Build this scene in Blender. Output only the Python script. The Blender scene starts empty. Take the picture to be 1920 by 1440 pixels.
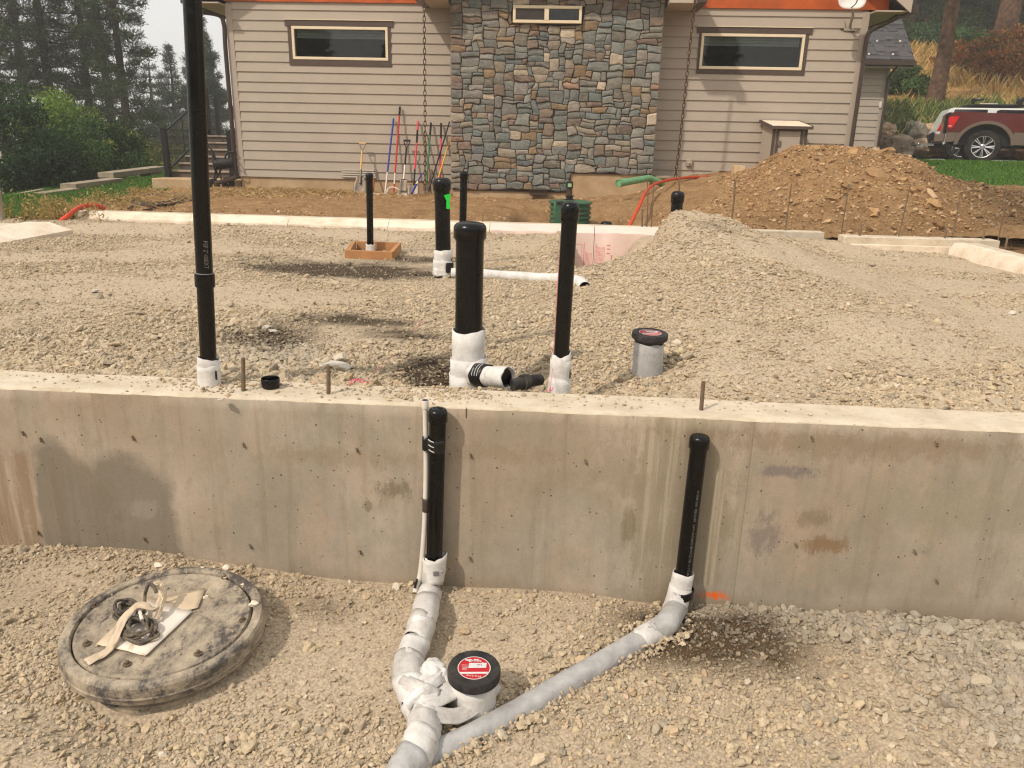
import bpy, bmesh, math, random
import numpy as np
from mathutils import Vector, Matrix, Euler, noise as mnoise

random.seed(7)
RNG = np.random.default_rng(7)
SC = bpy.context.scene
COL = SC.collection
R = math.radians

# ------------------------------------------------------------------ camera
CAM_H = 0.93                     # metres above the top of the front foundation wall (z = 0)
YAW, PITCH, ROLL = 3.45, 17.6, 1.3
cam = bpy.data.cameras.new('camera')
cam.sensor_width = 36.0
cam.lens = 36.0 * 1442 / 1920
cam.clip_start = 0.05
cam.clip_end = 6000
camo = bpy.data.objects.new('camera', cam)
COL.objects.link(camo)
CM = Matrix.Rotation(R(YAW), 4, 'Z') @ Matrix.Rotation(R(90 - PITCH), 4, 'X') @ Matrix.Rotation(R(ROLL), 4, 'Z')
camo.matrix_world = Matrix.Translation((0, 0, CAM_H)) @ CM
SC.camera = camo

# ------------------------------------------------------------------ sky, sun, exposure
SUN_EL, SUN_AZ = 46.5, 225.0     # sun stands behind the camera, to its left (azimuth from +Y towards +X)
w = bpy.data.worlds.new('World')
SC.world = w
w.use_nodes = True
nt = w.node_tree
nt.nodes.clear()
sky = nt.nodes.new('ShaderNodeTexSky')
sky.sky_type = 'NISHITA'
sky.sun_disc = False
sky.sun_elevation = R(SUN_EL)
sky.sun_rotation = R(SUN_AZ)
sky.dust_density = 6.0
sky.air_density = 1.0
sky.ozone_density = 1.0
haz = nt.nodes.new('ShaderNodeMixRGB')      # smoke in the air whitens the whole sky evenly
haz.blend_type = 'MIX'
haz.inputs[0].default_value = 0.8
haz.inputs[2].default_value = (9.6, 9.5, 9.3, 1)
bg = nt.nodes.new('ShaderNodeBackground')
bg.inputs['Strength'].default_value = 0.115
wo = nt.nodes.new('ShaderNodeOutputWorld')
nt.links.new(sky.outputs[0], haz.inputs[1])
nt.links.new(haz.outputs[0], bg.inputs['Color'])
nt.links.new(bg.outputs[0], wo.inputs['Surface'])

sl = bpy.data.lights.new('sun', 'SUN')
sl.energy = 3.1
sl.angle = R(1.5)
sl.color = (1.0, 0.895, 0.79)
so = bpy.data.objects.new('sun', sl)
COL.objects.link(so)
_a, _e = R(SUN_AZ), R(SUN_EL)
SUN_DIR = Vector((math.sin(_a) * math.cos(_e), math.cos(_a) * math.cos(_e), math.sin(_e)))
so.rotation_euler = SUN_DIR.to_track_quat('Z', 'Y').to_euler()
so.location = SUN_DIR * 60

SC.view_settings.view_transform = 'Standard'
SC.view_settings.look = 'None'
SC.view_settings.exposure = 0.0
SC.view_settings.gamma = 1.0
SC.view_settings.use_curve_mapping = False
SC.render.engine = 'CYCLES'
SC.cycles.max_bounces = 6
SC.cycles.diffuse_bounces = 3
SC.cycles.glossy_bounces = 3
SC.cycles.transmission_bounces = 4
SC.cycles.transparent_max_bounces = 8
SC.cycles.volume_bounces = 1
SC.cycles.caustics_reflective = False
SC.cycles.caustics_refractive = False
SC.cycles.use_denoising = True
SC.cycles.filter_width = 1.2

# ------------------------------------------------------------------ measuring helper: sight line of a photo pixel met with a real plane
_C = Vector((0, 0, CAM_H))
_M3 = CM.to_3x3()
def at(px, py, Y=None, Z=None, X=None):
    d = _M3 @ Vector(((px - 960) / 1442, -(py - 720) / 1442, -1))
    t = (Y / d.y) if Y is not None else ((Z - CAM_H) / d.z if Z is not None else X / d.x)
    return _C + d * t

# ------------------------------------------------------------------ numpy noise
def _hash(ix, iy, s):
    h = (ix.astype(np.int64) * 374761393 + iy.astype(np.int64) * 668265263 + s * 974711) & 0x7fffffff
    h = ((h ^ (h >> 13)) * 1274126177) & 0x7fffffff
    h = ((h ^ (h >> 16)) * 224682251) & 0x7fffffff
    return (h & 0xffffff) / float(0xffffff)
def vnoise(x, y, s=0):
    x = np.asarray(x, float); y = np.asarray(y, float)
    ix = np.floor(x); iy = np.floor(y)
    fx = x - ix; fy = y - iy
    fx = fx * fx * (3 - 2 * fx); fy = fy * fy * (3 - 2 * fy)
    a = _hash(ix, iy, s); b = _hash(ix + 1, iy, s); c = _hash(ix, iy + 1, s); d = _hash(ix + 1, iy + 1, s)
    return (a * (1 - fx) + b * fx) * (1 - fy) + (c * (1 - fx) + d * fx) * fy
def fbm(x, y, s=0, o=4, g=0.5):
    t = 0; a = 1; n = 0
    for i in range(o):
        t = t + a * vnoise(x * 2 ** i + 17.3 * i, y * 2 ** i - 9.1 * i, s + i); n += a; a *= g
    return t / n * 2 - 1
def sstep(a, b, x):
    t = np.clip((x - a) / (b - a), 0, 1); return t * t * (3 - 2 * t)
def gauss(x, y, cx, cy, sx, sy, ang=0):
    c, s = math.cos(ang), math.sin(ang)
    u = (x - cx) * c + (y - cy) * s; v = -(x - cx) * s + (y - cy) * c
    return np.exp(-0.5 * ((u / sx) ** 2 + (v / sy) ** 2))

# ------------------------------------------------------------------ materials
def S(r, g, b):
    f = lambda c: (c / 255 / 12.92) if c / 255 <= 0.04045 else ((c / 255 + 0.055) / 1.055) ** 2.4
    return (f(r), f(g), f(b))
def rgba(c): return (c[0], c[1], c[2], 1)

class Mat:
    def __init__(s, name, rough=0.7, spec=0.4, metal=0.0):
        s.m = bpy.data.materials.new(name); s.m.use_nodes = True
        s.t = s.m.node_tree; s.b = s.t.nodes['Principled BSDF']
        s.b.inputs['Roughness'].default_value = rough
        s.b.inputs['Specular IOR Level'].default_value = spec
        s.b.inputs['Metallic'].default_value = metal
        s.co = s.n('ShaderNodeTexCoord').outputs['Object']
        s.bh = None
    def n(s, t, **k):
        nd = s.t.nodes.new(t)
        for a, b in k.items(): setattr(nd, a, b)
        return nd
    def l(s, a, b): s.t.links.new(a, b)
    def vec(s, scale=(1, 1, 1), world=False, loc=(0, 0, 0)):
        mp = s.n('ShaderNodeMapping'); mp.inputs['Scale'].default_value = scale; mp.inputs['Location'].default_value = loc
        if world: s.l(s.n('ShaderNodeNewGeometry').outputs['Position'], mp.inputs[0])
        else: s.l(s.co, mp.inputs[0])
        return mp.outputs[0]
    def noise(s, scale, detail=4, rough=0.6, vec=None, dist=0.0):
        nd = s.n('ShaderNodeTexNoise'); nd.inputs['Scale'].default_value = scale
        nd.inputs['Detail'].default_value = detail; nd.inputs['Roughness'].default_value = rough; nd.inputs['Distortion'].default_value = dist
        s.l(vec if vec is not None else s.co, nd.inputs['Vector']); return nd.outputs[0]
    def voro(s, scale, vec=None, out='Distance', feature='F1'):
        nd = s.n('ShaderNodeTexVoronoi', feature=feature); nd.inputs['Scale'].default_value = scale
        s.l(vec if vec is not None else s.co, nd.inputs['Vector']); return nd.outputs[out]
    def ramp(s, fac, stops, interp='LINEAR'):
        nd = s.n('ShaderNodeValToRGB'); e = nd.color_ramp.elements; nd.color_ramp.interpolation = interp
        while len(e) < len(stops): e.new(0.5)
        for i, (p, c) in enumerate(stops):
            e[i].position = p; e[i].color = rgba(c) if not isinstance(c, (int, float)) else (c, c, c, 1)
        s.l(fac, nd.inputs[0]); return nd.outputs[0]
    def mix(s, fac, a, b, mode='MIX'):
        nd = s.n('ShaderNodeMixRGB', blend_type=mode)
        for i, v in ((0, fac), (1, a), (2, b)):
            if isinstance(v, (int, float)): nd.inputs[i].default_value = v if i == 0 else (v, v, v, 1)
            elif isinstance(v, tuple): nd.inputs[i].default_value = rgba(v)
            else: s.l(v, nd.inputs[i])
        return nd.outputs[0]
    def math(s, op, a, b=0.0, clamp=False):
        nd = s.n('ShaderNodeMath', operation=op); nd.use_clamp = clamp
        for i, v in ((0, a), (1, b)):
            if isinstance(v, (int, float)): nd.inputs[i].default_value = v
            else: s.l(v, nd.inputs[i])
        return nd.outputs[0]
    def attr(s, name, inst=False, out='Color'):
        nd = s.n('ShaderNodeAttribute', attribute_name=name, attribute_type='INSTANCER' if inst else 'GEOMETRY'); return nd.outputs[out]
    def col(s, c):
        if isinstance(c, tuple): s.b.inputs['Base Color'].default_value = rgba(c)
        else: s.l(c, s.b.inputs['Base Color'])
        return s
    def rough(s, f): s.l(f, s.b.inputs['Roughness']); return s
    def bump(s, h, strength=0.5, dist=0.01):
        nd = s.n('ShaderNodeBump'); nd.inputs['Strength'].default_value = strength; nd.inputs['Distance'].default_value = dist
        s.l(h, nd.inputs['Height'])
        if s.bh is not None: s.l(s.bh, nd.inputs['Normal'])
        s.bh = nd.outputs[0]; s.l(s.bh, s.b.inputs['Normal']); return s
    def blob(s, c, r, soft=0.4, vec=None, warp=0.0, wscale=6.0, square=False):
        """mask 1 inside an ellipsoid round c (object space), uneven edge"""
        mp = s.n('ShaderNodeMapping', vector_type='TEXTURE'); mp.inputs['Location'].default_value = c; mp.inputs['Scale'].default_value = r
        s.l(vec if vec is not None else s.co, mp.inputs[0])
        ln = s.n('ShaderNodeVectorMath', operation='LENGTH'); s.l(mp.outputs[0], ln.inputs[0])
        d = ln.outputs['Value']
        if square:
            sx = s.n('ShaderNodeSeparateXYZ'); s.l(mp.outputs[0], sx.inputs[0])
            q = s.math('ADD', s.math('POWER', s.math('ABSOLUTE', sx.outputs['X']), 4.0), s.math('POWER', s.math('ABSOLUTE', sx.outputs['Z']), 4.0)); d = s.math('POWER', q, 0.25)
        if warp: d = s.math('ADD', d, s.math('MULTIPLY', s.math('SUBTRACT', s.noise(wscale, 5), 0.5), warp))
        return s.math('MULTIPLY', s.math('SUBTRACT', 1.0, d), 1.0 / max(soft, 1e-3), clamp=True)

def plain(name, c, rough=0.6, spec=0.4, metal=0, var=0.12, scale=9.0, dirt=None, dirt_amt=0.45, bump=0.0, bscale=60.0, detail=5):
    m = Mat(name, rough, spec, metal)
    d = tuple(x * (1 - var * 1.6) for x in c); u = tuple(min(1, x * (1 + var)) for x in c)
    out = m.ramp(m.noise(scale, detail), [(0.3, d), (0.7, u)])
    if dirt:
        out = m.mix(m.ramp(m.noise(scale * 0.45, 7, 0.7), [(0.42, 0.0), (0.72, dirt_amt)]), out, dirt)
    m.col(out)
    m.rough(m.math('ADD', m.math('MULTIPLY', m.noise(scale * 2, 4), 0.2), rough - 0.1))
    if bump: m.bump(m.noise(bscale, 4), bump, 0.004)
    return m.m

DUST = S(196, 172, 138)

# ------------------------------------------------------------------ mesh helpers
W = {}                                            # world origin of every object made here
def bm_new(): return bmesh.new()
def box(bm, c, s, rz=0, rx=0, ry=0, bev=0):
    r = bmesh.ops.create_cube(bm, size=1)
    vs = r['verts']
    m = Matrix.Translation(c) @ Euler((rx, ry, rz)).to_matrix().to_4x4() @ Matrix.Diagonal((s[0], s[1], s[2], 1))
    bmesh.ops.transform(bm, matrix=m, verts=vs)
    if bev:
        es = list({e for v in vs for e in v.link_edges})
        bmesh.ops.bevel(bm, geom=es, offset=bev, segments=1, affect='EDGES')
    return bm
def box2(bm, a, b, bev=0):
    return box(bm, ((a[0] + b[0]) / 2, (a[1] + b[1]) / 2, (a[2] + b[2]) / 2), (abs(b[0] - a[0]), abs(b[1] - a[1]), abs(b[2] - a[2])), bev=bev)
def frames(pts):
    P = [Vector(p) for p in pts]; T = []
    for i in range(len(P)):
        t = P[min(i + 1, len(P) - 1)] - P[max(i - 1, 0)]
        T.append(t.normalized() if t.length > 1e-9 else Vector((0, 0, 1)))
    u = T[0].orthogonal().normalized(); out = []
    for i, t in enumerate(T):
        if i: u = (u - t * u.dot(t)); u = u.normalized() if u.length > 1e-6 else t.orthogonal().normalized()
        out.append((P[i], t, u, t.cross(u)))
    return out
def tube(bm, pts, rad, n=10, caps=True, flat=1.0, jit=0.0):
    fr = frames(pts); rings = []
    for i, (p, t, u, v) in enumerate(fr):
        r = rad[i] if isinstance(rad, (list, tuple)) else rad
        ring = []
        for k in range(n):
            a = 2 * math.pi * k / n
            rr = r * (1 + (random.uniform(-jit, jit) if jit else 0))
            ring.append(bm.verts.new(p + u * (math.cos(a) * rr) + v * (math.sin(a) * rr * flat)))
        rings.append(ring)
    for a, b in zip(rings, rings[1:]):
        for k in range(n):
            bm.faces.new((a[k], a[(k + 1) % n], b[(k + 1) % n], b[k]))
    if caps:
        bm.faces.new(rings[0][::-1]); bm.faces.new(rings[-1])
    return bm
def lathe(bm, prof, c=(0, 0, 0), n=32, axis=None, close=False):
    """prof: list of (radius, height)"""
    q = Vector((0, 0, 1)).rotation_difference(Vector(axis)).to_matrix() if axis is not None else Matrix.Identity(3)
    c = Vector(c); rings = []
    for r, h in prof:
        if r < 1e-6: rings.append([bm.verts.new(c + q @ Vector((0, 0, h)))])
        else: rings.append([bm.verts.new(c + q @ Vector((r * math.cos(2 * math.pi * k / n), r * math.sin(2 * math.pi * k / n), h))) for k in range(n)])
    for a, b in zip(rings, rings[1:]):
        for k in range(n):
            k2 = (k + 1) % n
            if len(a) == 1 and len(b) == 1: continue
            if len(a) == 1: bm.faces.new((a[0], b[k2], b[k]))
            elif len(b) == 1: bm.faces.new((a[k], a[k2], b[0]))
            else: bm.faces.new((a[k], a[k2], b[k2], b[k]))
    return bm
def prism(bm, poly, depth, mat4=None):
    """poly: 2-D outline (x, z) extruded along +y by depth"""
    f = [bm.verts.new((x, 0, z)) for x, z in poly]; b = [bm.verts.new((x, depth, z)) for x, z in poly]
    n = len(poly)
    bm.faces.new(f); bm.faces.new(b[::-1])
    for i in range(n): bm.faces.new((f[(i + 1) % n], f[i], b[i], b[(i + 1) % n]))
    if mat4 is not None: bmesh.ops.transform(bm, matrix=mat4, verts=f + b)
    return bm
def bez(pts, n=8):
    """smooth path through points (Catmull-Rom)"""
    P = [Vector(p) for p in pts]; P = [P[0] * 2 - P[1]] + P + [P[-1] * 2 - P[-2]]; out = []
    for i in range(1, len(P) - 2):
        a, b, c, d = P[i - 1:i + 3]
        for k in range(n):
            t = k / n
            out.append(0.5 * ((2 * b) + (c - a) * t + (2 * a - 5 * b + 4 * c - d) * t * t + (3 * b - a - 3 * c + d) * t ** 3))
    out.append(P[-2]); return out

def link(name, me, parent, origin):
    o = bpy.data.objects.new(name, me); COL.objects.link(o)
    o.parent = parent
    o.location = Vector(origin) - (W[parent.name] if parent is not None else Vector((0, 0, 0)))
    W[o.name] = Vector(origin)
    return o
def put(name, bm, mat, parent=None, origin=None, smooth=38, label=None, col=None):
    me = bpy.data.meshes.new(name)
    bmesh.ops.recalc_face_normals(bm, faces=bm.faces)
    if origin is None:
        if parent is not None: origin = W[parent.name]
        else:
            xs = [v.co for v in bm.verts]
            lo = [min(v[i] for v in xs) for i in range(3)]; hi = [max(v[i] for v in xs) for i in range(3)]
            origin = Vector(((lo[0] + hi[0]) / 2, (lo[1] + hi[1]) / 2, lo[2]))
    origin = Vector(origin)
    bmesh.ops.translate(bm, vec=-origin, verts=bm.verts)
    if smooth:
        lim = R(smooth)
        for f in bm.faces: f.smooth = True
        for e in bm.edges:
            if len(e.link_faces) == 2 and e.calc_face_angle(0) > lim: e.smooth = False
    bm.to_mesh(me); bm.free()
    for m in (mat if isinstance(mat, (list, tuple)) else [mat]): me.materials.append(m)
    if col is not None:
        a = me.color_attributes.new('tint', 'FLOAT_COLOR', 'POINT')
        a.data.foreach_set('color', np.tile(np.array([*col, 1.0], np.float32), len(me.vertices)))
    o = link(name, me, parent, origin)
    if label: o['label'] = label
    return o
def tag(o, label=None, cat=None, group=None, kind=None):
    if label: o['label'] = label
    if cat: o['category'] = cat
    if group: o['group'] = group
    if kind: o['kind'] = kind
    return o
def thing(name, label, cat, loc, group=None):
    o = link(name, None, None, loc); o.empty_display_size = 0.1
    return tag(o, label, cat, group)
def single(name, bm, mat, label, cat, group=None, **k):
    return tag(put(name, bm, mat, **k), label, cat, group)
def npmesh(name, V, F, mat, cols=None, parent=None, smooth=True, origin=(0, 0, 0)):
    V = np.asarray(V, np.float32) - np.array(origin, np.float32); F = np.asarray(F, np.int32); k = F.shape[1]
    me = bpy.data.meshes.new(name)
    me.vertices.add(len(V)); me.vertices.foreach_set('co', V.ravel())
    me.loops.add(F.size); me.loops.foreach_set('vertex_index', F.ravel())
    me.polygons.add(len(F)); me.polygons.foreach_set('loop_start', np.arange(0, F.size, k, dtype=np.int32))
    me.polygons.foreach_set('use_smooth', np.full(len(F), smooth))
    me.update(calc_edges=True)
    if cols is not None:
        a = me.color_attributes.new('tint', 'FLOAT_COLOR', 'POINT')
        c = np.ones((len(V), 4), np.float32); c[:, :3] = cols; a.data.foreach_set('color', c.ravel())
    for m in (mat if isinstance(mat, (list, tuple)) else [mat]): me.materials.append(m)
    return link(name, me, parent, origin)
def grid(xs, ys):
    X, Y = np.meshgrid(xs, ys); nx, ny = len(xs), len(ys)
    i = np.arange(nx * ny).reshape(ny, nx)
    F = np.stack([i[:-1, :-1], i[:-1, 1:], i[1:, 1:], i[1:, :-1]], -1).reshape(-1, 4)
    return X.ravel(), Y.ravel(), F
def text_mesh(body, size, align='LEFT'):
    cu = bpy.data.curves.new('lettering', 'FONT'); cu.body = body; cu.size = size; cu.align_x = align; cu.resolution_u = 2
    o = bpy.data.objects.new('lettering', cu); COL.objects.link(o)
    dg = bpy.context.evaluated_depsgraph_get(); me = bpy.data.meshes.new_from_object(o.evaluated_get(dg))
    bpy.data.objects.remove(o); bpy.data.curves.remove(cu)
    bm = bmesh.new(); bm.from_mesh(me); bpy.data.meshes.remove(me)
    return bm
def text_on_pipe(body, size, p, axis, radius, front, sx=1.0):
    """lettering wrapped on a round pipe: runs along axis from p, centred on direction front"""
    bm = text_mesh(body, size)
    bmesh.ops.triangulate(bm, faces=bm.faces)
    axis = Vector(axis).normalized(); f = Vector(front); f = (f - axis * f.dot(axis)).normalized()
    side = f.cross(axis)
    for v in bm.verts:
        a = (v.co.y - size * 0.35) / radius
        v.co = Vector(p) + axis * (v.co.x * sx) + (f * math.cos(a) + side * math.sin(a)) * (radius + 0.0012)
    return bm

# ------------------------------------------------------------------ scatter of real stones (geometry nodes, instanced)
def scatter(name, P, scl, rot, tint, mat, nvar=6, amt=0.5, seed=0, parent=None, sub=2):
    n = len(P)
    me = bpy.data.meshes.new(name); me.vertices.add(n); me.vertices.foreach_set('co', np.asarray(P, np.float32).ravel())
    for nm, d in (('scl', scl), ('rot', rot)):
        a = me.attributes.new(nm, 'FLOAT_VECTOR', 'POINT'); a.data.foreach_set('vector', np.asarray(d, np.float32).ravel())
    a = me.attributes.new('vi', 'INT', 'POINT'); a.data.foreach_set('value', RNG.integers(0, nvar, n).astype(np.int32))
    a = me.attributes.new('tint', 'FLOAT_COLOR', 'POINT'); c = np.ones((n, 4), np.float32); c[:, :3] = tint; a.data.foreach_set('color', c.ravel())
    me.materials.append(mat)
    o = link(name, me, parent, (0, 0, 0))
    g = bpy.data.node_groups.new(name, 'GeometryNodeTree')
    g.interface.new_socket('Geometry', in_out='INPUT', socket_type='NodeSocketGeometry')
    g.interface.new_socket('Geometry', in_out='OUTPUT', socket_type='NodeSocketGeometry')
    N, L = g.nodes, g.links
    gi = N.new('NodeGroupInput'); go = N.new('NodeGroupOutput')
    inst = N.new('GeometryNodeInstanceOnPoints'); inst.inputs['Pick Instance'].default_value = True
    gti = N.new('GeometryNodeGeometryToInstance')
    for k in range(nvar):
        ico = N.new('GeometryNodeMeshIcoSphere'); ico.inputs['Radius'].default_value = 0.5; ico.inputs['Subdivisions'].default_value = sub
        nz = N.new('ShaderNodeTexNoise'); nz.noise_dimensions = '4D'; nz.inputs['W'].default_value = seed + k * 7.7
        nz.inputs['Scale'].default_value = 1.9; nz.inputs['Detail'].default_value = 2.0
        sub_ = N.new('ShaderNodeVectorMath'); sub_.operation = 'SUBTRACT'; sub_.inputs[1].default_value = (0.5, 0.5, 0.5)
        mu = N.new('ShaderNodeVectorMath'); mu.operation = 'SCALE'; mu.inputs['Scale'].default_value = amt * 2
        sp = N.new('GeometryNodeSetPosition')
        sm = N.new('GeometryNodeSetMaterial'); sm.inputs['Material'].default_value = mat
        L.new(ico.outputs['Mesh'], sp.inputs['Geometry']); L.new(nz.outputs['Color'], sub_.inputs[0]); L.new(sub_.outputs[0], mu.inputs[0])
        L.new(mu.outputs[0], sp.inputs['Offset'])
        L.new(sp.outputs[0], sm.inputs['Geometry']); L.new(sm.outputs[0], gti.inputs[0])
    def na(nm, t):
        q = N.new('GeometryNodeInputNamedAttribute'); q.data_type = t; q.inputs['Name'].default_value = nm; return q.outputs[0]
    L.new(gi.outputs[0], inst.inputs['Points']); L.new(gti.outputs[0], inst.inputs['Instance'])
    L.new(na('vi', 'INT'), inst.inputs['Instance Index']); L.new(na('rot', 'FLOAT_VECTOR'), inst.inputs['Rotation']); L.new(na('scl', 'FLOAT_VECTOR'), inst.inputs['Scale'])
    L.new(inst.outputs[0], go.inputs[0])
    md = o.modifiers.new('stones', 'NODES'); md.node_group = g
    o['kind'] = 'stuff'
    return o

# ================================================================== MATERIALS
def ground_mat(name, dark, mid, light, stone=False):
    m = Mat(name, 0.95, 0.15)
    v = m.vec(world=True)
    base = m.ramp(m.noise(26, 8, 0.72, v), [(0.3, dark), (0.5, mid), (0.72, light)])
    base = m.mix(m.ramp(m.noise(1.7, 5, 0.6, v), [(0.35, 0.0), (0.7, 0.45)]), base, light)
    speck = m.ramp(m.voro(95, v), [(0.10, light), (0.42, mid), (0.75, dark)])
    base = m.mix(0.5, base, speck)
    base = m.mix(1.0, base, m.attr('tint'), 'MULTIPLY')
    m.col(base)
    m.bump(m.voro(95, v), -0.55, 0.008); m.bump(m.noise(60, 6, 0.7, v), 0.6, 0.012)
    return m.m
M_FINES = ground_mat('gravel fines', S(136, 122, 101), S(182, 164, 139), S(208, 190, 163))
def stone_mat(name, amt=0.28):
    m = Mat(name, 0.9, 0.2)
    c = m.attr('tint', inst=True)
    nz = m.noise(2.6, 5, 0.7)
    c2 = m.mix(m.ramp(nz, [(0.35, 0.0), (0.7, amt)]), c, DUST)
    c2 = m.mix(m.ramp(m.noise(7, 4), [(0.3, 0.35), (0.6, 0.0)]), c2, m.mix(1.0, c2, (0.55, 0.53, 0.5), 'MULTIPLY'))
    m.col(c2); m.bump(m.noise(9, 4, 0.7), 0.35, 0.05)
    return m.m
M_STONE = stone_mat('crushed stone')
M_CLOD = stone_mat('dirt clod', 0.05)
PAL = np.array([S(206, 187, 152), S(190, 172, 140), S(172, 160, 138), S(164, 154, 136), S(216, 200, 170), S(146, 138, 124), S(198, 168, 130), S(128, 120, 106), S(208, 182, 156), S(228, 218, 198)])
PALW = np.array([.2, .2, .15, .11, .1, .07, .06, .04, .04, .03]); PALW /= PALW.sum()
def stone_tint(n, grey=None):
    c = PAL[RNG.choice(len(PAL), n, p=PALW)] * RNG.uniform(0.86, 1.10, (n, 1)); b = np.array(S(200, 181, 152)); k = RNG.uniform(0.15, 0.8, (n, 1)); c = c * (1 - k) + b * k * RNG.uniform(.9, 1.06, (n, 1))
    if grey is not None:
        g = np.array(S(158, 154, 144)) * RNG.uniform(0.6, 1.25, (n, 1)); c = c * (1 - grey[:, None]) + g * grey[:, None]
    return c
def stone_shape(d):
    n = len(d)
    scl = np.stack([d * RNG.uniform(0.85, 1.45, n), d * RNG.uniform(0.7, 1.1, n), d * RNG.uniform(0.35, 0.75, n)], 1)
    rot = np.stack([RNG.normal(0, 0.45, n), RNG.normal(0, 0.45, n), RNG.uniform(0, 6.28, n)], 1)
    return scl, rot

YW = 2.62                                         # front face of the foundation wall
YB = 2.835                                        # its back face
def stain(m, px, py, rx, rz, soft=0.5, warp=0.5, ws=9, sq=False):
    p = at(px, py, Y=YW)
    k = m.blob((p.x, p.y, p.z), (rx, 0.5, rz), soft, vec=m.vec(world=True), warp=warp, wscale=ws, square=sq)
    if sq: return k
    g = m.noise(1.0, 8, 0.72, m.vec((13, 13, 9), True, (px * .01, 0, 0)), 0.3)          # broken, brushed edges
    h = m.noise(1.0, 4, 0.7, m.vec((120, 120, 45), True, (0, 0, px * .01)))
    q = m.math('ADD', m.math('MULTIPLY', k, 1.0), m.math('ADD', m.math('MULTIPLY', m.math('SUBTRACT', g, 0.5), 3.2), m.math('MULTIPLY', m.math('SUBTRACT', h, 0.5), 1.1)))
    return m.math('MULTIPLY', m.math('MULTIPLY', m.math('SUBTRACT', q, 0.32), 2.2, clamp=True), m.math('MULTIPLY', k, 4.0, clamp=True))
def concrete_face():
    m = Mat('form cast concrete', 0.82, 0.25)
    v = m.vec(world=True)
    c = m.ramp(m.noise(2.2, 6, 0.62, v), [(0.28, S(145, 134, 116)), (0.5, S(165, 153, 136)), (0.72, S(183, 170, 152))])
    c = m.mix(m.ramp(m.noise(1.1, 3, 0.5, m.vec((1, 1, 1), True, (7, 0, 3))), [(0.45, 0.0), (0.75, 0.4)]), c, S(176, 146, 112))
    c = m.mix(m.ramp(m.noise(7, 7, 0.68, m.vec((1, 1, .55), True, (5, 2, 1))), [(0.50, 0.0), (0.62, 0.5)]), c, S(146, 139, 120))
    c = m.mix(m.ramp(m.noise(5, 7, 0.7, m.vec((1, 1, .7), True, (1, 8, 4))), [(0.52, 0.0), (0.66, 0.5)]), c, S(178, 156, 132))
    c = m.mix(m.ramp(m.noise(26, 5, 0.7, m.vec((1, 1, .5), True, (1, 8, 4))), [(0.56, 0.0), (0.7, 0.4)]), c, S(138, 122, 102))
    st = m.noise(1.0, 6, 0.65, m.vec((16, 16, 1.0), True), 0.4)
    c = m.mix(m.ramp(st, [(0.5, 0.0), (0.68, 0.42)]), c, S(124, 112, 92))
    st2 = m.noise(1.0, 5, 0.6, m.vec((30, 30, 0.7), True, (3, 0, 0)), 0.6)
    zone = stain(m, 1275, 960, 0.26, 0.6, 0.5, 0.3, 3)
    c = m.mix(m.math('MULTIPLY', zone, 0.6), c, S(138, 126, 102))
    c = m.mix(m.math('MULTIPLY', m.ramp(st2, [(0.5, 0.0), (0.6, 1.0)]), m.math('MULTIPLY', zone, 0.5)), c, S(188, 174, 150))
    zone2 = stain(m, 60, 950, 0.45, 0.3, 0.4, 0.5, 5)
    c = m.mix(m.math('MULTIPLY', m.ramp(st, [(0.4, 0.0), (0.52, 0.6)]), zone2), c, S(132, 106, 78))
    wet = m.math('MAXIMUM', stain(m, 145, 1010, 0.15, 0.41, 0.13, 0.75, 4.0, True), stain(m, 262, 1035, 0.20, 0.44, 0.15, 0.8, 3.6, True))
    c = m.mix(m.math('MULTIPLY', wet, 0.78), c, S(118, 110, 95))
    pale = stain(m, 275, 955, 0.10, 0.06, 0.7, 0.5, 9)
    c = m.mix(m.math('MULTIPLY', pale, 0.3), c, S(170, 160, 145))
    for px, py, rx, rz, col, a in ((738, 922, 0.11, 0.055, S(112, 100, 78), 0.7), (690, 945, 0.03, 0.035, S(110, 96, 74), 0.6), (1555, 1022, 0.11, 0.05, S(128, 100, 66), 0.75),
                                   (1470, 885, 0.16, 0.03, S(118, 108, 104), 0.7), (1435, 1000, 0.07, 0.12, S(116, 107, 102), 0.6), (1530, 975, 0.12, 0.05, S(122, 108, 84), 0.55),
                                   (1180, 985, 0.03, 0.10, S(120, 106, 82), 0.6), (1600, 835, 0.75, 0.07, S(136, 117, 92), 0.55), (940, 850, 0.25, 0.05, S(142, 125, 100), 0.5), (640, 860, 0.4, 0.05, S(142, 124, 98), 0.45),
                                   (1790, 950, 0.4, 0.12, S(148, 140, 116), 0.5), (1150, 880, 0.14, 0.18, S(140, 126, 100), 0.4)):
        c = m.mix(m.math('MULTIPLY', stain(m, px, py, rx * 1.25, rz * 1.25, 0.9, 0.5, 7), a), c, col)
    sx_ = m.n('ShaderNodeSeparateXYZ'); m.l(m.vec(world=True), sx_.inputs[0])
    for pxs in (1395, 0.5):
        x_ = at(pxs, 960, Y=YW).x
        dd = m.math('ABSOLUTE', m.math('SUBTRACT', m.math('ADD', sx_.outputs['X'], m.math('MULTIPLY', m.math('SUBTRACT', m.noise(3, 3, .5, v), .5), .012)), x_))
        c = m.mix(m.math('MULTIPLY', m.math('SUBTRACT', 1.0, m.math('MULTIPLY', dd, 260.0), clamp=True), .55), c, S(120, 104, 80))
    # splash line and damp foot of the wall
    low = m.n('ShaderNodeSeparateXYZ'); m.l(v, low.inputs[0])
    hz = m.math('ADD', low.outputs['Z'], m.math('MULTIPLY', m.noise(2.4, 4, 0.5, v), 0.12))
    foot = m.math('MULTIPLY', m.math('SUBTRACT', -0.635, hz), 14.0, clamp=True)
    c = m.mix(m.math('MULTIPLY', foot, 0.45), c, S(128, 110, 84))
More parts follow.
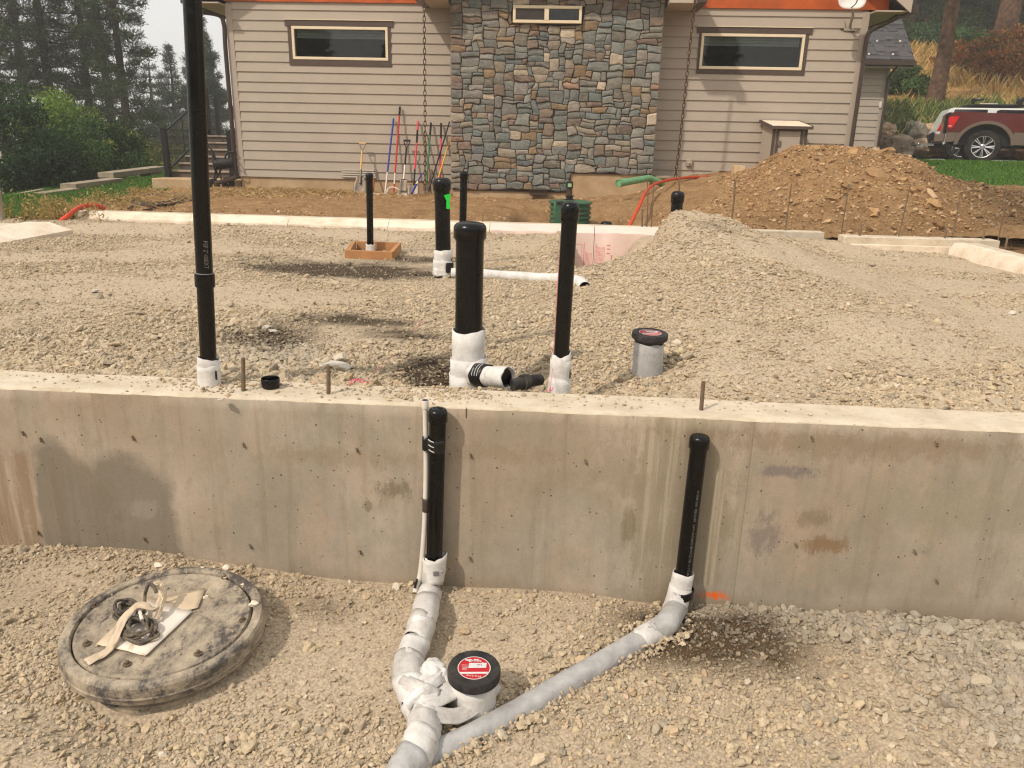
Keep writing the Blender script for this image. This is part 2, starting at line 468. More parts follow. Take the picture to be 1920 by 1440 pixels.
    c = m.mix(m.math('MULTIPLY', stain(m, 1338, 1116, 0.085, 0.036, 0.9, 0.4, 30), 0.95), c, S(226, 98, 20))
    pv = m.voro(34, m.vec((1, 0.02, 1), True)); big = m.voro(34, m.vec((1, 0.02, 1), True), 'Color')
    sep = m.n('ShaderNodeSeparateColor'); m.l(big, sep.inputs[0])
    pore = m.math('MULTIPLY', m.math('LESS_THAN', pv, m.math('MULTIPLY', sep.outputs[0], 0.135)), m.math('GREATER_THAN', sep.outputs[1], 0.35))
    c = m.mix(m.math('MULTIPLY', pore, 0.8), c, S(62, 50, 38))
    fine = m.ramp(m.noise(140, 5, 0.8, v), [(0.3, 0.86), (0.7, 1.08)])
    m.col(m.mix(1.0, c, fine, 'MULTIPLY'))
    m.bump(m.math('SUBTRACT', m.noise(40, 6, 0.7, v), pore), 0.25, 0.004); m.bump(m.noise(3, 3, 0.5, v), 0.25, 0.02)
    return m.m
def concrete_top(name='troweled concrete top', dark=S(174, 158, 128)):
    m = Mat(name, 0.9, 0.2); v = m.vec(world=True)
    c = m.ramp(m.noise(6, 7, 0.7, v), [(0.3, S(182, 168, 145)), (0.5, S(200, 186, 163)), (0.7, S(211, 199, 178))])
    c = m.mix(m.ramp(m.noise(3.2, 8, 0.75, m.vec((1, 2.2, 1), True, (2, 1, 0))), [(0.52, 0.0), (0.68, 0.8)]), c, dark)
    c = m.mix(m.ramp(m.noise(75, 3, 0.6, m.vec((0.5, 1, 1), True)), [(0.63, 0.0), (0.7, 0.65)]), c, S(130, 112, 86))
    m.col(c); m.bump(m.noise(50, 6, 0.7, v), 0.5, 0.006)
    return m.m
M_CFACE = concrete_face(); M_CTOP = concrete_top()
M_CONC = plain('plain concrete', S(168, 154, 130), 0.85, 0.2, var=0.15, scale=5, dirt=DUST, bump=0.3, bscale=50)
def abs_pipe():
    m = Mat('black pipe plastic', 0.32, 0.32)
    c = m.mix(m.ramp(m.noise(7, 6, 0.7), [(0.58, 0.0), (0.8, 0.16)]), S(4, 4, 4), S(110, 98, 84))
    c = m.mix(m.ramp(m.noise(30, 4, 0.7, m.vec((1, 1, 0.12))), [(0.62, 0.0), (0.78, 0.12)]), c, S(110, 102, 92))
    m.col(c); m.rough(m.ramp(m.noise(9, 5), [(0.35, 0.16), (0.7, 0.36)]))
    return m.m
M_ABS = abs_pipe()
def foam_wrap(name, a, b):
    m = Mat(name, 0.65, 0.3)
    c = m.ramp(m.noise(13, 5, 0.65), [(0.32, a), (0.66, b)])
    c = m.mix(m.ramp(m.noise(140, 3), [(0.5, 0.0), (0.75, 0.25)]), c, S(170, 166, 158))
    m.col(c); m.b.inputs['Subsurface Weight'].default_value = 0.12; m.b.inputs['Subsurface Radius'].default_value = (0.01, 0.01, 0.01)
    m.bump(m.noise(22, 5, 0.65), 0.3, 0.005); m.bump(m.noise(11, 4, 0.6, None, 2.2), 0.32, 0.010)
    return m.m
M_WRAP = foam_wrap('white foam pipe wrap', S(188, 183, 176), S(222, 219, 213))
M_WRAPG = foam_wrap('grey foam pipe wrap', S(150, 148, 145), S(186, 184, 180))
M_WRAPD = foam_wrap('translucent foam wrap over dark pipe', S(160, 155, 148), S(206, 201, 193))
M_TAPE = plain('black tape', S(14, 14, 15), 0.35, 0.5, var=0.2)
M_PRINT = plain('white print', S(205, 203, 198), 0.6, 0.2, var=0.1)
M_PRINTG = plain('worn grey print', S(128, 126, 122), 0.6, 0.2, var=0.2)
M_REBAR = plain('dusty rebar', S(118, 104, 86), 0.75, 0.3, 0.3, var=0.25, scale=30, dirt=S(128, 78, 44), bump=0.4, bscale=120)
M_PVC = plain('white conduit plastic', S(214, 208, 196), 0.4, 0.4, var=0.05, dirt=DUST, dirt_amt=0.3)
M_PINK = plain('pink mason line', S(222, 110, 130), 0.8, 0.1, var=0.15)
M_LID = None
def lid_mat():
    m = Mat('dusty black lid plastic', 0.6, 0.35)
    v = m.co
    rad = m.n('ShaderNodeVectorMath', operation='LENGTH'); fl = m.n('ShaderNodeMapping'); fl.inputs['Scale'].default_value = (1, 1, 0); m.l(v, fl.inputs[0]); m.l(fl.outputs[0], rad.inputs[0])
    dust = m.ramp(m.math('ADD', m.noise(11, 10, 0.80, m.vec((1, .55, 1))), m.math('MULTIPLY', m.math('SUBTRACT', 0.2, rad.outputs['Value']), 0.45)), [(0.38, 0.03), (0.47, 0.6), (0.60, 0.95)])
    c = m.mix(dust, S(74, 70, 68), m.ramp(m.noise(16, 6, 0.7, v), [(0.3, S(158, 144, 122)), (0.7, S(200, 184, 158))]))
    m.col(c); m.rough(m.ramp(dust, [(0.0, 0.4), (1.0, 0.9)])); m.bump(m.noise(45, 6, 0.75, v), 0.5, 0.006); m.bump(m.noise(9, 7, 0.75, v), 0.4, 0.012)
    return m.m
M_LID = lid_mat()

# ================================================================== THE GROUND IN FRONT
LIDC = at(310, 1166, Z=-0.615)
def gh(X, Y):
    z = np.interp(X, [-4, -2.3, -1.2, 0, 1.0, 1.8, 4], [-0.66, -0.69, -0.742, -0.752, -0.782, -0.77, -0.77])
    z = z + 0.016 * fbm(X * 1.3, Y * 1.3, 3) + 0.006 * fbm(X * 7, Y * 7, 8, 3)
    z = z + 0.045 * gauss(X, Y, -1.62, 1.62, 0.25, 0.28) + 0.075 * gauss(X, Y, LIDC.x - .05, LIDC.y + .10, 0.33, 0.30) + 0.05 * gauss(X, Y, -1.75, 2.55, 0.3, 0.12)
    z = z - 0.07 * gauss(X, Y, LIDC.x + .02, LIDC.y - .34, 0.20, 0.07)
    z = z + 0.03 * gauss(X, Y, 0.95, 2.5, 0.5, 0.16) - 0.03 * gauss(X, Y, 0.38, 2.56, 0.12, 0.08)
    return z
def gwet(X, Y):
    p = at(1345, 1205, Z=-0.77)
    d = 1.7 * gauss(X, Y, p.x, p.y, 0.23, 0.13) * (0.5 + 0.9 * vnoise(X * 11, Y * 11, 5)) - 0.08
    p2 = at(610, 1150, Z=-0.75); d = d + 0.5 * gauss(X, Y, p2.x, p2.y, 0.09, 0.05)
    d = d + 0.32 * gauss(X, Y, -2.1, 2.3, 0.55, 0.30) + 0.6 * gauss(X, Y, at(1220, 1140, Z=-0.75).x, 2.5, 0.06, 0.05)
    return np.clip(d, 0, 1)
xs = np.concatenate([np.linspace(-60, -3.1, 24)[:-1], np.arange(-3.1, 3.1, 0.022), np.linspace(3.1, 60, 24)])
ys = np.concatenate([np.linspace(-60, 0.9, 20)[:-1], np.arange(0.9, 2.66, 0.022)])
gx, gy, gf = grid(xs, ys)
gz = gh(gx, gy)
wt = gwet(gx, gy)[:, None]
gcol = (1 - wt) + wt * np.array([0.20, 0.16, 0.12])
npmesh('ground', np.stack([gx, gy, gz], 1), gf, M_FINES, gcol)['kind'] = 'structure'

def lid_clear(X, Y): return np.hypot(X - LIDC.x, Y - LIDC.y) > 0.30
def front_stones():
    n = 270000
    X = RNG.uniform(-3.9, 3.9, n); Y = RNG.uniform(1.02, 2.612, n)
    patch = sstep(-0.28, 0.3, fbm(X * 1.5 + 3, Y * 1.9, 21, 4))
    dens = 0.20 + 0.80 * patch
    wallband = sstep(2.25, 2.5, Y + 0.08 * fbm(X * 3, Y * 3, 31)) * sstep(0.3, 0.7, X)
    rightb = sstep(0.9, 1.5, X) * sstep(1.6, 2.1, Y)
    dens = np.maximum(dens, np.maximum(wallband, 0.9 * rightb))
    sandy = gauss(X, Y, -0.25, 2.15, 0.35, 0.16) + gauss(X, Y, 0.55, 1.72, 0.42, 0.10) + gauss(X, Y, 0.15, 1.75, 0.30, 0.10) + gauss(X, Y, -0.75, 2.2, 0.3, 0.12) + gauss(X, Y, 0.95, 1.62, 0.3, 0.07) + gauss(X, Y, -2.0, 2.3, 0.35, 0.2)
    dens = dens * (1 - 0.72 * np.clip(sandy, 0, 1))
    dens = dens * (1 - 0.45 * gwet(X, Y))
    k = (RNG.random(n) < dens) & lid_clear(X, Y)
    X, Y, wallband, rightb = X[k], Y[k], wallband[k], rightb[k]; n = len(X)
    d = np.clip(RNG.lognormal(math.log(0.0063), 0.55, n), 0.003, 0.034)
    big = np.clip(np.maximum(wallband, rightb), 0, 1)
    d = d * (1 - 0.35 * gwet(X, Y)); d = d * (1 + 0.45 * big) * (1 + 0.25 * sstep(1.7, 1.2, Y))
    scl, rot = stone_shape(d)
    Z = gh(X, Y) + d * RNG.uniform(0.06, 0.40, n)
    d = d; wet = gwet(X, Y)
    c = stone_tint(n, np.clip(0.45 * big + 0.2 * RNG.random(n) * big, 0, 1))
    c = c * (1 - wet * np.clip(RNG.normal(.62, .22, n), 0.1, .9))[:, None]
    return X, Y, Z, scl, rot, c
X, Y, Z, scl, rot, c = front_stones()
tag(scatter('gravel', np.stack([X, Y, Z], 1), scl, rot, c, M_STONE, seed=1), 'loose tan and grey gravel lying in front of the concrete wall', 'gravel', kind='stuff')

# ================================================================== FRONT FOUNDATION WALL
fw = thing('foundation_wall', 'long poured concrete foundation wall with streaked face running across the foreground', 'wall', (0, YW, -0.9))
bm = bm_new()
xs = np.concatenate([[-9, -5], np.arange(-3.4, 3.4, 0.03), [5, 9]]); prof = []
rows = [(YW, -1.1), (YW, -0.6), (YW, -0.3), (YW, -0.05), (YW + 0.002, -0.006), (YW + 0.010, 0.001), (YW + 0.05, 0.0), (YW + 0.11, 0.0), (YW + 0.17, 0.0), (YB - 0.006, 0.0), (YB, -0.01), (YB, -0.5)]
prev = None
for i, x in enumerate(xs):
    ring = []
    for j, (y, z) in enumerate(rows):
        dy = 0.0; dz = 0.0
        if 3 <= j <= 6: dy = 0.004 * float(fbm(x * 14, j * 0.3, 41, 3)) if j in (4, 5) else 0.001 * float(fbm(x * 5, 0, 44)); dz = 0.003 * float(fbm(x * 16, 3, 42, 3)) if j in (4, 5) else 0
        if j >= 6 and j <= 9: dz = 0.004 * float(fbm(x * 6, y * 30, 43, 3))
        ring.append(bm.verts.new((x, y + dy, z + dz)))
    if prev:
        for j in range(len(rows) - 1):
            f = bm.faces.new((prev[j], prev[j + 1], ring[j + 1], ring[j])); f.material_index = 1 if 4 <= j <= 9 else 0
    prev = ring
put('concrete_stem', bm, [M_CFACE, M_CTOP], fw, smooth=50)
def form_tie(px, py, s=1.0):
    p = at(px, py, Y=YW - 0.002); bm = bm_new()
    box(bm, (p.x, p.y - 0.002, p.z), (0.003, 0.008, 0.018 * s), rx=0.15, rz=random.uniform(-.4, .4))
    box(bm, (p.x + 0.004, p.y - 0.001, p.z - 0.006), (0.006, 0.006, 0.006), rz=0.5, ry=random.uniform(0.2, 1))
    box(bm, (p.x - 0.003, p.y - 0.003, p.z + 0.008), (0.007, 0.007, 0.005), ry=random.uniform(-.6, .6))
    put('form_tie', bm, M_TIE, fw, smooth=0)
M_TIE = plain('broken tie metal', S(132, 118, 98), 0.7, 0.3, 0.1, var=0.3, scale=80)
for q in ((44, 813), (77, 825), (250, 822), (457, 835), (73, 1000), (272, 1012), (470, 1025), (670, 845), (883, 855), (1098, 866), (676, 1036), (882, 1048), (1522, 822), (1756, 832), (1492, 1022), (1715, 1035), (1756, 1090)):
    form_tie(q[0], q[1], .8)
def cut_nail(px, py0, py1):
    a = at(px, py0, Y=YW - 0.001); b = at(px, py1, Y=YW - 0.001); bm = bm_new(); tube(bm, [a, b], 0.0014, 5); put('wire', bm, M_TAPE, fw)
cut_nail(874, 764, 783)

# crumbs of gravel that spilled on the wall top
def top_stones():
    X, Y = [], []
    for px, py, rx, n in ((430, 722, .3, 420), (820, 738, .22, 520), (1350, 760, .5, 60), (150, 712, .4, 90), (640, 730, .3, 110), (1050, 748, .4, 70)):
        p = at(px, py, Z=0.0); X.append(RNG.normal(p.x, rx * .5, n)); Y.append(np.clip(RNG.normal(YB - 0.05, 0.06, n), YW + 0.015, YB))
    X = np.concatenate(X); Y = np.concatenate(Y); n = len(X)
    d = np.clip(RNG.lognormal(math.log(0.0075), 0.4, n), 0.003, 0.02); scl, rot = stone_shape(d)
    return np.stack([X, Y, d * 0.25], 1), scl, rot, stone_tint(n)
tag(scatter('gravel', *top_stones(), M_STONE, seed=5), 'sparse gravel crumbs spilled along the flat top of the concrete wall', 'gravel', kind='stuff')

# ================================================================== GRAVEL PAD INSIDE THE FOUNDATION
PF = 9.05                                         # face of the far foam boards
def hole(X, Y):
    return sstep(5.5, 7.1, Y) * sstep(-0.02, 0.14, X + 0.03 * fbm(X * 5, Y * 5, 9) - 0.03 * (Y - 7)) * sstep(0.95, 0.45, X + 0.04 * fbm(X * 6, Y * 6, 19))
def pad(X, Y):
    z = -0.02 - 0.10 * sstep(3.5, 8.8, Y) - 0.03 * sstep(2.0, 4.0, X) * sstep(5, 8, Y)
    z = z + 0.022 * fbm(X * 0.9, Y * 0.9, 51) + 0.012 * fbm(X * 4, Y * 4, 52, 3) + 0.004 * fbm(X * 16, Y * 16, 56, 2)
    hl = hole(X, Y); m = 0.47 * np.clip(1.07 - np.sqrt(((X - 1.05) / np.where(X > 1.05, 1.65, 1.25)) ** 2 + ((Y - 6.75) / np.where(Y < 6.75, 2.8, 1.4)) ** 2 + .004), 0, 1)
    m = np.maximum(m, 0.27 * np.clip(1.1 - np.sqrt(((X - 1.2) / 1.2) ** 2 + ((Y - 5.0) / 1.5) ** 2), 0, 1))
    m = np.maximum(m, 0.11 * np.clip(1.1 - np.sqrt(((X - 0.85) / 0.8) ** 2 + ((Y - 4.0) / 0.8) ** 2), 0, 1))
    z = z + m * (1 + 0.16 * fbm(X * 3, Y * 3, 53)) * (1 - hl)
    z = z - 0.50 * hl + 0.09 * gauss(X, Y, 2.2, 8.95, 0.75, 0.35)
    z = z + 0.16 * gauss(X, Y, -0.02, 7.3, 0.12, 0.25) * (1 - hl)
    z = z - 0.20 * gauss(X, Y, -0.30, 3.12, 0.30, 0.22) - 0.04 * gauss(X, Y, -1.35, 3.5, 0.35, 0.2)
    z = z + 0.05 * gauss(X, Y, -3.0, 8.6, 3.0, 0.25)
    z = np.where(Y < 2.95, np.minimum(z, 0.004), z)
    return z
def pdark(X, Y):
    d = 0 * X
    for px, py, rx, ry, a in ((650, 505, 0.75, 0.38, .9), (780, 480, 0.4, 0.25, .6), (500, 640, 0.26, 0.24, .6), (660, 612, 0.35, 0.12, .6), (810, 690, 0.16, 0.16, .95), (770, 640, 0.25, 0.12, .5), (930, 715, .15, .1, .8), (80, 575, .7, .12, .25),
                               (1335, 520, .22, .25, .35), (1180, 650, .15, .1, .3), (450, 480, .5, .12, .3), (1110, 520, .2, .8, .35), (1600, 640, 1.0, .15, .15)):
        p = at(px, py, Z=-0.06); d = d + a * gauss(X, Y, p.x, p.y, rx * .8, ry * .8)
    return sstep(0.16, 0.62, d * (0.45 + 0.65 * vnoise(X * 6, Y * 6, 61) + 0.5 * vnoise(X * 21, Y * 21, 62)))
xs = np.arange(-7.4, 4.35, 0.04); ys = np.concatenate([np.arange(YB, 5.0, 0.03), np.arange(5.0, PF + 0.021, 0.04)])
gx, gy, gf = grid(xs, ys); gz = pad(gx, gy); dk = pdark(gx, gy)[:, None]
npmesh('gravel_pad', np.stack([gx, gy, gz], 1), gf, M_FINES, (1 - dk) + dk * np.array([0.17, 0.155, 0.14]))['kind'] = 'structure'
def pad_stones():
    n = 740000
    Y = 2.84 + (PF - 2.84) * RNG.random(n) ** 1.9
    half = 0.82 * Y + 1.1
    X = RNG.uniform(-1, 1, n) * half - 0.06 * Y
    k = (X > -7.2) & (X < 4.2); X, Y = X[k], Y[k]; n = len(X)
    patch = sstep(-0.3, 0.3, fbm(X * 1.1 + 9, Y * 1.3, 71, 4))
    mnd = gauss(X, Y, 1.1, 6.2, 0.9, 1.4)
    dens = 0.13 + 0.87 * patch; dens = dens * (1 - 0.5 * mnd); right = sstep(1.6, 2.4, X) * sstep(3.6, 4.2, Y); dens = dens * (1 - 0.5 * right)
    dk = pdark(X, Y); dens = np.maximum(dens, 0.5 * dk); dens = dens * (1 - 0.55 * dk)
    k = RNG.random(n) < dens; X, Y, dk = X[k], Y[k], dk[k]; n = len(X)
    d = np.clip(RNG.lognormal(math.log(0.0064), 0.52, n), 0.0032, 0.045) * (1 + 0.035 * (Y - 2.8))
    d = d * (0.78 + 0.3 * patch[k]); p = at(500, 650, Z=0); big = gauss(X, Y, p.x, p.y, .25, .25); d = d * (1 + 0.55 * big)
    p = at(1400, 700, Z=0); d = d * (1 + 0.35 * gauss(X, Y, p.x, p.y, .35, .2))
    scl, rot = stone_shape(d)
    Z = pad(X, Y) + d * RNG.uniform(0.06, 0.40, n)
    c = stone_tint(n, 0.35 * big + 0.15 * RNG.random(n)) * (1 - dk * np.clip(RNG.normal(.62, .3, n), 0, .92))[:, None]
    return np.stack([X, Y, Z], 1), scl, rot, c
tag(scatter('gravel', *pad_stones(), M_STONE, seed=2), 'tan crushed gravel covering the pad and mound inside the foundation', 'gravel', kind='stuff')
# a few white chips and larger flat stones lying about
def odd_stones():
    P, d = [], []
    for px, py, s in ((178, 547, .05), (218, 690, .05), (262, 1062, .035), (415, 750, .03), (560, 1062, .02), (618, 690, .07), (500, 615, .05), (512, 622, .05), (1440, 472, .10), (1898, 588, .05), (632, 690, .09), (1030, 510, .03), (455, 725, .02), (1020, 770, .02)):
        inside = py < 770
        if inside:
            p = at(px, py, Z=-0.06 if py < 720 else 0.0); z = float(pad(np.array([p.x]), np.array([p.y]))[0]) if p.y > YB else 0.0; p = at(px, py, Z=z)
        else: p = at(px, py, Z=-0.73)
        P.append((p.x, p.y, p.z + s * .1)); d.append(s)
    d = np.array(d); scl, rot = stone_shape(d); scl[:, 2] *= 0.5
    return np.array(P), scl, rot * 0.3, np.tile(np.array(S(222, 214, 200)), (len(d), 1)) * RNG.uniform(.8, 1.05, (len(d), 1))
tag(scatter('pebbles', *odd_stones(), M_STONE, seed=3, sub=3), 'pale larger chips and flat stones lying singly on the gravel', 'stones', kind='stuff')

# ================================================================== FAR STEM WALLS WITH FOAM BOARD
def foam_mat():
    m = Mat('rigid foam board', 0.8, 0.2); v = m.vec(world=True)
    c = m.ramp(m.noise(5, 6, 0.7, v), [(0.3, S(204, 186, 162)), (0.5, S(220, 204, 182)), (0.72, S(230, 217, 198))])
    c = m.mix(m.ramp(m.noise(2.4, 7, 0.75, m.vec((2, 3, 6), True)), [(0.5, 0.0), (0.66, 0.5)]), c, S(186, 162, 126))
    m.col(c); m.bump(m.noise(90, 3, 0.6, v), 0.25, 0.004); return m.m
M_FOAM = foam_mat()
M_FOAMPINK = plain('pale pink foam', S(226, 200, 188), 0.8, 0.2, var=0.05, scale=5, dirt=DUST, dirt_amt=0.25)
M_REDPRINT = plain('red print on foam', S(214, 116, 118), 0.8, 0.1, var=0.15, scale=60)
sw = thing('stem_wall', 'low far foundation wall lined with pale bevelled foam boards at the yard edge', 'wall', (-2, PF + 0.1, -0.6))
bm = bm_new(); box2(bm, (-6.05, PF + 0.10, -1.0), (3.0, PF + 0.28, -0.004), 0.006); put('concrete_core', bm, M_CTOP, sw)
FX = [-5.76, -4.45, -3.25, -2.05, -0.85, 0.37, 1.6]
for i, (a, b) in enumerate(zip(FX, FX[1:])):
    bm = bm_new(); pr = [(PF + 0.098, 0.002), (PF + 0.004, -0.072), (PF, -0.078), (PF, -0.9), (PF + 0.098, -0.9)]
    n = 10; rings = []
    for k in range(n + 1):
        x = a + 0.003 + (b - a - 0.006) * k / n
        rings.append([bm.verts.new((x, y + 0.004 * random.uniform(-1, 1) * (j < 3), z + (0.007 * random.uniform(-1, 0.4) if j < 3 else 0))) for j, (y, z) in enumerate(pr)])
    for r0, r1 in zip(rings, rings[1:]):
        for j in range(5): bm.faces.new((r0[j], r0[(j + 1) % 5], r1[(j + 1) % 5], r1[j]))
    bm.faces.new(rings[0][::-1]); bm.faces.new(rings[-1])
    fb = put('foam_board', bm, [M_FOAM, M_FOAMPINK][1 if 4 <= i <= 5 else 0], sw, smooth=25)
    if i in (4, 5):
        bm = bm_new(); yy = PF - 0.0016
        def bar(x0, x1, z0, z1): box2(bm, (x0, yy, z0), (x1, yy + 0.001, z1))
        if i == 4:
            for z in (-0.21, -0.36): bar(0.10, 0.235, z, z + 0.003)
            bar(0.232, 0.235, -0.36, -0.21); bar(0.255, 0.261, -0.50, -0.19)
            for k in range(6): bar(0.275 + k * 0.014, 0.279 + k * 0.014, -0.47, -0.27 - 0.05 * random.random())
        else:
            for k in range(9):
                z = -0.44
                while z < -0.24:
                    h = random.uniform(0.02, 0.06); bar(0.385 + k * 0.0135, 0.390 + k * 0.0135, z, z + h); z += h + 0.008
            for zz in (-0.22, -0.26, -0.31): bar(0.52, 0.56, zz, zz + 0.012)
            bar(0.575, 0.586, -0.46, -0.32); bar(0.545, 0.553, -0.50, -0.41)
        put('printing', bm, M_REDPRINT, fb, smooth=0)
bm = bm_new(); tube(bm, [(-5.55, PF + 0.09, 0.005), (-5.55, PF + 0.09, 0.12)], 0.006, 6); put('rebar', bm, M_REBAR, sw)
bm = bm_new(); p = at(905, 415, Y=PF + .2); tube(bm, [(p.x, PF + .2, -.02), (p.x + .005, PF + .2, 0.085)], 0.006, 6); put('rebar', bm, M_REBAR, sw)

lw = thing('stem_wall', 'short stretch of foam topped foundation wall entering at the left edge', 'wall', (-5.4, 5.5, -0.5))
bm = bm_new()
prof = [(-5.62, -0.5), (-5.62, 0.0), (-5.40, 0.0), (-5.16, -0.075), (-5.15, -0.5)]
prism(bm, prof, 4.9, Matrix.Translation((0, 3.0, 0))); put('foam_board', bm, M_FOAM, lw)
bm = bm_new(); box2(bm, (-5.86, 3.0, -0.6), (-5.63, 7.75, -0.004)); put('concrete_core', bm, M_CTOP, lw)

rw = thing('stem_wall', 'low grey concrete wall with white foam strip at the right corner of the pad', 'wall', (3.6, PF, -0.4))
bm = bm_new(); box2(bm, (3.10, PF - 0.28, -0.6), (4.75, PF - 0.06, 0.0), 0.006); put('concrete_core', bm, M_CTOP, rw)
bm = bm_new(); box2(bm, (3.16, PF - 0.345, -0.6), (4.30, PF - 0.283, -0.075), 0.004); put('foam_board', bm, M_FOAM, rw)
bm = bm_new(); prism(bm, [(4.17, -0.7), (4.17, -0.09), (4.22, -0.02), (4.30, -0.012), (4.30, -0.7)], 4.9, Matrix.Translation((0, 3.75, 0))); put('foam_board', bm, M_FOAM, rw)
bm = bm_new(); box2(bm, (4.303, 3.6, -0.7), (4.52, PF - 0.29, -0.03), 0.005); put('concrete_core', bm, M_CTOP, rw)

# ================================================================== HOUSE
YH, YC = 14.0, 13.4
M_SIDE = plain('tan lap siding paint', S(170, 157, 141), 0.62, 0.3, var=0.035, scale=2.5, bump=0.05, bscale=200)
M_TRIMB = plain('dark brown trim paint', S(84, 70, 61), 0.6, 0.3, var=0.06)
M_CREAM = plain('almond window vinyl', S(222, 205, 174), 0.45, 0.35, var=0.03)
M_SPOUT = plain('brown downspout paint', S(70, 56, 47), 0.4, 0.4, var=0.08)
M_BEAM = plain('stained cedar', S(178, 84, 34), 0.6, 0.3, var=0.18, scale=3)
M_SOFFIT = plain('soffit paint', S(178, 165, 148), 0.7, 0.2, var=0.05)
M_DARKROOM = plain('dark room', S(10, 10, 10), 0.95, 0.0)
M_BLIND = plain('pale blind', S(206, 208, 200), 0.8, 0.2, var=0.06)
M_ROOF = plain('charcoal asphalt shingle', S(84, 82, 82), 0.92, 0.15, var=0.3, scale=40, bump=0.5, bscale=250)
def glass_mat():
    m = bpy.data.materials.new('window glass'); m.use_nodes = True; t = m.node_tree; t.nodes.clear()
    o = t.nodes.new('ShaderNodeOutputMaterial'); mx = t.nodes.new('ShaderNodeMixShader'); tr = t.nodes.new('ShaderNodeBsdfTransparent'); gl = t.nodes.new('ShaderNodeBsdfGlossy')
    fr = t.nodes.new('ShaderNodeFresnel'); fr.inputs[0].default_value = 1.5
    tr.inputs[0].default_value = (0.72, 0.76, 0.74, 1); gl.inputs['Roughness'].default_value = 0.02
    t.links.new(fr.outputs[0], mx.inputs[0]); t.links.new(tr.outputs[0], mx.inputs[1]); t.links.new(gl.outputs[0], mx.inputs[2]); t.links.new(mx.outputs[0], o.inputs[0]); return m
M_GLASS = glass_mat()
M_SHING = [M_ROOF, plain('grey asphalt shingle', S(88, 86, 86), 0.92, 0.15, var=0.3, scale=40), plain('dark asphalt shingle', S(78, 76, 77), 0.92, 0.15, var=0.3, scale=40)]
house = thing('house', 'tan lap sided house with a central stone wall section and brown window trim', 'house', (-0.5, YH, 0.0))
XL, XR = -5.84, 4.79
ZTOP = 3.5
z_hi = at(753, 21.7, Y=YH).z; z_lo = at(753, 323.6, Y=YH).z; EXP = (z_hi - z_lo) / 16
def rect(c4, Y):
    q = [at(*c, Y=Y) for c in c4]           # tl tr br bl
    return (q[0].x + q[3].x) / 2, (q[1].x + q[2].x) / 2, (q[2].z + q[3].z) / 2, (q[0].z + q[1].z) / 2
def board(x0, x1, zb, par, y=YH, h=None, name='siding_board'):
    if x1 - x0 < 0.02: return
    h = h or EXP + 0.022
    bm = bm_new(); pr = [(-0.034, zb), (-0.013, zb + h), (-0.004, zb + h), (-0.011, zb)]
    a = [bm.verts.new((x0, y + p, z)) for p, z in pr]; b = [bm.verts.new((x1, y + p, z)) for p, z in pr]
    bm.faces.new(a[::-1]); bm.faces.new(b)
    for i in range(4): bm.faces.new((a[i], a[(i + 1) % 4], b[(i + 1) % 4], b[i]))
    put(name, bm, M_SIDE, par, smooth=0)
def wall_with_hole(x0, x1, z0, z1, h, par):
    bm = bm_new(); y0, y1 = YH + 0.001, YH + 0.16
    for a, b in (((x0, z0), (h[0], z1)), ((h[1], z0), (x1, z1)), ((h[0], z0), (h[1], h[2])), ((h[0], h[3]), (h[1], z1))):
        box2(bm, (a[0], y0, a[1]), (b[0], y1, b[1]))
    put('wall', bm, M_SIDE, par, smooth=0)
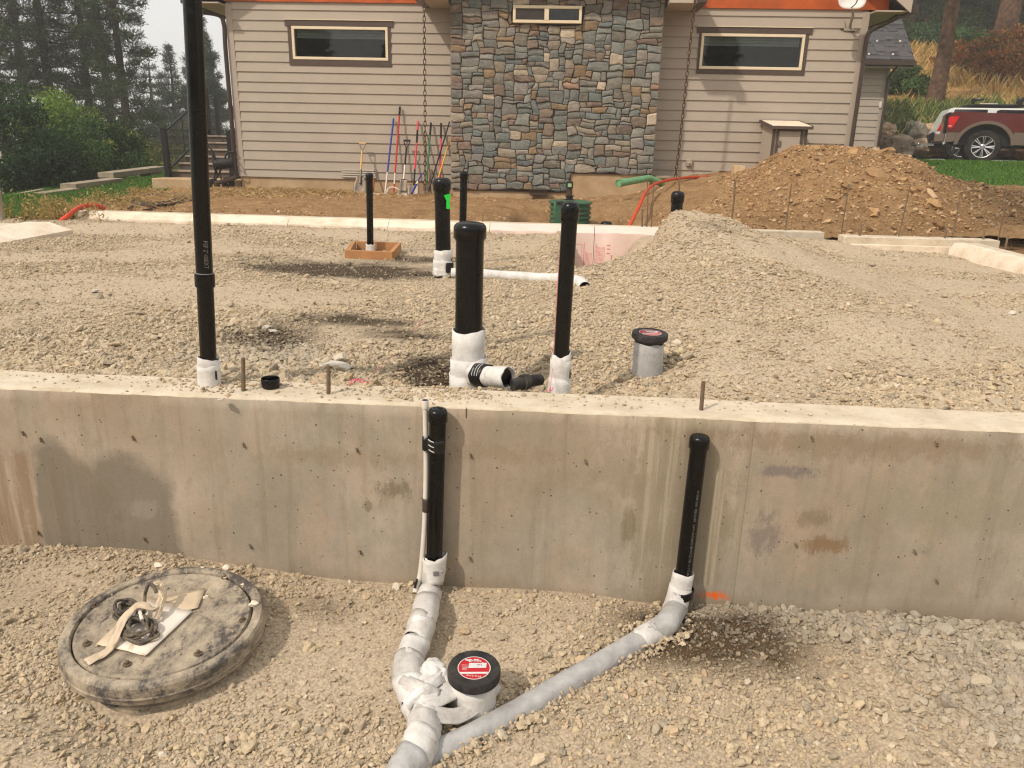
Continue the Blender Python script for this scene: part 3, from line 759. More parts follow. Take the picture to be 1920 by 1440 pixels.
def window(name, out4, in4, par, y, panes=1, trim=True, blind=True):
    X0, X1, Z0, Z1 = rect(out4, y); x0, x1, z0, z1 = rect(in4, y)
    wd = None
    bm = bm_new()
    f = 0.045; yf = y - 0.045
    for a, b in (((x0, z0), (x1, z0 + f)), ((x0, z1 - f), (x1, z1)), ((x0, z0 + f), (x0 + f, z1 - f)), ((x1 - f, z0 + f), (x1, z1 - f))):
        box2(bm, (a[0], yf, a[1]), (b[0], y + 0.05, b[1]), 0.004)
    wd = put(name, bm, M_CREAM, par, smooth=0)
    if trim:
        bm = bm_new()
        for a, b, d in (((X0 + 0.03, Z0), (X1 - 0.03, z0 - 0.003), 0.036), ((X0 - 0.012, z1 + 0.003), (X1 + 0.012, Z1), 0.042), ((X0 + 0.03, z0 - 0.002), (x0 - 0.003, z1 + 0.002), 0.034), ((x1 + 0.003, z0 - 0.002), (X1 - 0.03, z1 + 0.002), 0.034)):
            box2(bm, (a[0], y - d, a[1]), (b[0], y + 0.0, b[1]))
        put('trim', bm, M_TRIMB, wd, smooth=0)
        bm = bm_new(); box2(bm, (X0 - 0.02, y - 0.055, Z1 + 0.001), (X1 + 0.02, y, Z1 + 0.010)); put('drip_cap', bm, M_CREAM, wd, smooth=0)
    if panes == 2:
        xm = (x0 + x1) / 2 - 0.01
        bm = bm_new(); box2(bm, (xm - 0.035, yf - 0.006, z0 + f), (xm + 0.035, y + 0.05, z1 - f)); put('mullion', bm, M_CREAM, wd, smooth=0)
        bm = bm_new(); box2(bm, (x0 + f, yf + 0.012, z0 + f), (xm - 0.035, yf + 0.014, z1 - f)); put('insect_screen', bm, M_SCREEN, wd, smooth=0)
        cuts = [(xm + 0.035, x1 - f)]
    else: cuts = [(x0 + f, x1 - f)]
    for a, b in cuts:
        bm = bm_new(); box2(bm, (a, y - 0.012, z0 + f), (b, y - 0.008, z1 - f)); put('pane', bm, M_GLASS, wd, smooth=0)
    if blind:
        bm = bm_new()
        for k in range(3): box2(bm, (x0 + f + 0.01, y + 0.07 + 0.004 * k, z1 - f - 0.045 * (k + 1) + 0.004), (x1 - f - 0.01, y + 0.085 + 0.004 * k, z1 - f - 0.045 * k))
        put('blind', bm, M_BLIND, wd, smooth=0)
    bm = bm_new()                                  # dark room behind the pane, open towards it
    a, b, c, d = x0 - 0.1, x1 + 0.1, z0 - 0.4, z1 + 0.3
    for p, q in (((a, y + 2.2, c), (b, y + 2.25, d)), ((a - .05, y + 0.17, c), (a, y + 2.2, d)), ((b, y + 0.17, c), (b + .05, y + 2.2, d)), ((a, y + 0.17, c - .05), (b, y + 2.2, c)), ((a, y + 0.17, d), (b, y + 2.2, d + .05))):
        box2(bm, p, q)
    put('interior', bm, M_DARKROOM, wd, smooth=0)
    return (x0, x1, z0, z1)
M_SCREEN = plain('grey insect screen', S(70, 66, 62), 0.9, 0.1)
WL_O = ((536, 37), (738, 41), (737, 126), (541, 122)); WL_I = ((547, 49), (729, 52), (728, 115), (551, 111))
WR_O = ((1309, 51), (1523, 53), (1509, 142), (1300, 138)); WR_I = ((1316, 63), (1511, 65), (1500, 133), (1309, 129))
HL = rect(WL_I, YH); HR = rect(WR_I, YH)
pad_h = lambda h: (h[0] + 0.012, h[1] - 0.012, h[2] + 0.012, h[3] - 0.012)
wall_with_hole(XL, -1.6, z_lo - EXP, 3.3, pad_h(HL), house)
wall_with_hole(1.2, XR, z_lo - EXP, 3.3, pad_h(HR), house)
window('window', WL_O, WL_I, house, YH); window('window', WR_O, WR_I, house, YH)
for side, (x0, x1, h) in enumerate(((XL + 0.10, -1.90, HL), (1.42, XR - 0.10, HR))):
    k = -1
    for k in range(-1, 17):
        zb = z_lo + k * EXP
        if zb > 3.06: break
        hh = min(EXP + 0.022, 3.2 - zb)
        if side == 0 and k == -1: zb2, hh = zb + 0.03, EXP - 0.01
        else: zb2 = zb
        if side == 1 and k < 1: continue
        if zb + EXP > h[2] and zb < h[3]:
            board(x0, h[0] - 0.02, zb2, house, h=hh); board(h[1] + 0.02, x1, zb2, house, h=hh)
        else: board(x0, x1, zb2, house, h=hh)
# right bay: siding steps down towards the stone with a slanted end
for k, xe in ((0, 2.63), (-1, 2.30), (-2, 2.2)):
    board(1.42, xe, z_lo + k * EXP, house)
bm = bm_new(); a = at(1340, 330, Y=YH - 0.03); b = at(1362, 306, Y=YH - 0.03)
prism(bm, [(2.18, z_lo - EXP), (2.30, z_lo - EXP), (2.66, z_lo + EXP), (2.54, z_lo + EXP)], 0.02, Matrix.Translation((0, YH - 0.034, 0))); put('slant_trim', bm, M_SIDE, house)
for x in (XL - 0.012, XR - 0.10):
    bm = bm_new(); box2(bm, (x, YH - 0.034, z_lo - EXP + 0.03 if x < 0 else z_lo + EXP - .3), (x + 0.112, YH + 0.0, 3.02)); put('corner_board', bm, M_SIDE, house, smooth=0)
for x0, x1 in ((XL, XL + 0.16), (XR - 0.16, XR)):
    bm = bm_new(); box2(bm, (x0, YH + 0.165, -0.3), (x1, YH + 8.5, 3.3)); put('side_wall', bm, M_SIDE, house, smooth=0)
bm = bm_new(); box2(bm, (XL, YH + 8.3, -0.3), (XR, YH + 8.46, 3.3)); put('rear_wall', bm, M_SIDE, house, smooth=0)
M_FND = plain('house foundation concrete', S(182, 158, 124), 0.85, 0.2, var=0.12, scale=4, dirt=S(150, 110, 70), dirt_amt=0.5, bump=0.3)
for a_, b_ in (((XL + 0.02, YH - 0.006, -0.9), (-1.7, YH + 0.2, z_lo - EXP + 0.04)), ((1.3, YH - 0.006, -0.9), (XR - .02, YH + 0.2, z_lo + EXP + .02))):
    bm = bm_new(); box2(bm, a_, b_); put('foundation', bm, M_FND, house, smooth=0)
# crawl space louvre low on the left wall
p = at(640, 316, Y=YH - .03); q = at(682, 334, Y=YH - .03)
lv = bm_new(); box2(lv, (p.x, YH - 0.038, q.z), (q.x + .25, YH - 0.026, p.z)); lv = put('louvre', lv, M_SIDE, house, smooth=0)
for k in range(4):
    bm = bm_new(); z = q.z + (p.z - q.z) * (k + 0.5) / 4; box(bm, ((p.x + q.x + .25) / 2, YH - 0.048, z), (q.x + .21 - p.x, 0.012, (p.z - q.z) / 4 - 0.012), rx=-0.35); put('slat', bm, M_SIDE, lv, smooth=0)

# roof, eaves and stained frieze boards (mostly above the frame)
ZF0 = at(600, 4, Y=YH - .05).z; ZF1 = at(1500, 17, Y=YH - .05).z
bm = bm_new(); box2(bm, (XL - 0.02, YH - 0.055, ZF0), (-1.94, YH - 0.02, ZF0 + 0.25)); put('frieze_board', bm, M_BEAM, house, smooth=0)
bm = bm_new(); box2(bm, (1.47, YH - 0.055, ZF1), (XR + 0.28, YH - 0.02, ZF1 + 0.25)); put('frieze_board', bm, M_BEAM, house, smooth=0)
RX = (XL + XR) / 2
for s in (-1, 1):
    bm = bm_new(); xe = (XL - 0.52) if s < 0 else (XR + 0.52)
    ze = 3.00; zr = ze + abs(RX - xe) * 0.75
    prism(bm, [(xe, ze), (RX, zr), (RX, zr + 0.2), (xe, ze + 0.2)], 9.2, Matrix.Translation((0, YH - 0.33, 0))); put('roof', bm, M_ROOF, house, smooth=0)
    bm = bm_new(); box2(bm, (xe + 0.02 * (-s), YH - 0.31, 2.985), (XL if s < 0 else XR, YH + 8.5, 3.005)); put('soffit', bm, M_SOFFIT, house, smooth=0)
    bm = bm_new(); box2(bm, (xe - 0.02, YH - 0.33, 2.965), (xe + 0.0, YH + 8.6, 3.11)); put('fascia', bm, M_SPOUT, house, smooth=0)
    bm = bm_new(); box2(bm, (xe - 0.13 if s < 0 else xe + 0.02, YH - 0.30, 2.98), (xe - 0.022 if s < 0 else xe + 0.13, YH + 8.5, 3.09)); put('gutter', bm, M_SPOUT, house, smooth=0)
    bm = bm_new()
    prism(bm, [(xe, ze - 0.04), (xe + (-s) * 1.6, ze - 0.04 + 1.2), (xe + (-s) * 1.6, ze + 0.16 + 1.2), (xe, ze + 0.16)], 0.03, Matrix.Translation((0, YH - 0.362, 0))); put('barge_board', bm, M_SOFFIT, house, smooth=0)
gable = bm_new(); prism(gable, [(XL, 3.22), (XR, 3.22), (RX, 3.22 + (XR - XL) / 2 * 0.74)], 0.1, Matrix.Translation((0, YH, 0))); put('gable', gable, M_SIDE, house, smooth=0)
# downspouts
def spout(pts, par=house, r=0.042):
    bm = bm_new(); tube(bm, bez(pts, 5), r, 8, flat=0.75); return put('downspout', bm, M_SPOUT, par, smooth=50)
a = at(392, 14, Y=YH - .05)
spout([(-6.42, YH + 0.02, 2.98), (-6.40, YH + 0.0, 2.90), (at(410, 30, Y=YH).x, YH - 0.02, at(410, 29, Y=YH).z), (at(422, 45, Y=YH).x, YH - 0.05, at(422, 47, Y=YH).z), (XL - 0.05, YH - 0.06, 2.3), (XL - 0.05, YH - 0.06, 1.2), (XL - 0.05, YH - 0.06, 0.30), (XL - 0.055, YH - 0.09, 0.18), (XL - 0.28, YH - 0.45, 0.09)])
c1 = at(1640, 58, Y=YH - .1)
spout([(at(1688, 22, Y=YH).x, YH + 0.02, at(1688, 20, Y=YH).z), (at(1680, 33, Y=YH).x, YH - 0.02, at(1680, 32, Y=YH).z), (at(1655, 47, Y=YH).x, YH - 0.05, at(1655, 46, Y=YH).z), (at(1630, 58, Y=YH).x, YH - 0.08, at(1628, 59, Y=YH).z), (XR + 0.0, YH - 0.09, 2.55), (XR + 0.0, YH - 0.09, 1.6), (XR + 0.0, YH - 0.09, 0.55)])
# little eave over the stone bay with its gutters
bm = bm_new(); zz = at(1280, 9, Y=13.3).z
box2(bm, (-2.33, YC - 0.28, zz), (-1.96, YH - 0.06, zz + 0.12)); put('bay_soffit', bm, M_SOFFIT, house, smooth=0); bm = bm_new(); box2(bm, (1.50, YC - 0.28, zz), (1.92, YH - 0.06, zz + 0.12)); put('bay_soffit', bm, M_SOFFIT, house, smooth=0)
bm = bm_new(); box2(bm, (-2.46, YC - 0.36, zz + 0.0), (-2.335, YH - 0.06, zz + 0.13)); put('bay_gutter', bm, M_SPOUT, house, smooth=0); bm = bm_new(); box2(bm, (1.925, YC - 0.36, zz), (2.05, YH - 0.06, zz + 0.13)); put('bay_gutter', bm, M_SPOUT, house, smooth=0)
bm = bm_new(); prism(bm, [(-2.46, 3.28), (2.05, 3.28), (-0.2, 4.6)], 0.9, Matrix.Translation((0, YC - 0.3, 0))); put('bay_roof', bm, M_ROOF, house, smooth=0)

# ------------------------------------------------------------------ stone bay
XC0, XC1 = -1.935, 1.465
zA = at(960, 357, Y=YC).z; zB = at(1160, 325, Y=YC).z; xS = at(1072, 340, Y=YC).x
def stone_face_mat():
    m = Mat('split face stone', 0.85, 0.2); v = m.vec(world=True)
    c = m.attr('tint')
    c = m.mix(m.ramp(m.noise(14, 7, 0.7, m.vec((1, 1, 1.8), True), 0.5), [(0.32, 0.7), (0.58, 0.0)]), c, m.mix(1.0, c, (0.52, 0.48, 0.44), 'MULTIPLY'))
    c = m.mix(m.ramp(m.noise(9, 6, 0.7, m.vec((1, 1, 2), True, (4, 4, 4))), [(0.5, 0.0), (0.72, 0.5)]), c, S(168, 154, 132))
    m.col(c); m.bump(m.noise(22, 7, 0.75, m.vec((1, 1, 2), True)), 0.9, 0.02); return m.m
M_STONEF = stone_face_mat()
M_MORTAR = plain('dark recessed joint', S(58, 52, 46), 0.95, 0.1, var=0.2, scale=20)
bay = bm_new(); box2(bay, (XC0 + 0.03, YC + 0.035, zB - .02), (XC1 - 0.03, YH + 0.05, 3.5)); box2(bay, (XC0 + 0.03, YC + 0.036, zA - .02), (xS - 0.02, YH + 0.049, zB - .021))
bay = put('stone_bay', bay, M_MORTAR, house, smooth=0)
bm = bm_new(); box2(bm, (XC0 + 0.04, YC + 0.06, -0.9), (XC1 - 0.04, YH, zB - 0.022)); put('foundation', bm, M_FND, bay, smooth=0)
W4 = ((962, 10), (1092, 12), (1090, 46), (962, 42))
wx0, wx1, wz0, wz1 = rect(W4, YC)
window('window', W4, W4, bay, YC, panes=2, trim=False, blind=False)
SP = [S(122, 124, 116), S(128, 126, 118), S(116, 118, 112), S(118, 122, 116), S(108, 116, 112), S(128, 124, 114), S(112, 108, 98), S(140, 130, 114), S(124, 110, 96), S(102, 108, 107), S(132, 128, 122), S(150, 140, 124), S(122, 104, 92), S(138, 118, 92), S(184, 170, 148), S(146, 118, 98), S(112, 100, 92), S(146, 138, 128)]
SPW = [14, 12, 10, 12, 8, 12, 10, 12, 10, 5, 9, 8, 7, 7, 2.6, 1.5, 5, 8]
def ashlar(x0, x1, z0, z1, u, holes):
    nx = int(round((x1 - x0) / u)); nz = int(round((z1 - z0) / u)); ux = (x1 - x0) / nx; uz = (z1 - z0) / nz
    g = np.zeros((nz, nx), int)
    for hx0, hx1, hz0, hz1 in holes:
        for j in range(nz):
            for i in range(nx):
                cx = x0 + (i + .5) * ux; cz = z0 + (j + .5) * uz
                if hx0 < cx < hx1 and hz0 < cz < hz1: g[j, i] = -1
    out = []; rng = random.Random(11)
    for j in range(nz):
        i = 0
        while i < nx:
            if g[j, i] != 0: i += 1; continue
            wv, hv = rng.choice([(4, 2), (5, 2), (6, 2), (3, 2), (5, 3), (4, 3), (6, 3), (7, 2), (3, 3), (2, 2), (8, 3), (5, 4), (4, 4), (3, 1), (5, 2), (4, 1), (6, 2)])
            run = 0
            while i + run < nx and g[j, i + run] == 0: run += 1
            wv = min(wv, run)
            if run - wv == 1: wv = min(run, wv + 1)
            hh = 1
            while hh < hv and j + hh < nz and all(g[j + hh, i + q] == 0 for q in range(wv)): hh += 1
            g[j:j + hh, i:i + wv] = 1
            out.append((x0 + i * ux, x0 + (i + wv) * ux, z0 + j * uz, z0 + (j + hh) * uz)); i += wv
    return out
def stone_geo(bm, r, wrp, ymap):
    """one split stone: wobbly outline, chamfered rim, faceted face"""
    a, b, c, d = r; gap = 0.004; pts = []
    nxs = max(2, int((b - a) / 0.06)); nzs = max(2, int((d - c) / 0.06))
    for k in range(nxs): pts.append((a + (b - a) * k / nxs, c))
    for k in range(nzs): pts.append((b, c + (d - c) * k / nzs))
    for k in range(nxs): pts.append((b - (b - a) * k / nxs, d))
    for k in range(nzs): pts.append((a, d - (d - c) * k / nzs))
    cx, cz = (a + b) / 2, (c + d) / 2
    hw, hh = (b - a) / 2, (d - c) / 2
    pr = random.uniform(0.010, 0.040); tx, tz = random.uniform(-.05, .05), random.uniform(-.05, .05)
    rnd = random.uniform(0.0, 0.05)
    ring = [[], [], []]
    for x, z in pts:
        dx, dz = wrp(x, z); dx = 0 if (abs(x - XC0) < .012 or abs(x - XC1) < .012) else dx; u, v = (x - cx) / hw, (z - cz) / hh
        k = 1 - rnd * (u * u * v * v)
        x1 = cx + (x - cx) * k + dx; z1 = cz + (z - cz) * k + dz
        for q, (g_, dep) in enumerate(((gap, 0.0), (gap, pr * 0.62), (gap + random.uniform(0.008, 0.02), pr))):
            xx = x1 - math.copysign(min(g_, hw * .5), x - cx) * min(1, abs(u) * 1.2); zz_ = z1 - math.copysign(min(g_, hh * .5), z - cz) * min(1, abs(v) * 1.2)
            dd = dep + ((tx * (xx - cx) + tz * (zz_ - cz)) if q else 0) + (random.uniform(-.003, .003) if q == 2 else 0)
            ring[q].append(bm.verts.new(ymap(xx, zz_, dd)))
    n = len(pts)
    for q in (0, 1):
        for i in range(n): bm.faces.new((ring[q][i], ring[q][(i + 1) % n], ring[q + 1][(i + 1) % n], ring[q + 1][i]))
    ctr = bm.verts.new(ymap(cx + random.uniform(-.2, .2) * hw, cz + random.uniform(-.2, .2) * hh, pr + random.uniform(0.0, 0.008)))
    for i in range(n): bm.faces.new((ring[2][i], ring[2][(i + 1) % n], ctr))
def wrp(x, z):
    n1 = mnoise.noise_vector(Vector((x * 4.0, z * 4.0, 3.1))); n2 = mnoise.noise_vector(Vector((x * 17, z * 17, 9.7)))
    u, v = x / 0.115 + 100, z / 0.115 + 100; i, j = int(u), int(v); f, g = u - i, v - j     # straight kinked joints
    h = lambda a, b, s: random.Random(a * 7919 + b * 104729 + s).uniform(-1, 1)
    q = [(h(i, j, s) * (1 - f) + h(i + 1, j, s) * f) * (1 - g) + (h(i, j + 1, s) * (1 - f) + h(i + 1, j + 1, s) * f) * g for s in (1, 2)]
    return 0.016 * n1.x + 0.005 * n2.x + 0.036 * q[0], 0.014 * n1.y + 0.005 * n2.y + 0.026 * q[1]
ash = ashlar(XC0, XC1, zA, 3.10, 0.0455, [(wx0 - .02, wx1 + .02, wz0 - .02, wz1 + .02), (xS, 9, -9, zB)])
ash = [r for r in ash if r[1] - r[0] > 0.02]
ash.sort(key=lambda r: -(r[1] - r[0]) * (r[3] - r[2]))
fmap = lambda x, z, d: (min(max(x, XC0 - .006), XC1 + .006), YC + 0.04 - d, z)
rest = bm_new(); restcol = []
def stone_col(): 
    c = random.choices(SP, SPW)[0]; k = random.uniform(0.92, 1.32); return tuple(min(1, x * k) for x in c)
for i, r in enumerate(ash):
    if i < 290:
        bm = bm_new(); stone_geo(bm, r, wrp, fmap); put('stone', bm, M_STONEF, bay, smooth=28, col=stone_col())
    else:
        n0 = len(rest.verts); stone_geo(rest, r, wrp, fmap); restcol += [stone_col()] * (len(rest.verts) - n0)
for xs_, sgn in ((XC0 + 0.045, -1), (XC1 - 0.045, 1)):
    for r in ashlar(YC + 0.06, YH, zB, 3.10, 0.075, []):
        n0 = len(rest.verts); stone_geo(rest, r, lambda x, z: (0, wrp(x, z)[1]), lambda x, z, d: (xs_ + sgn * d, x, z)); restcol += [stone_col()] * (len(rest.verts) - n0)
o = put('stones', rest, M_STONEF, bay, smooth=28, col=(1, 1, 1)); o['kind'] = 'stuff'
cc = np.ones((len(restcol), 4), np.float32); cc[:, :3] = restcol
o.data.color_attributes['tint'].data.foreach_set('color', cc.ravel())
bm = bm_new(); p = at(1010, 361, Y=YC - .02); box(bm, (p.x, YC - 0.03, p.z), (0.30, 0.12, 0.10), bev=0.01); box(bm, (p.x, YC - 0.05, p.z + 0.052), (0.33, 0.15, 0.014)); put('crawl_vent', bm, M_SPOUT, house)
bm = bm_new(); p = at(1292, 305, Y=YH - .03); box(bm, (p.x, YH - 0.05, p.z), (0.10, 0.05, 0.12), bev=0.008); lathe(bm, [(0.02, 0), (0.02, 0.05), (0, 0.05)], (p.x, YH - 0.07, p.z), 10, axis=(0, -1, -.5)); put('hose_bib', bm, M_SIDE, house)
bm = bm_new(); p = at(1588, 52, Y=YH - .03); tube(bm, bez([(p.x - .1, YH - .03, p.z - .02), (p.x + .1, YH - .035, p.z - .06), (p.x + .2, YH - .04, p.z - 0.03)], 5), 0.008, 6); put('cable', bm, M_TRIMB, house)

# ------------------------------------------------------------------ wing behind the right corner
YW2 = 23.0
wing = bm_new(); xw = 8.62; box2(wing, (5.5, YW2, 0.3), (xw - .005, YW2 + 6, 3.22)); wing = put('wing', wing, M_SIDE, house, smooth=0)
for k in range(14):
    zb = 0.78 + k * 0.178
    if zb > 3.1: break
    board(5.6, xw - 0.10, zb, wing, y=YW2, h=min(0.2, 3.2 - zb))
bm = bm_new(); box2(bm, (xw - 0.10, YW2 - 0.034, 0.7), (xw + 0.01, YW2, 3.15)); put('corner_board', bm, M_SIDE, wing, smooth=0)
eY, eZ, sl_ = 22.55, 3.16, 0.87
bm = bm_new(); v = [bm.verts.new(p) for p in ((5.0, eY, eZ), (9.08, eY, eZ), (9.08, eY + 4, eZ + 4 * sl_), (5.0, eY + 4, eZ + 4 * sl_), (5.0, eY, eZ - .16), (9.08, eY, eZ - .16), (9.08, eY + 4, eZ + 4 * sl_ - .2), (5.0, eY + 4, eZ + 4 * sl_ - .2))]
for f in ((0, 1, 2, 3), (7, 6, 5, 4), (0, 4, 5, 1), (1, 5, 6, 2), (3, 2, 6, 7), (0, 3, 7, 4)): bm.faces.new([v[i] for i in f])
put('wing_roof', bm, M_ROOF, wing, smooth=0)
bm = bm_new(); box2(bm, (5.0, eY - 0.11, eZ - 0.13), (9.09, eY - 0.005, eZ - 0.02)); put('wing_gutter', bm, M_SPOUT, wing, smooth=0)
bm = bm_new(); box2(bm, (5.0, eY, eZ - 0.18), (9.06, YW2, eZ - 0.165)); put('wing_soffit', bm, M_SOFFIT, wing, smooth=0)
ang = math.atan(sl_); row = 0; sh_me = {}
for row in range(20):
    y0 = eY + row * 0.10; z0 = eZ + row * 0.10 * sl_
    x = 6.7 - (row % 2) * 0.16 - random.random() * .1
    while x < 9.06:
        wv = random.choice((0.18, 0.24, 0.30, 0.36)); wv = min(wv, 9.08 - x); th = random.choice((0.010, 0.014, 0.022))
        if wv > 0.05:
            bm = bm_new(); box(bm, (x + wv / 2 - 0.004, y0 + 0.075, z0 + 0.075 * sl_ + th / 2 + .004), (wv - 0.008, 0.2, th), rx=ang)
            put('shingle', bm, M_SHING[random.randrange(3)] if 'M_SHING' in globals() else M_ROOF, wing, smooth=0)
        x += wv
for px, py in ((1642, 94), (1685, 94), (1628, 110), (1673, 110)):
    p = at(px, py, Y=eY + 0.55 if py < 100 else eY + 0.12); zr = eZ + (p.y - eY) * sl_ + .04
    bm = bm_new(); box(bm, (p.x, p.y, zr), (0.05, 0.05, 0.05), bev=0.01); put('snow_guard', bm, M_PVC, wing)
spout([(at(1678, 125, Y=YW2 - .3).x, eY - 0.05, eZ - 0.1), (at(1674, 133, Y=22.8).x, 22.7, 2.93), (xw + 0.0, YW2 - 0.08, 2.72), (xw + 0.0, YW2 - 0.09, 2.3), (xw, YW2 - 0.09, 0.75)], wing, 0.05)
bm = bm_new(); p = at(1669, 155, Y=YW2 + .3); box(bm, (xw + 0.13, YW2 + 0.3, p.z + .08), (0.2, 0.2, 0.03)); box(bm, (xw + 0.13, YW2 + .3, p.z - 0.05), (0.12, 0.12, 0.22), bev=0.02); box(bm, (xw + 0.05, YW2 + .3, p.z - .15), (0.12, 0.04, 0.06)); put('wall_lamp', bm, M_TAPE, wing)
bm = bm_new(); p = at(1651, 197, Y=YW2 - .04); box(bm, (p.x, YW2 - 0.04, p.z), (0.07, 0.04, 0.17), bev=0.01); put('sensor_box', bm, M_PVC, wing)

# ================================================================== YARD, LAWN, DRIVEWAY, HILL
def T(X, Y):
    X = np.asarray(X, float); Y = np.asarray(Y, float)
    zl = np.interp(X, [-14, -10.5, -9, -7, -5.8, -2, 0, 1.2, 1.7, 3, 4.8, 6.0, 6.6, 10, 14], [-.42, -.30, -.09, -.05, -.03, -.03, -.03, .1, .33, .50, .66, .60, .70, .74, .74])
    zf = np.interp(X, [-14, -7, -5, 0, 3, 5, 6, 8, 12], [-.3, -.15, -.03, -.02, -.1, -.02, .12, .4, .6])
    t = np.where(X > 0.4, sstep(9.5, 11.5, Y), sstep(9.4, 13.4, Y))
    z = zf + (zl - zf) * t
    zr = np.interp(Y, [9.4, 10, 11, 12, 14, 16.5], [-.03, .08, .30, .46, .64, .74]); kr = sstep(4.4, 5.4, X) * sstep(18, 16, Y) * sstep(9, 8, X); z = z * (1 - kr) + zr * kr
    z = z + np.where(X < -6.5, 0.035 * np.clip(Y - 14, 0, 8), 0) * sstep(-6.5, -7.5, X)
    z = z - 0.45 * np.clip(-11.0 - X, 0, 6) * 0.5
    dip = sstep(17.6, 19.4, Y) * sstep(5.0, 7.0, X); z = z * (1 - dip) + 0.60 * dip
    pit = sstep(-0.75, -0.35, X) * sstep(1.45, 0.9, X) * sstep(11.1, 10.2, Y)
    z = z - (0.42 + 0.16 * fbm(X * 2.4, Y * 2.4, 83)) * pit
    return z
M_DIRT = None
def dirt_mat():
    m = Mat('tan subsoil', 0.95, 0.1); v = m.vec(world=True)
    c = m.ramp(m.noise(3.5, 8, 0.72, v), [(0.3, S(146, 113, 76)), (0.5, S(178, 142, 100)), (0.72, S(198, 164, 120))])
    c = m.mix(m.ramp(m.noise(24, 7, 0.75, v), [(0.35, 0.5), (0.6, 0.0)]), c, S(116, 88, 62))
    c = m.mix(1.0, c, m.attr('tint'), 'MULTIPLY'); m.col(c)
    m.bump(m.noise(14, 8, 0.75, v), 1.0, 0.07); m.bump(m.voro(30, v), -0.4, 0.02); return m.m
M_DIRT = dirt_mat()
def lawn_mat():
    m = Mat('lawn', 0.9, 0.2); v = m.vec(world=True)
    g = m.ramp(m.noise(3, 7, 0.75, v), [(0.3, S(52, 84, 24)), (0.5, S(72, 108, 34)), (0.75, S(94, 128, 46))])
    g = m.mix(m.ramp(m.noise(60, 4, 0.7, v), [(0.35, 0.5), (0.65, 0.0)]), g, S(36, 60, 18))
    d = m.ramp(m.noise(7, 7, 0.75, v), [(0.3, S(128, 94, 58)), (0.7, S(178, 142, 94))])
    m.col(m.mix(m.attr('tint', out='Fac'), d, g)); m.bump(m.noise(70, 4, 0.7, v), 0.8, 0.03); return m.m
M_LAWN = lawn_mat()

xs = np.arange(-7.2, 7.6, 0.045); ys = np.arange(PF + 0.27, YH + 0.02, 0.045)
gx, gy, gf = grid(xs, ys)
rough = 0.02 * fbm(gx * 2.2, gy * 2.2, 81, 5) + 0.014 * fbm(gx * 8, gy * 8, 82, 3) + 0.05 * gauss(gx, gy, -2.5, 11.2, 3.0, .5)
rough = rough + 0.05 * np.abs(fbm(gx * 3.1, gy * 4.0, 85, 4)) + 0.02 * fbm(gx * 18, gy * 18, 86, 2)
gz = T(gx, gy) + rough - 0.5 * (sstep(4.9, 5.1, gx) * sstep(11.9, 12.1, gy)) - 0.3 * sstep(-6.9, -7.1, gx)
dk = np.clip(0.8 * gauss(gx, gy, 5.9, 10.9, 1.3, 0.9) + 0.5 * gauss(gx, gy, -.45, 10.0, .35, .5) + 0.25 * gauss(gx, gy, 1.0, 10.2, .5, .5), 0, 1)[:, None] * (0.6 + 0.6 * vnoise(gx * 3, gy * 3, 84))[:, None]
dk = np.clip(dk, 0, 1)
npmesh('dirt_yard', np.stack([gx, gy, gz], 1), gf, M_DIRT, (1 - dk) + dk * np.array([0.40, 0.42, 0.44]))['kind'] = 'structure'

for x0, x1, y1 in ((4.5, 13.0, PF + .35), (-14.0, -7.34, 8.3)):      # bare soil outside the side foundations
    xs = np.linspace(x0, x1, 110); ys = np.linspace(YB - .02, y1, 90); sx, sy, sf = grid(xs, ys)
    sz = -0.16 + 0.05 * fbm(sx * 1.3, sy * 1.3, 87, 4) + 0.02 * fbm(sx * 6, sy * 6, 88, 3)
    npmesh('side_yard', np.stack([sx, sy, sz], 1), sf, M_DIRT, np.full((len(sx), 3), .8))['kind'] = 'structure'
def lawn_mask(X, Y):
    n = 0.5 * fbm(X * 1.2, Y * 1.2, 91)
    r = sstep(11.9, 12.3, Y + .6 * n) * sstep(4.6, 5.0, X)
    l = sstep(-6.9, -7.2, X + 0.25 * n + 0.06 * (Y - 12)) + sstep(14.8, 15.1, Y) * sstep(-6.6, -6.9, X)
    return np.clip(r + l, 0, 1)
xs = np.arange(-13.4, 24, 0.12); ys = np.arange(8.0, 27.4, 0.12)
gx, gy, gf = grid(xs, ys); inside = (gx > -5.9) & (gx < 4.6) & (gy < 23)
gz = T(gx, gy) + 0.02 * fbm(gx * 1.5, gy * 1.5, 92, 3) - 0.03 - 0.6 * ((gx > -6.9) & (gx < 5.05) & (gy < 13.9) & (gy > 9)) - 0.6 * ((gx >= 5.05) & (gx < 7.5) & (gy < 11.9) & (gy > 9)) - 0.6 * ((gx > -5.7) & (gx < 4.7)) - 0.9 * ((gy < 9.3) & (gx > -5.9)) 
ml = lawn_mask(gx, gy)
npmesh('lawn', np.stack([gx, gy, gz], 1), gf, M_LAWN, np.repeat(ml[:, None], 3, 1))['kind'] = 'structure'
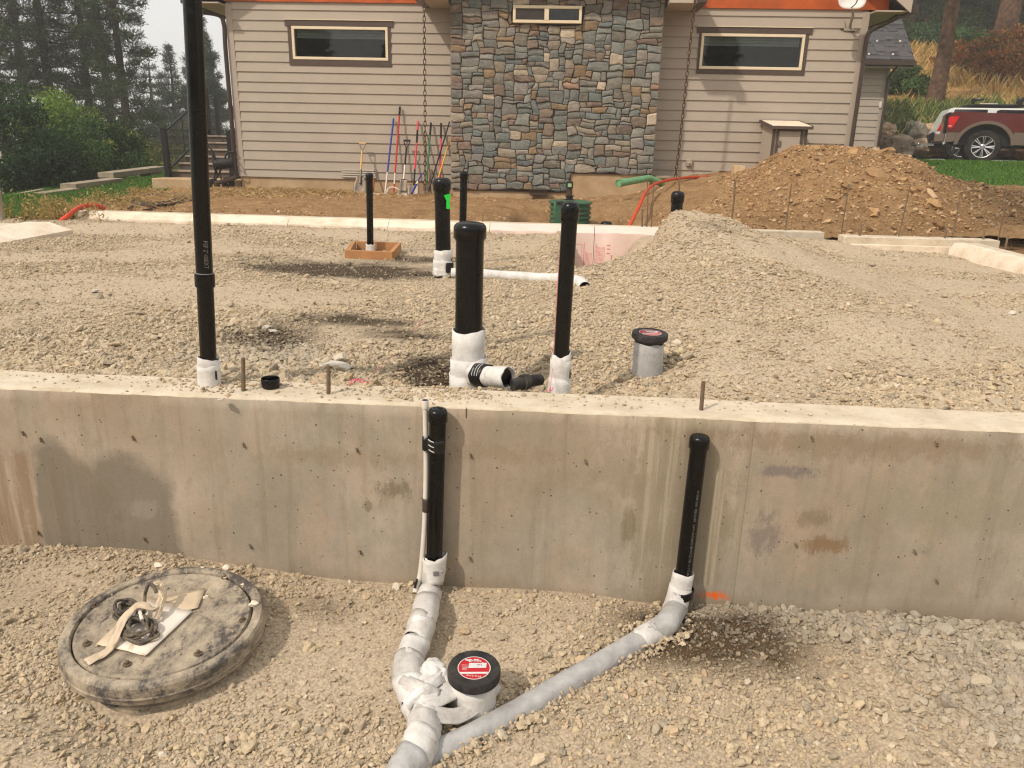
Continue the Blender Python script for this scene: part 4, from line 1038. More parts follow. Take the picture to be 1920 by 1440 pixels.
# the strip of bare yard between the dark soil and the right lawn belongs to the lawn sheet's own edge
def blades(name, X, Y, Z, h, wd, tint, mat, lean=0.35, label=None, cat='grass'):
    n = len(X); a = RNG.uniform(0, 6.283, n); lx = RNG.normal(0, lean, n) * h; ly = RNG.normal(0, lean, n) * h
    V = np.zeros((n, 4, 3)); dx, dy = np.cos(a) * wd / 2, np.sin(a) * wd / 2
    V[:, 0] = np.stack([X - dx, Y - dy, Z - 0.01], 1); V[:, 1] = np.stack([X + dx, Y + dy, Z - 0.01], 1)
    V[:, 2] = np.stack([X + dx * .7 + lx * .4, Y + dy * .7 + ly * .4, Z + h * .6], 1); V[:, 3] = np.stack([X + lx, Y + ly, Z + h], 1)
    b = np.arange(n)[:, None] * 4
    F = np.concatenate([b + np.array([[0, 1, 2]]), b + np.array([[0, 2, 3]])])
    c = np.repeat(tint, 4, 0)
    o = npmesh(name, V.reshape(-1, 3), F, mat, c, smooth=False)
    return tag(o, label, cat, kind='stuff')
def leaf_mat(name, trans=0.35):
    m = bpy.data.materials.new(name); m.use_nodes = True; t = m.node_tree; t.nodes.clear(); N = t.nodes.new
    o = N('ShaderNodeOutputMaterial'); mx = N('ShaderNodeMixShader'); d = N('ShaderNodeBsdfPrincipled'); tr = N('ShaderNodeBsdfTranslucent'); at_ = N('ShaderNodeAttribute'); at_.attribute_name = 'tint'
    d.inputs['Roughness'].default_value = 0.65; d.inputs['Specular IOR Level'].default_value = 0.25
    mx.inputs[0].default_value = trans
    t.links.new(at_.outputs['Color'], d.inputs['Base Color']); t.links.new(at_.outputs['Color'], tr.inputs['Color'])
    t.links.new(d.outputs[0], mx.inputs[1]); t.links.new(tr.outputs[0], mx.inputs[2]); t.links.new(mx.outputs[0], o.inputs[0]); return m
M_LEAF = leaf_mat('leaf'); M_NEEDLE = leaf_mat('needle', 0.2); M_BLADE = leaf_mat('grass blade', 0.3)
def tints(n, cols, w=None, var=0.18):
    cols = np.array(cols); return cols[RNG.choice(len(cols), n, p=w)] * RNG.uniform(1 - var, 1 + var, (n, 1))
n = 120000
X = np.where(RNG.random(n) < .5, RNG.uniform(-11.0, -6.6, n), RNG.uniform(4.8, 14, n)); Y = RNG.uniform(8.2, 19, n)
k = (lawn_mask(X, Y) > RNG.random(n) * .9 + .05) & (np.abs(X) < Y * 0.78 + 1); X, Y = X[k], Y[k]; n = len(X)
blades('grass', X, Y, T(X, Y) - 0.03, RNG.uniform(.025, .06, n), RNG.uniform(.006, .012, n), tints(n, [S(70, 108, 34), S(88, 124, 46), S(52, 86, 28), S(112, 140, 66)]), M_BLADE, label='short mown green lawn grass on both sides of the house')

def hill(X, Y):
    z = np.interp(Y, [24, 26.2, 27.2, 30, 40, 60, 90, 200], [.60, .66, 1.5, 2.45, 5.2, 11, 18, 30])
    return z + 0.18 * fbm(X * .35, Y * .35, 101, 4) * sstep(27, 29, Y)
def hill_mat():
    m = Mat('dry hillside', 0.95, 0.1); v = m.vec(world=True)
    c = m.ramp(m.noise(0.8, 8, 0.7, v), [(0.3, S(150, 112, 66)), (0.5, S(190, 150, 94)), (0.72, S(206, 172, 116))])
    c = m.mix(m.ramp(m.noise(9, 6, 0.7, v), [(0.4, 0.5), (0.6, 0.0)]), c, S(134, 98, 58))
    m.col(m.mix(m.attr('tint', out='Fac'), c, S(80, 96, 42))); m.bump(m.noise(5, 8, 0.75, v), 0.8, 0.1); return m.m
M_HILL = hill_mat()
xs = np.arange(4, 62, 0.4); ys = np.concatenate([np.arange(26.0, 44, 0.3), np.arange(44, 140, 2)])
gx, gy, gf = grid(xs, ys)
gm = sstep(29.8, 28.6, gy + fbm(gx * .7, gy * .7, 102))
npmesh('hillside', np.stack([gx, gy, hill(gx, gy)], 1), gf, M_HILL, np.repeat(gm[:, None], 3, 1))['kind'] = 'structure'
n = 26000; X = RNG.uniform(8.5, 24, n); Y = RNG.uniform(26.9, 30.3, n); k = RNG.random(n) < sstep(30.3, 29.0, Y + .5 * fbm(X, Y, 103)) * (0.5 + vnoise(X * 2, Y * 2, 4)); X, Y = X[k], Y[k]; n = len(X)
blades('tall_grass', X, Y, hill(X, Y), RNG.uniform(.12, .5, n), RNG.uniform(.012, .022, n), tints(n, [S(84, 106, 46), S(104, 124, 60), S(66, 88, 38), S(172, 160, 104), S(130, 138, 78)]), M_BLADE, label='tall green grass on the bank above the boulders')
n = 30000; X = RNG.uniform(9, 34, n); Y = RNG.uniform(29.4, 41, n); k = RNG.random(n) < (0.15 + 0.85 * sstep(31.5, 33.5, Y + 1.5 * fbm(X * .5, Y * .5, 105))); X, Y = X[k], Y[k]; n = len(X)
blades('dry_grass', X, Y, hill(X, Y), RNG.uniform(.12, .6, n), RNG.uniform(.014, .03, n), tints(n, [S(204, 168, 100), S(184, 146, 82), S(160, 122, 70), S(210, 182, 124), S(148, 138, 72)]), M_BLADE, label='golden dry grass covering the hillside behind the vehicles')
M_ASPH = plain('driveway asphalt', S(128, 124, 118), 0.9, 0.2, var=0.15, scale=12, bump=0.4, bscale=120)
bm = bm_new(); v = [bm.verts.new(p) for p in ((7.0, 19.2, .612), (40, 18.0, .612), (40, 26.4, .615), (7.0, 26.4, .615))]; bm.faces.new(v); put('driveway', bm, M_ASPH, smooth=0)['kind'] = 'structure'
M_FAR = plain('distant ground', S(120, 118, 86), 0.95, 0.1, var=0.2, scale=0.02)
xs = np.concatenate([-np.geomspace(3000, 14, 30), np.linspace(-12, 12, 9), np.geomspace(14, 3000, 30)])
ys = np.concatenate([-np.geomspace(3000, 5, 14), [0, 6], np.geomspace(12, 4000, 40)])
gx, gy, gf = grid(xs, ys); gz = -1.35 - 0.02 * np.clip(np.hypot(gx, gy) - 25, 0, 150) + 0.3 * fbm(gx * .05, gy * .05, 110)
gz = np.where(np.hypot(gx, gy) < 8, -2.2, gz); gz = np.where((gy < 9.2), np.minimum(gz, -2.2), gz)
npmesh('terrain', np.stack([gx, gy, gz], 1), gf, M_FAR)['kind'] = 'structure'

# ------------------------------------------------------------------ spoil heap
SK = [(1330, 352), (1380, 332), (1430, 318), (1462, 297), (1490, 281), (1540, 277), (1600, 281), (1650, 284), (1700, 300), (1730, 322), (1780, 342), (1850, 356), (1920, 366), (1990, 380)]
SKX = []; SKZ = []
for px, py in SK:
    p = at(px, py, Y=11.7); SKX.append(p.x); SKZ.append(p.z)
def heap(X, Y):
    base = T(X, np.minimum(Y, 99)) * 0 - 0.16
    cr = np.interp(X, [0.6, 1.3] + SKX + [7.6], [-0.2, 0.05] + SKZ + [0.0])
    yc = 11.7 + 0.25 * fbm(X * 1.1, 0 * X, 121)
    f = sstep(9.25, 1, 0 * Y)
    front = np.clip((Y - 9.35) / (yc - 9.35), 0, 1); back = np.clip((13.9 - Y) / (13.9 - yc), 0, 1)
    s = np.where(Y < yc, front ** 0.85, back ** 0.8); s = np.sin(s * math.pi / 2) ** 1.15
    z = base + (cr - base) * s
    return z + (0.07 * fbm(X * 1.7, Y * 1.7, 122, 5) + 0.05 * np.abs(fbm(X * 4.2, Y * 4.2, 123, 3)) + 0.022 * fbm(X * 13, Y * 13, 124, 3)) * sstep(0, .25, s)
xs = np.arange(0.8, 7.5, 0.03); ys = np.arange(9.36, 13.86, 0.035)
gx, gy, gf = grid(xs, ys); gz = heap(gx, gy)
dk = np.clip(1.0 * sstep(4.4, 5.6, gx + 0.5 * fbm(gx * 1.5, gy * 1.5, 125)) * (0.65 + 0.5 * vnoise(gx * 3, gy * 3, 126)) + 0.3 * sstep(10.4, 9.5, gy), 0, 1)[:, None]
gz = gz - 0.5 * sstep(5.0, 5.4, gx) * sstep(11.75, 12.1, gy)
keep = (gz > T(gx, gy) - 0.06) | (gx > 1.6)
gz = np.where(keep, gz, T(gx, gy) - 0.08)
o = npmesh('dirt_pile', np.stack([gx, gy, gz], 1), gf, M_DIRT, (1 - dk) + dk * np.array([0.42, 0.42, 0.42]))
tag(o, 'big heap of loose tan excavated soil in front of the right house wall', 'dirt pile')
def clods():
    n = 15000; X = RNG.uniform(1.2, 7.3, n); Y = 9.4 + RNG.random(n) * 2.7
    k = (heap(X, Y) > T(X, Y) - .02) | (X > 2); X, Y = X[k], Y[k]; n = len(X)
    d = np.clip(RNG.lognormal(math.log(0.016), 0.60, n), 0.007, 0.14); scl, rot = stone_shape(d)
    dk = sstep(4.4, 5.8, X) * .5
    c = tints(n, [S(180, 144, 102), S(160, 126, 88), S(194, 160, 118), S(142, 110, 76), S(188, 160, 126)]) * (1 - dk)[:, None]
    P = np.stack([X, Y, heap(X, Y) + d * .12], 1)
    n2 = 11000; X = RNG.uniform(-6.2, 1.6, n2); Y = RNG.uniform(9.5, 13.8, n2); d2 = np.clip(RNG.lognormal(math.log(0.015), 0.6, n2), .006, .10); s2, r2 = stone_shape(d2)
    P2 = np.stack([X, Y, T(X, Y) + d2 * .1], 1); c2 = tints(n2, [S(178, 142, 104), S(160, 126, 90), S(186, 160, 128), S(140, 108, 76)])
    big = [(1520, 284, .2), (1600, 286, .18), (1650, 288, .26), (1645, 330, .26), (1590, 352, .18), (1690, 340, .2), (1560, 375, .2), (1750, 385, .22), (1720, 360, .18), (1480, 395, .16), (1640, 400, .18)]
    P3 = []; d3 = []
    for px, py, s in big:
        best = None
        for yy in np.arange(9.5, 12.2, .05):
            p = at(px, py, Y=yy)
            if p.z <= float(heap(np.array([p.x]), np.array([yy]))[0]): best = p; break
        if best is None: best = at(px, py, Y=11.7)
        P3.append(tuple(best)); d3.append(s)
    d3 = np.array(d3); s3, r3 = stone_shape(d3); c3 = tints(len(d3), [S(172, 138, 98), S(156, 124, 86)])
    return np.concatenate([P, P2, P3]), np.concatenate([scl, s2, s3]), np.concatenate([rot, r2, r3]), np.concatenate([c, c2, c3])
tag(scatter('dirt_clods', *clods(), M_CLOD, seed=9, amt=0.6), 'loose brown clods and stones strewn over the soil heap and yard', 'dirt clods', kind='stuff')

# dry straw and weeds by the left end of the yard
def yz(X, Y): return T(X, Y) - 0.01
n = 9000; X = np.concatenate([RNG.normal(-6.0, .35, n // 3), RNG.normal(-5.0, .5, n // 3), RNG.normal(-4.8, .8, n // 3)]); Y = np.concatenate([RNG.normal(11.2, .7, n // 3), RNG.normal(12.8, .6, n // 3), RNG.normal(13.4, .3, n // 3)])
k = (Y < 13.9) & (Y > 9.5) & (X < -2.4); X, Y = X[k], Y[k]; n = len(X)
blades('straw', X, Y, yz(X, Y), RNG.uniform(.03, .10, n), RNG.uniform(.003, .007, n), tints(n, [S(196, 164, 112), S(176, 144, 96), S(152, 122, 82), S(206, 182, 138)]), M_BLADE, lean=1.1, label='trampled dry straw and weeds at the left end of the yard')
def weed(px, py, Y, h, nst, cols, label, r=0.35):
    p = at(px, py, Y=Y); z0 = float(T(p.x, Y)); X = RNG.normal(p.x, r * .5, nst); Yv = RNG.normal(Y, r * .4, nst)
    t = thing('weed_clump', label, 'weeds', (p.x, Y, z0))
    n = nst; hh = RNG.uniform(.4, 1, n) * h
    a = RNG.uniform(0, 6.28, n); lx, ly = RNG.normal(0, .35, n) * hh, RNG.normal(0, .35, n) * hh
    bm = bm_new()
    for i in range(0, n): tube(bm, [(X[i], Yv[i], z0 - .03), (X[i] + lx[i] * .4, Yv[i] + ly[i] * .4, z0 + hh[i] * .6), (X[i] + lx[i], Yv[i] + ly[i], z0 + hh[i])], [.006, .004, .002], 3, caps=False)
    put('stems', bm, M_STRAWSTEM, t, smooth=0)
    m = n * 26; i = RNG.integers(0, n, m); f = RNG.uniform(.15, 1, m)
    C = np.stack([X[i] + lx[i] * f, Yv[i] + ly[i] * f, z0 + hh[i] * f], 1) + RNG.normal(0, .03, (m, 3))
    d = RNG.normal(0, 1, (m, 3)); d /= np.linalg.norm(d, axis=1)[:, None]; e = np.cross(d, RNG.normal(0, 1, (m, 3))); e /= np.linalg.norm(e, axis=1)[:, None]
    L = RNG.uniform(.02, .06, (m, 1)); V = np.stack([C, C + d * L * .5 + e * L * .22, C + d * L, C + d * L * .5 - e * L * .22], 1).reshape(-1, 3)
    npmesh('leaves', V - np.array((0, 0, 0)), (np.arange(m)[:, None] * 4 + np.arange(4)), M_LEAF, np.repeat(tints(m, cols), 4, 0), parent=t, smooth=False, origin=W[t.name])
M_STRAWSTEM = plain('dry stem', S(176, 148, 92), 0.9, 0.1)
weed(85, 416, 9.0, .26, 60, [S(150, 132, 78), S(118, 112, 58), S(176, 152, 96)], 'grey green weed clump nearest the left edge beside the lawn', .5)
weed(165, 394, 10.2, .2, 34, [S(180, 152, 100), S(138, 128, 76), S(194, 166, 116)], 'straw coloured weed clump behind the bent red hose', .45)
weed(212, 378, 10.9, .26, 26, [S(190, 160, 106), S(166, 140, 88), S(120, 122, 66)], 'tall golden weed clump between the red hose and the stacked timbers', .4)
weed(272, 368, 12.4, .16, 22, [S(196, 166, 112), S(174, 144, 94)], 'low golden weed clump left of the concrete landing', .35)

# ================================================================== PIPES AND FITTINGS
def capdome(bm, p, axis, r, h):
    lathe(bm, [(r, -h), (r * 1.02, -h * .98), (r * 1.02, -h * 0.22), (r * .97, -h * .06), (r * .84, h * .10), (r * .5, h * .2), (0, h * .23)], p, 40, axis=axis)
def sleeve(name, a, b, r0, r1, par, mat, ragged=0.012, n=28, tilt=0.0, seg=5, wob=0.06):
    """wrap of thin foam round a pipe between points a and b, with uneven edges"""
    bm = bm_new(); a, b = Vector(a), Vector(b); ax = (b - a).normalized(); u = ax.orthogonal().normalized(); v = ax.cross(u); L = (b - a).length; rings = []
    ph = random.uniform(0, 50)
    for j in range(seg + 1):
        f = j / seg; ring = []
        for k in range(n):
            th = 2 * math.pi * k / n
            e = ragged * mnoise.noise(Vector((math.cos(th) * 1.4 + ph, math.sin(th) * 1.4, j * .7))) * (1 if j in (0, seg) else .3)
            r = (r0 + (r1 - r0) * f) * (1 + wob * mnoise.noise(Vector((math.cos(th) * 1.2, math.sin(th) * 1.2, f * 2.5 + ph))))
            ring.append(bm.verts.new(a + ax * (L * f + e + tilt * math.cos(th) * (1 if j == seg else .35)) + u * math.cos(th) * r + v * math.sin(th) * r))
        rings.append(ring)
    for p, q in zip(rings, rings[1:]):
        for k in range(n): bm.faces.new((p[k], p[(k + 1) % n], q[(k + 1) % n], q[k]))
    o = put(name, bm, mat, par, smooth=60)
    sd = o.modifiers.new('thickness', 'SOLIDIFY'); sd.thickness = 0.0035; sd.offset = 1
    return o
def standpipe(label, base, top, r, wraps=(), cap=True, capr=1.14, caph=0.06, group=None, wrapr=1.2):
    base, top = Vector(base), Vector(top); ax = (top - base).normalized()
    t = thing('vent_pipe', label, 'pipe', base, group)
    bm = bm_new(); e = top - ax * (0.012 if cap else 0); tube(bm, [base - ax * .12, base + (e - base) * .5, e], r, 40); put('pipe', bm, M_ABS, t, smooth=45)
    if cap:
        bm = bm_new(); capdome(bm, top, ax, r * capr, caph); put('cap', bm, M_ABS, t, smooth=50)
        bm = bm_new(); q = top - ax * (caph + .002); lathe(bm, [(r * 1.005, 0.0), (r * 1.05, 0.004), (r * 1.05, -0.003), (r * 1.005, -.01)], q, 32, axis=ax); put('glue_ring', bm, M_ABS, t)
    for a, b, m, k in wraps:
        sleeve('pipe_wrap', base + ax * a, base + ax * b, r * wrapr * k, r * (wrapr - .06) * k, t, m, tilt=random.uniform(-.01, .01))
    return t, ax
def hgt(px, py, b):                       # height above base b seen at a pixel on the plane Y of the base
    return (at(px, py, Y=b.y) - b).length
# tall pole by the left end of the front wall
b = at(393, 722, Z=-0.005); tp = at(358.5, -40, Y=b.y - 0.02); ax = (tp - b).normalized(); tp = b + ax * 1.95
t, ax = standpipe('tall thin black vent pipe rising past the top of the photo from the near wall', b, tp, 0.0302, [(-0.02, hgt(388, 670, b), M_WRAP, 1.06), (-.02, hgt(388, 682, b), M_WRAP, 1.14)], cap=False)
h1, h0 = hgt(380, 512, b), hgt(381, 536, b)
bm = bm_new(); lathe(bm, [(.0305, h0 - .002), (.0352, h0), (.0362, h0 + .004), (.0362, h1 - .006), (.035, h1), (.0305, h1 + .001)], b, 36, axis=ax); put('coupling', bm, M_ABS, t)
bm = bm_new(); lathe(bm, [(.0303, h1 + .001), (.0318, h1 + .0015), (.0303, h1 + .004)], b, 36, axis=ax); put('glue_ring', bm, M_PRINTG, t)
hp = hgt(375, 448, b); front = (Vector((0, 0, CAM_H)) - b); front.z = 0
side = ax.cross(front.normalized())
put('lettering', text_on_pipe('PSP 2"-00EXT', 0.021, b + ax * hp, -ax, 0.0302, front.normalized() - side * (-0.25), 0.85), M_PRINTG, t, smooth=0)
bm = bm_new(); c = b + ax * .05; q = c + front.normalized() * .036 - side * -.02; box(bm, c + (front.normalized() * .9 + side * .55).normalized() * .0395, (0.02, 0.004, 0.035), rz=-.5); put('tape', bm, M_TAPE, t)
# big pipe in the hole behind the wall
b = at(880, 727, Y=3.12); b.z = -0.2; tp = at(881.5, 421, Y=3.12); b.x = at(877, 760, Y=3.12).x
t, ax = standpipe('thickest black capped pipe standing wrapped in white foam just behind the wall', b, tp, 0.0572, [(0.0, hgt(880, 616, b), M_WRAP, 1.0), (0.0, hgt(878, 668, b), M_WRAP, 1.09), (0.0, hgt(876, 700, b), M_WRAP, 1.16)], caph=0.055)
q0 = at(884, 702, Y=3.06); q1 = at(952, 708, Y=2.94)
bm = bm_new(); tube(bm, [q0, q0 + (q1 - q0) * .97], 0.030, 24); put('branch', bm, M_ABS, t)
sleeve('branch_wrap', q0 + (q1 - q0) * .05, q0 + (q1 - q0) * .72, .044, .036, t, M_WRAP, .012); sleeve('branch_wrap', q0 + (q1 - q0) * .55, q1, .038, .041, t, M_WRAP, .012)
tpe = sleeve('tape', q0 + (q1 - q0) * .18, q0 + (q1 - q0) * .46, .0475, .0425, t, M_TAPE, .006, tilt=.01)
bm = bm_new(); v = (q1 - q0).normalized()
for f in (.24, .31, .38):
    c = q0 + (q1 - q0) * f; dr = Vector((0, -.75, .66)); dr = (dr - v * dr.dot(v)).normalized(); s_ = v.cross(dr)
    tube(bm, [c + (dr * math.cos(a) + s_ * math.sin(a)) * .0495 for a in (-.7, -.35, 0, .35, .6)], .0013, 4)
put('print_marks', bm, M_PRINT, tpe)
# thinner pipe right of it
b = at(1049, 724, Z=-0.01); tp = at(1069.5, 384, Y=b.y)
t, ax = standpipe('slender black capped pipe with white wrapped foot right of the thickest pipe', b, tp, 0.0302, [(-.02, hgt(1053, 662, b), M_WRAP, 1.0), (-.03, hgt(1053, 674, b), M_WRAP, 1.13), (-.03, hgt(1050, 712, b), M_WRAP, 1.22)])
bm = bm_new(); c = b + ax * .07; box(bm, c + Vector((.038, -.014, 0)), (0.004, 0.018, 0.06), rz=-.3); put('tape', bm, M_TAPE, t)
# four inch pipe further back with green flag
b = at(832, 515, Z=-0.06); tp = at(828.5, 337, Y=b.y)
t, ax = standpipe('black capped pipe with a green tape flag and bunched white wrap', b, tp, 0.0572, [(0, hgt(832, 467, b), M_WRAP, 1.0), (0, hgt(830, 488, b), M_WRAP, 1.14), (.0, hgt(832, 502, b), M_WRAP, 1.2)], caph=.075)
c = at(842, 375, Y=b.y); d = Vector((.35, -.93, 0)).normalized()
M_GREENTAG = plain('green flag tape', S(40, 214, 70), 0.6, 0.3, var=.05)
bm = bm_new(); prof = [(-.022, .038), (.03, .05), (.022, -.01), (.03, -.062), (-.004, -.058), (-.002, .0)]
prism(bm, prof, .002, Matrix.Translation(Vector((c.x - .008, b.y - .064, c.z))) @ Matrix.Rotation(.45, 4, 'Z')); put('flag', bm, M_GREENTAG, t, smooth=0)
bm = bm_new(); c = at(843, 502, Y=b.y - .07); box(bm, c, (.06, .012, .075), rz=.4, bev=.004); put('tape', bm, M_TAPE, t)
bm = bm_new(); c = at(851, 487, Y=b.y - .03); lathe(bm, [(.012, -.006), (.02, -.006), (.02, .006), (.012, .006)], c, 16, axis=(.3, -1, .2)); put('clamp', bm, M_REBAR, t)
# pipe in the box form
b = at(694.5, 472, Z=-0.085); tp = at(692.5, 326, Y=b.y)
standpipe('black capped pipe standing inside the small wooden box form', b, tp, 0.0302, [(0, hgt(694, 457, b), M_WRAP, 1.12)], caph=.05)
B0 = b
b = at(866, 440, Y=6.5); b.z = -0.1; tp = at(870, 323, Y=6.5)
standpipe('slim black capped pipe partly hidden behind the thickest pipe', b, tp, 0.0302, [(0, .04, M_WRAP, 1.1)], caph=.05)
b = at(1264, 440, Y=7.95); b.z = -.05; tp = at(1271.5, 362, Y=7.95)
standpipe('short black capped pipe poking up behind the gravel mound crest', b, tp, 0.057, caph=.09)
b = at(1136, 440, Y=9.75); b.z = -.45; tp = at(1137, 417, Y=9.75)
standpipe('black pipe cap just showing above the far foam boards beside the green drum', b, tp, 0.062, caph=.06)

def cleanout(label, base, top, r, capr, capth, wrapm, tiltv=(0, 0, 1), extra=True):
    t = thing('cleanout', label, 'pipe cap', base)
    base, top = Vector(base), Vector(top)
    bm = bm_new(); tube(bm, [base, top], r, 36); put('pipe', bm, M_ABS, t)
    ax = Vector(tiltv).normalized()
    bm = bm_new(); lathe(bm, [(r, -.02), (capr * .93, -.004), (capr, 0), (capr, capth * .8), (capr * .965, capth), (capr * .90, capth * .97), (capr * .66, capth * .93), (0, capth * .93)], top, 56, axis=ax)
    cp = put('cap', bm, M_CAPR, t, smooth=40)
    c = top + ax * (capth * .93 + .0012)
    q = Vector((0, 0, 1)).rotation_difference(ax).to_matrix()
    def P(x, y, h=0): return c + q @ Vector((x, y, h))
    R0 = capr * .62
    bm = bm_new(); n = 40
    ring = [bm.verts.new(P(R0 * math.cos(2 * math.pi * k / n), R0 * math.sin(2 * math.pi * k / n))) for k in range(n)]; bm.faces.new(ring)
    stk = put('sticker', bm, M_STICK, cp, smooth=0)
    bm = bm_new(); n = 40; h = .0006
    a = [bm.verts.new(P(R0 * math.cos(2 * math.pi * k / n), R0 * math.sin(2 * math.pi * k / n), h)) for k in range(n)]; b_ = [bm.verts.new(P(R0 * .95 * math.cos(2 * math.pi * k / n), R0 * .95 * math.sin(2 * math.pi * k / n), h)) for k in range(n)]
    for k in range(n): bm.faces.new((a[k], a[(k + 1) % n], b_[(k + 1) % n], b_[k]))
    def quad(x0, x1, y0, y1, hh=h, sk=0.0): bm.faces.new([bm.verts.new(P(x * R0, (y + sk * x) * R0, hh)) for x, y in ((x0, y0), (x1, y0), (x1, y1), (x0, y1))])
    quad(-.80, .86, -.52, -.36, sk=.12)
    quad(-.35, .72, -.02, .42, .0010, .12)
    for i in range(7): quad(-.10 + i * .1 - .2, -.03 + i * .1 - .2, .56 + .02 * (i % 2), .68)
    quad(-.1, .22, .70, .78); quad(-.62, -.42, .42, .55, sk=-.3); quad(.42, .64, .56, .66, sk=-.3)
    for i in range(5): quad(-.78 + .02 * i, -.42 + .03 * (i % 3), .2 - i * .105, .225 - i * .105, sk=.05)
    n = 14
    bm.faces.new([bm.verts.new(P(R0 * (-.32 + .12 * math.cos(6.283 * k / n)), R0 * (.62 + .13 * math.sin(6.283 * k / n)), h)) for k in range(n)])
    put('sticker_print', bm, M_PRINT, cp, smooth=0)
    bm = text_mesh('Pro-Line', R0 * .26, 'CENTER')
    for v in bm.verts: v.co = P(-v.co.x + .05 * R0, -(v.co.y) - .62 * R0, .0007)
    put('lettering', bm, M_PRINT, cp, smooth=0)
    bm = text_mesh('40-0', R0 * .16, 'CENTER')
    for v in bm.verts: v.co = P(v.co.x + .3 * R0, v.co.y + .22 * R0, .0016)
    put('lettering', bm, M_TAPE, cp, smooth=0)
    return t, cp
M_CAPR = plain('dusty black rubber cap', S(34, 33, 34), 0.7, 0.3, var=.2, scale=18, dirt=S(120, 112, 100), dirt_amt=.35, bump=.3, bscale=90)
M_STICK = plain('red sticker', S(182, 30, 38), 0.45, 0.4, var=.06)
b = at(1214, 692, Z=-.02); tp = at(1218, 634, Y=b.y)
t, cp = cleanout('grey wrapped cleanout stub with a round black cap in the gravel behind the wall', (b.x, b.y, -.12), tp, .056, .078, .026, M_WRAPG, (0.03, -.04, 1))
sleeve('pipe_wrap', (b.x, b.y, -.12), Vector(tp) - Vector((0, 0, .016)), .063, .061, t, M_WRAPG, .01)
LB = at(888, 1262, Z=-.615)
ct, cp = cleanout('low black capped cleanout with red sticker beside the white wrapped bend', (LB.x, LB.y + .015, -.82), (LB.x, LB.y + .01, -.632), .056, .081, .030, M_WRAP, (.02, -.05, 1))

# small open coupling left on the wall top
b = at(508, 727, Z=.001); t = thing('pipe_coupling', 'small open black plastic cup shaped fitting resting on the wall top', 'fitting', b)
bm = bm_new(); lathe(bm, [(0, .0), (.028, .0), (.0335, .006), (.035, .012), (.035, .037), (.033, .04), (.0315, .037), (.0315, .008), (0, .006)], b, 36); put('cup', bm, M_ABS, t)
# rebar dowels in the wall top
for px, y0, y1, lb in ((455, 733, 671, 'rebar dowel in the wall top between the tall pole and the open black fitting'), (615, 738, 686, 'rebar dowel in the wall top just right of the open black fitting'), (1315, 768, 715, 'rebar dowel standing alone in the right part of the near wall top')):
    b = at(px, y0, Z=0); tp = at(px + 1 + (3 if px > 1000 else 0), y1, Y=b.y); t = None
    bm = bm_new(); tube(bm, [b - Vector((0, 0, .05)), tp], .0075, 12)
    ax = (tp - b).normalized(); L = (tp - b).length
    for k in range(int(L / .009)): lathe(bm, [(.0070, -.0015), (.0084, 0), (.0070, .0015)], b + ax * (k + .5) * .009, 12, axis=(ax + Vector((.25, 0, 0))))
    single('rebar_dowel', bm, M_REBAR, lb, 'rebar', 'rebar dowels in the near wall')
# drain pipe fitting lying in the hole
t = thing('pipe_fitting', 'dusty black pipe fitting half buried in the gravel between the two near pipes', 'fitting', at(985, 716, Y=2.98))
q = [at(960, 722, Y=2.93), at(985, 716, Y=2.97), at(1012, 712, Y=3.05)]
bm = bm_new(); tube(bm, bez(q, 4), .024, 20); put('pipe', bm, M_CAPR, t)
bm = bm_new(); lathe(bm, [(.024, -.02), (.031, -.018), (.031, .014), (.024, .018)], q[1], 24, axis=(q[2] - q[0])); lathe(bm, [(.031, -.003), (.033, 0), (.031, .003)], q[1], 24, axis=(q[2] - q[0])); put('coupling', bm, M_CAPR, t)
# white horizontal pipe lying on the gravel
q = [at(846, 511, Z=-.03), at(905, 514, Z=-.035), at(1000, 521, Z=-.04), at(1076, 526, Z=.02), at(1097, 540, Z=.025)]
t = thing('drain_pipe', 'white wrapped drain pipe lying flat on the gravel with open drooping end', 'pipe', q[2])
pp = bez(q, 6); bm = bm_new(); tube(bm, pp, [.034 + .010 * (i / len(pp)) + .002 * math.sin(i * 1.3) for i in range(len(pp))], 24, caps=False); o = put('pipe_wrap', bm, M_WRAP, t, smooth=60); sd = o.modifiers.new('t', 'SOLIDIFY'); sd.thickness = .004
bm = bm_new(); tube(bm, pp[1:-2], .027, 16); put('pipe', bm, M_TAPE, t)
# wooden box form
M_LUMBER = plain('orange toned fir board', S(182, 134, 90), 0.75, 0.25, var=.2, scale=5, dirt=S(140, 88, 48), dirt_amt=.5, bump=.3, bscale=60)
z0 = -.10
FL, FR, BR, BL = at(648, 489, Z=z0), at(737, 493, Z=z0), at(750, 474, Z=z0), at(664, 471, Z=z0)
t = thing('form_box', 'small wooden box form of four boards round a black pipe', 'form', (FL + FR + BR + BL) / 4)
def plank(a, b, h, th, name, par, mat, lean=0):
    d = (b - a); ang = math.atan2(d.y, d.x); c = (a + b) / 2 + Vector((0, 0, h / 2)); bm = bm_new(); box(bm, c, (d.length, th, h), rz=ang, bev=.002); return put(name, bm, mat, par, smooth=0)
H_ = .095; w_ = .038
plank(FL, FR, H_, w_, 'board', t, M_LUMBER); plank(BL + Vector((.03, 0, 0)), BR - Vector((.03, 0, 0)), H_, w_, 'board', t, M_LUMBER)
plank(FL + Vector((.02, .024, 0)), BL + Vector((-.005, .02, 0)), H_ - .002, w_, 'board', t, M_LUMBER); plank(FR + Vector((-.018, .024, 0)), BR + Vector((-.01, .02, 0)), H_ - .002, w_, 'board', t, M_LUMBER)
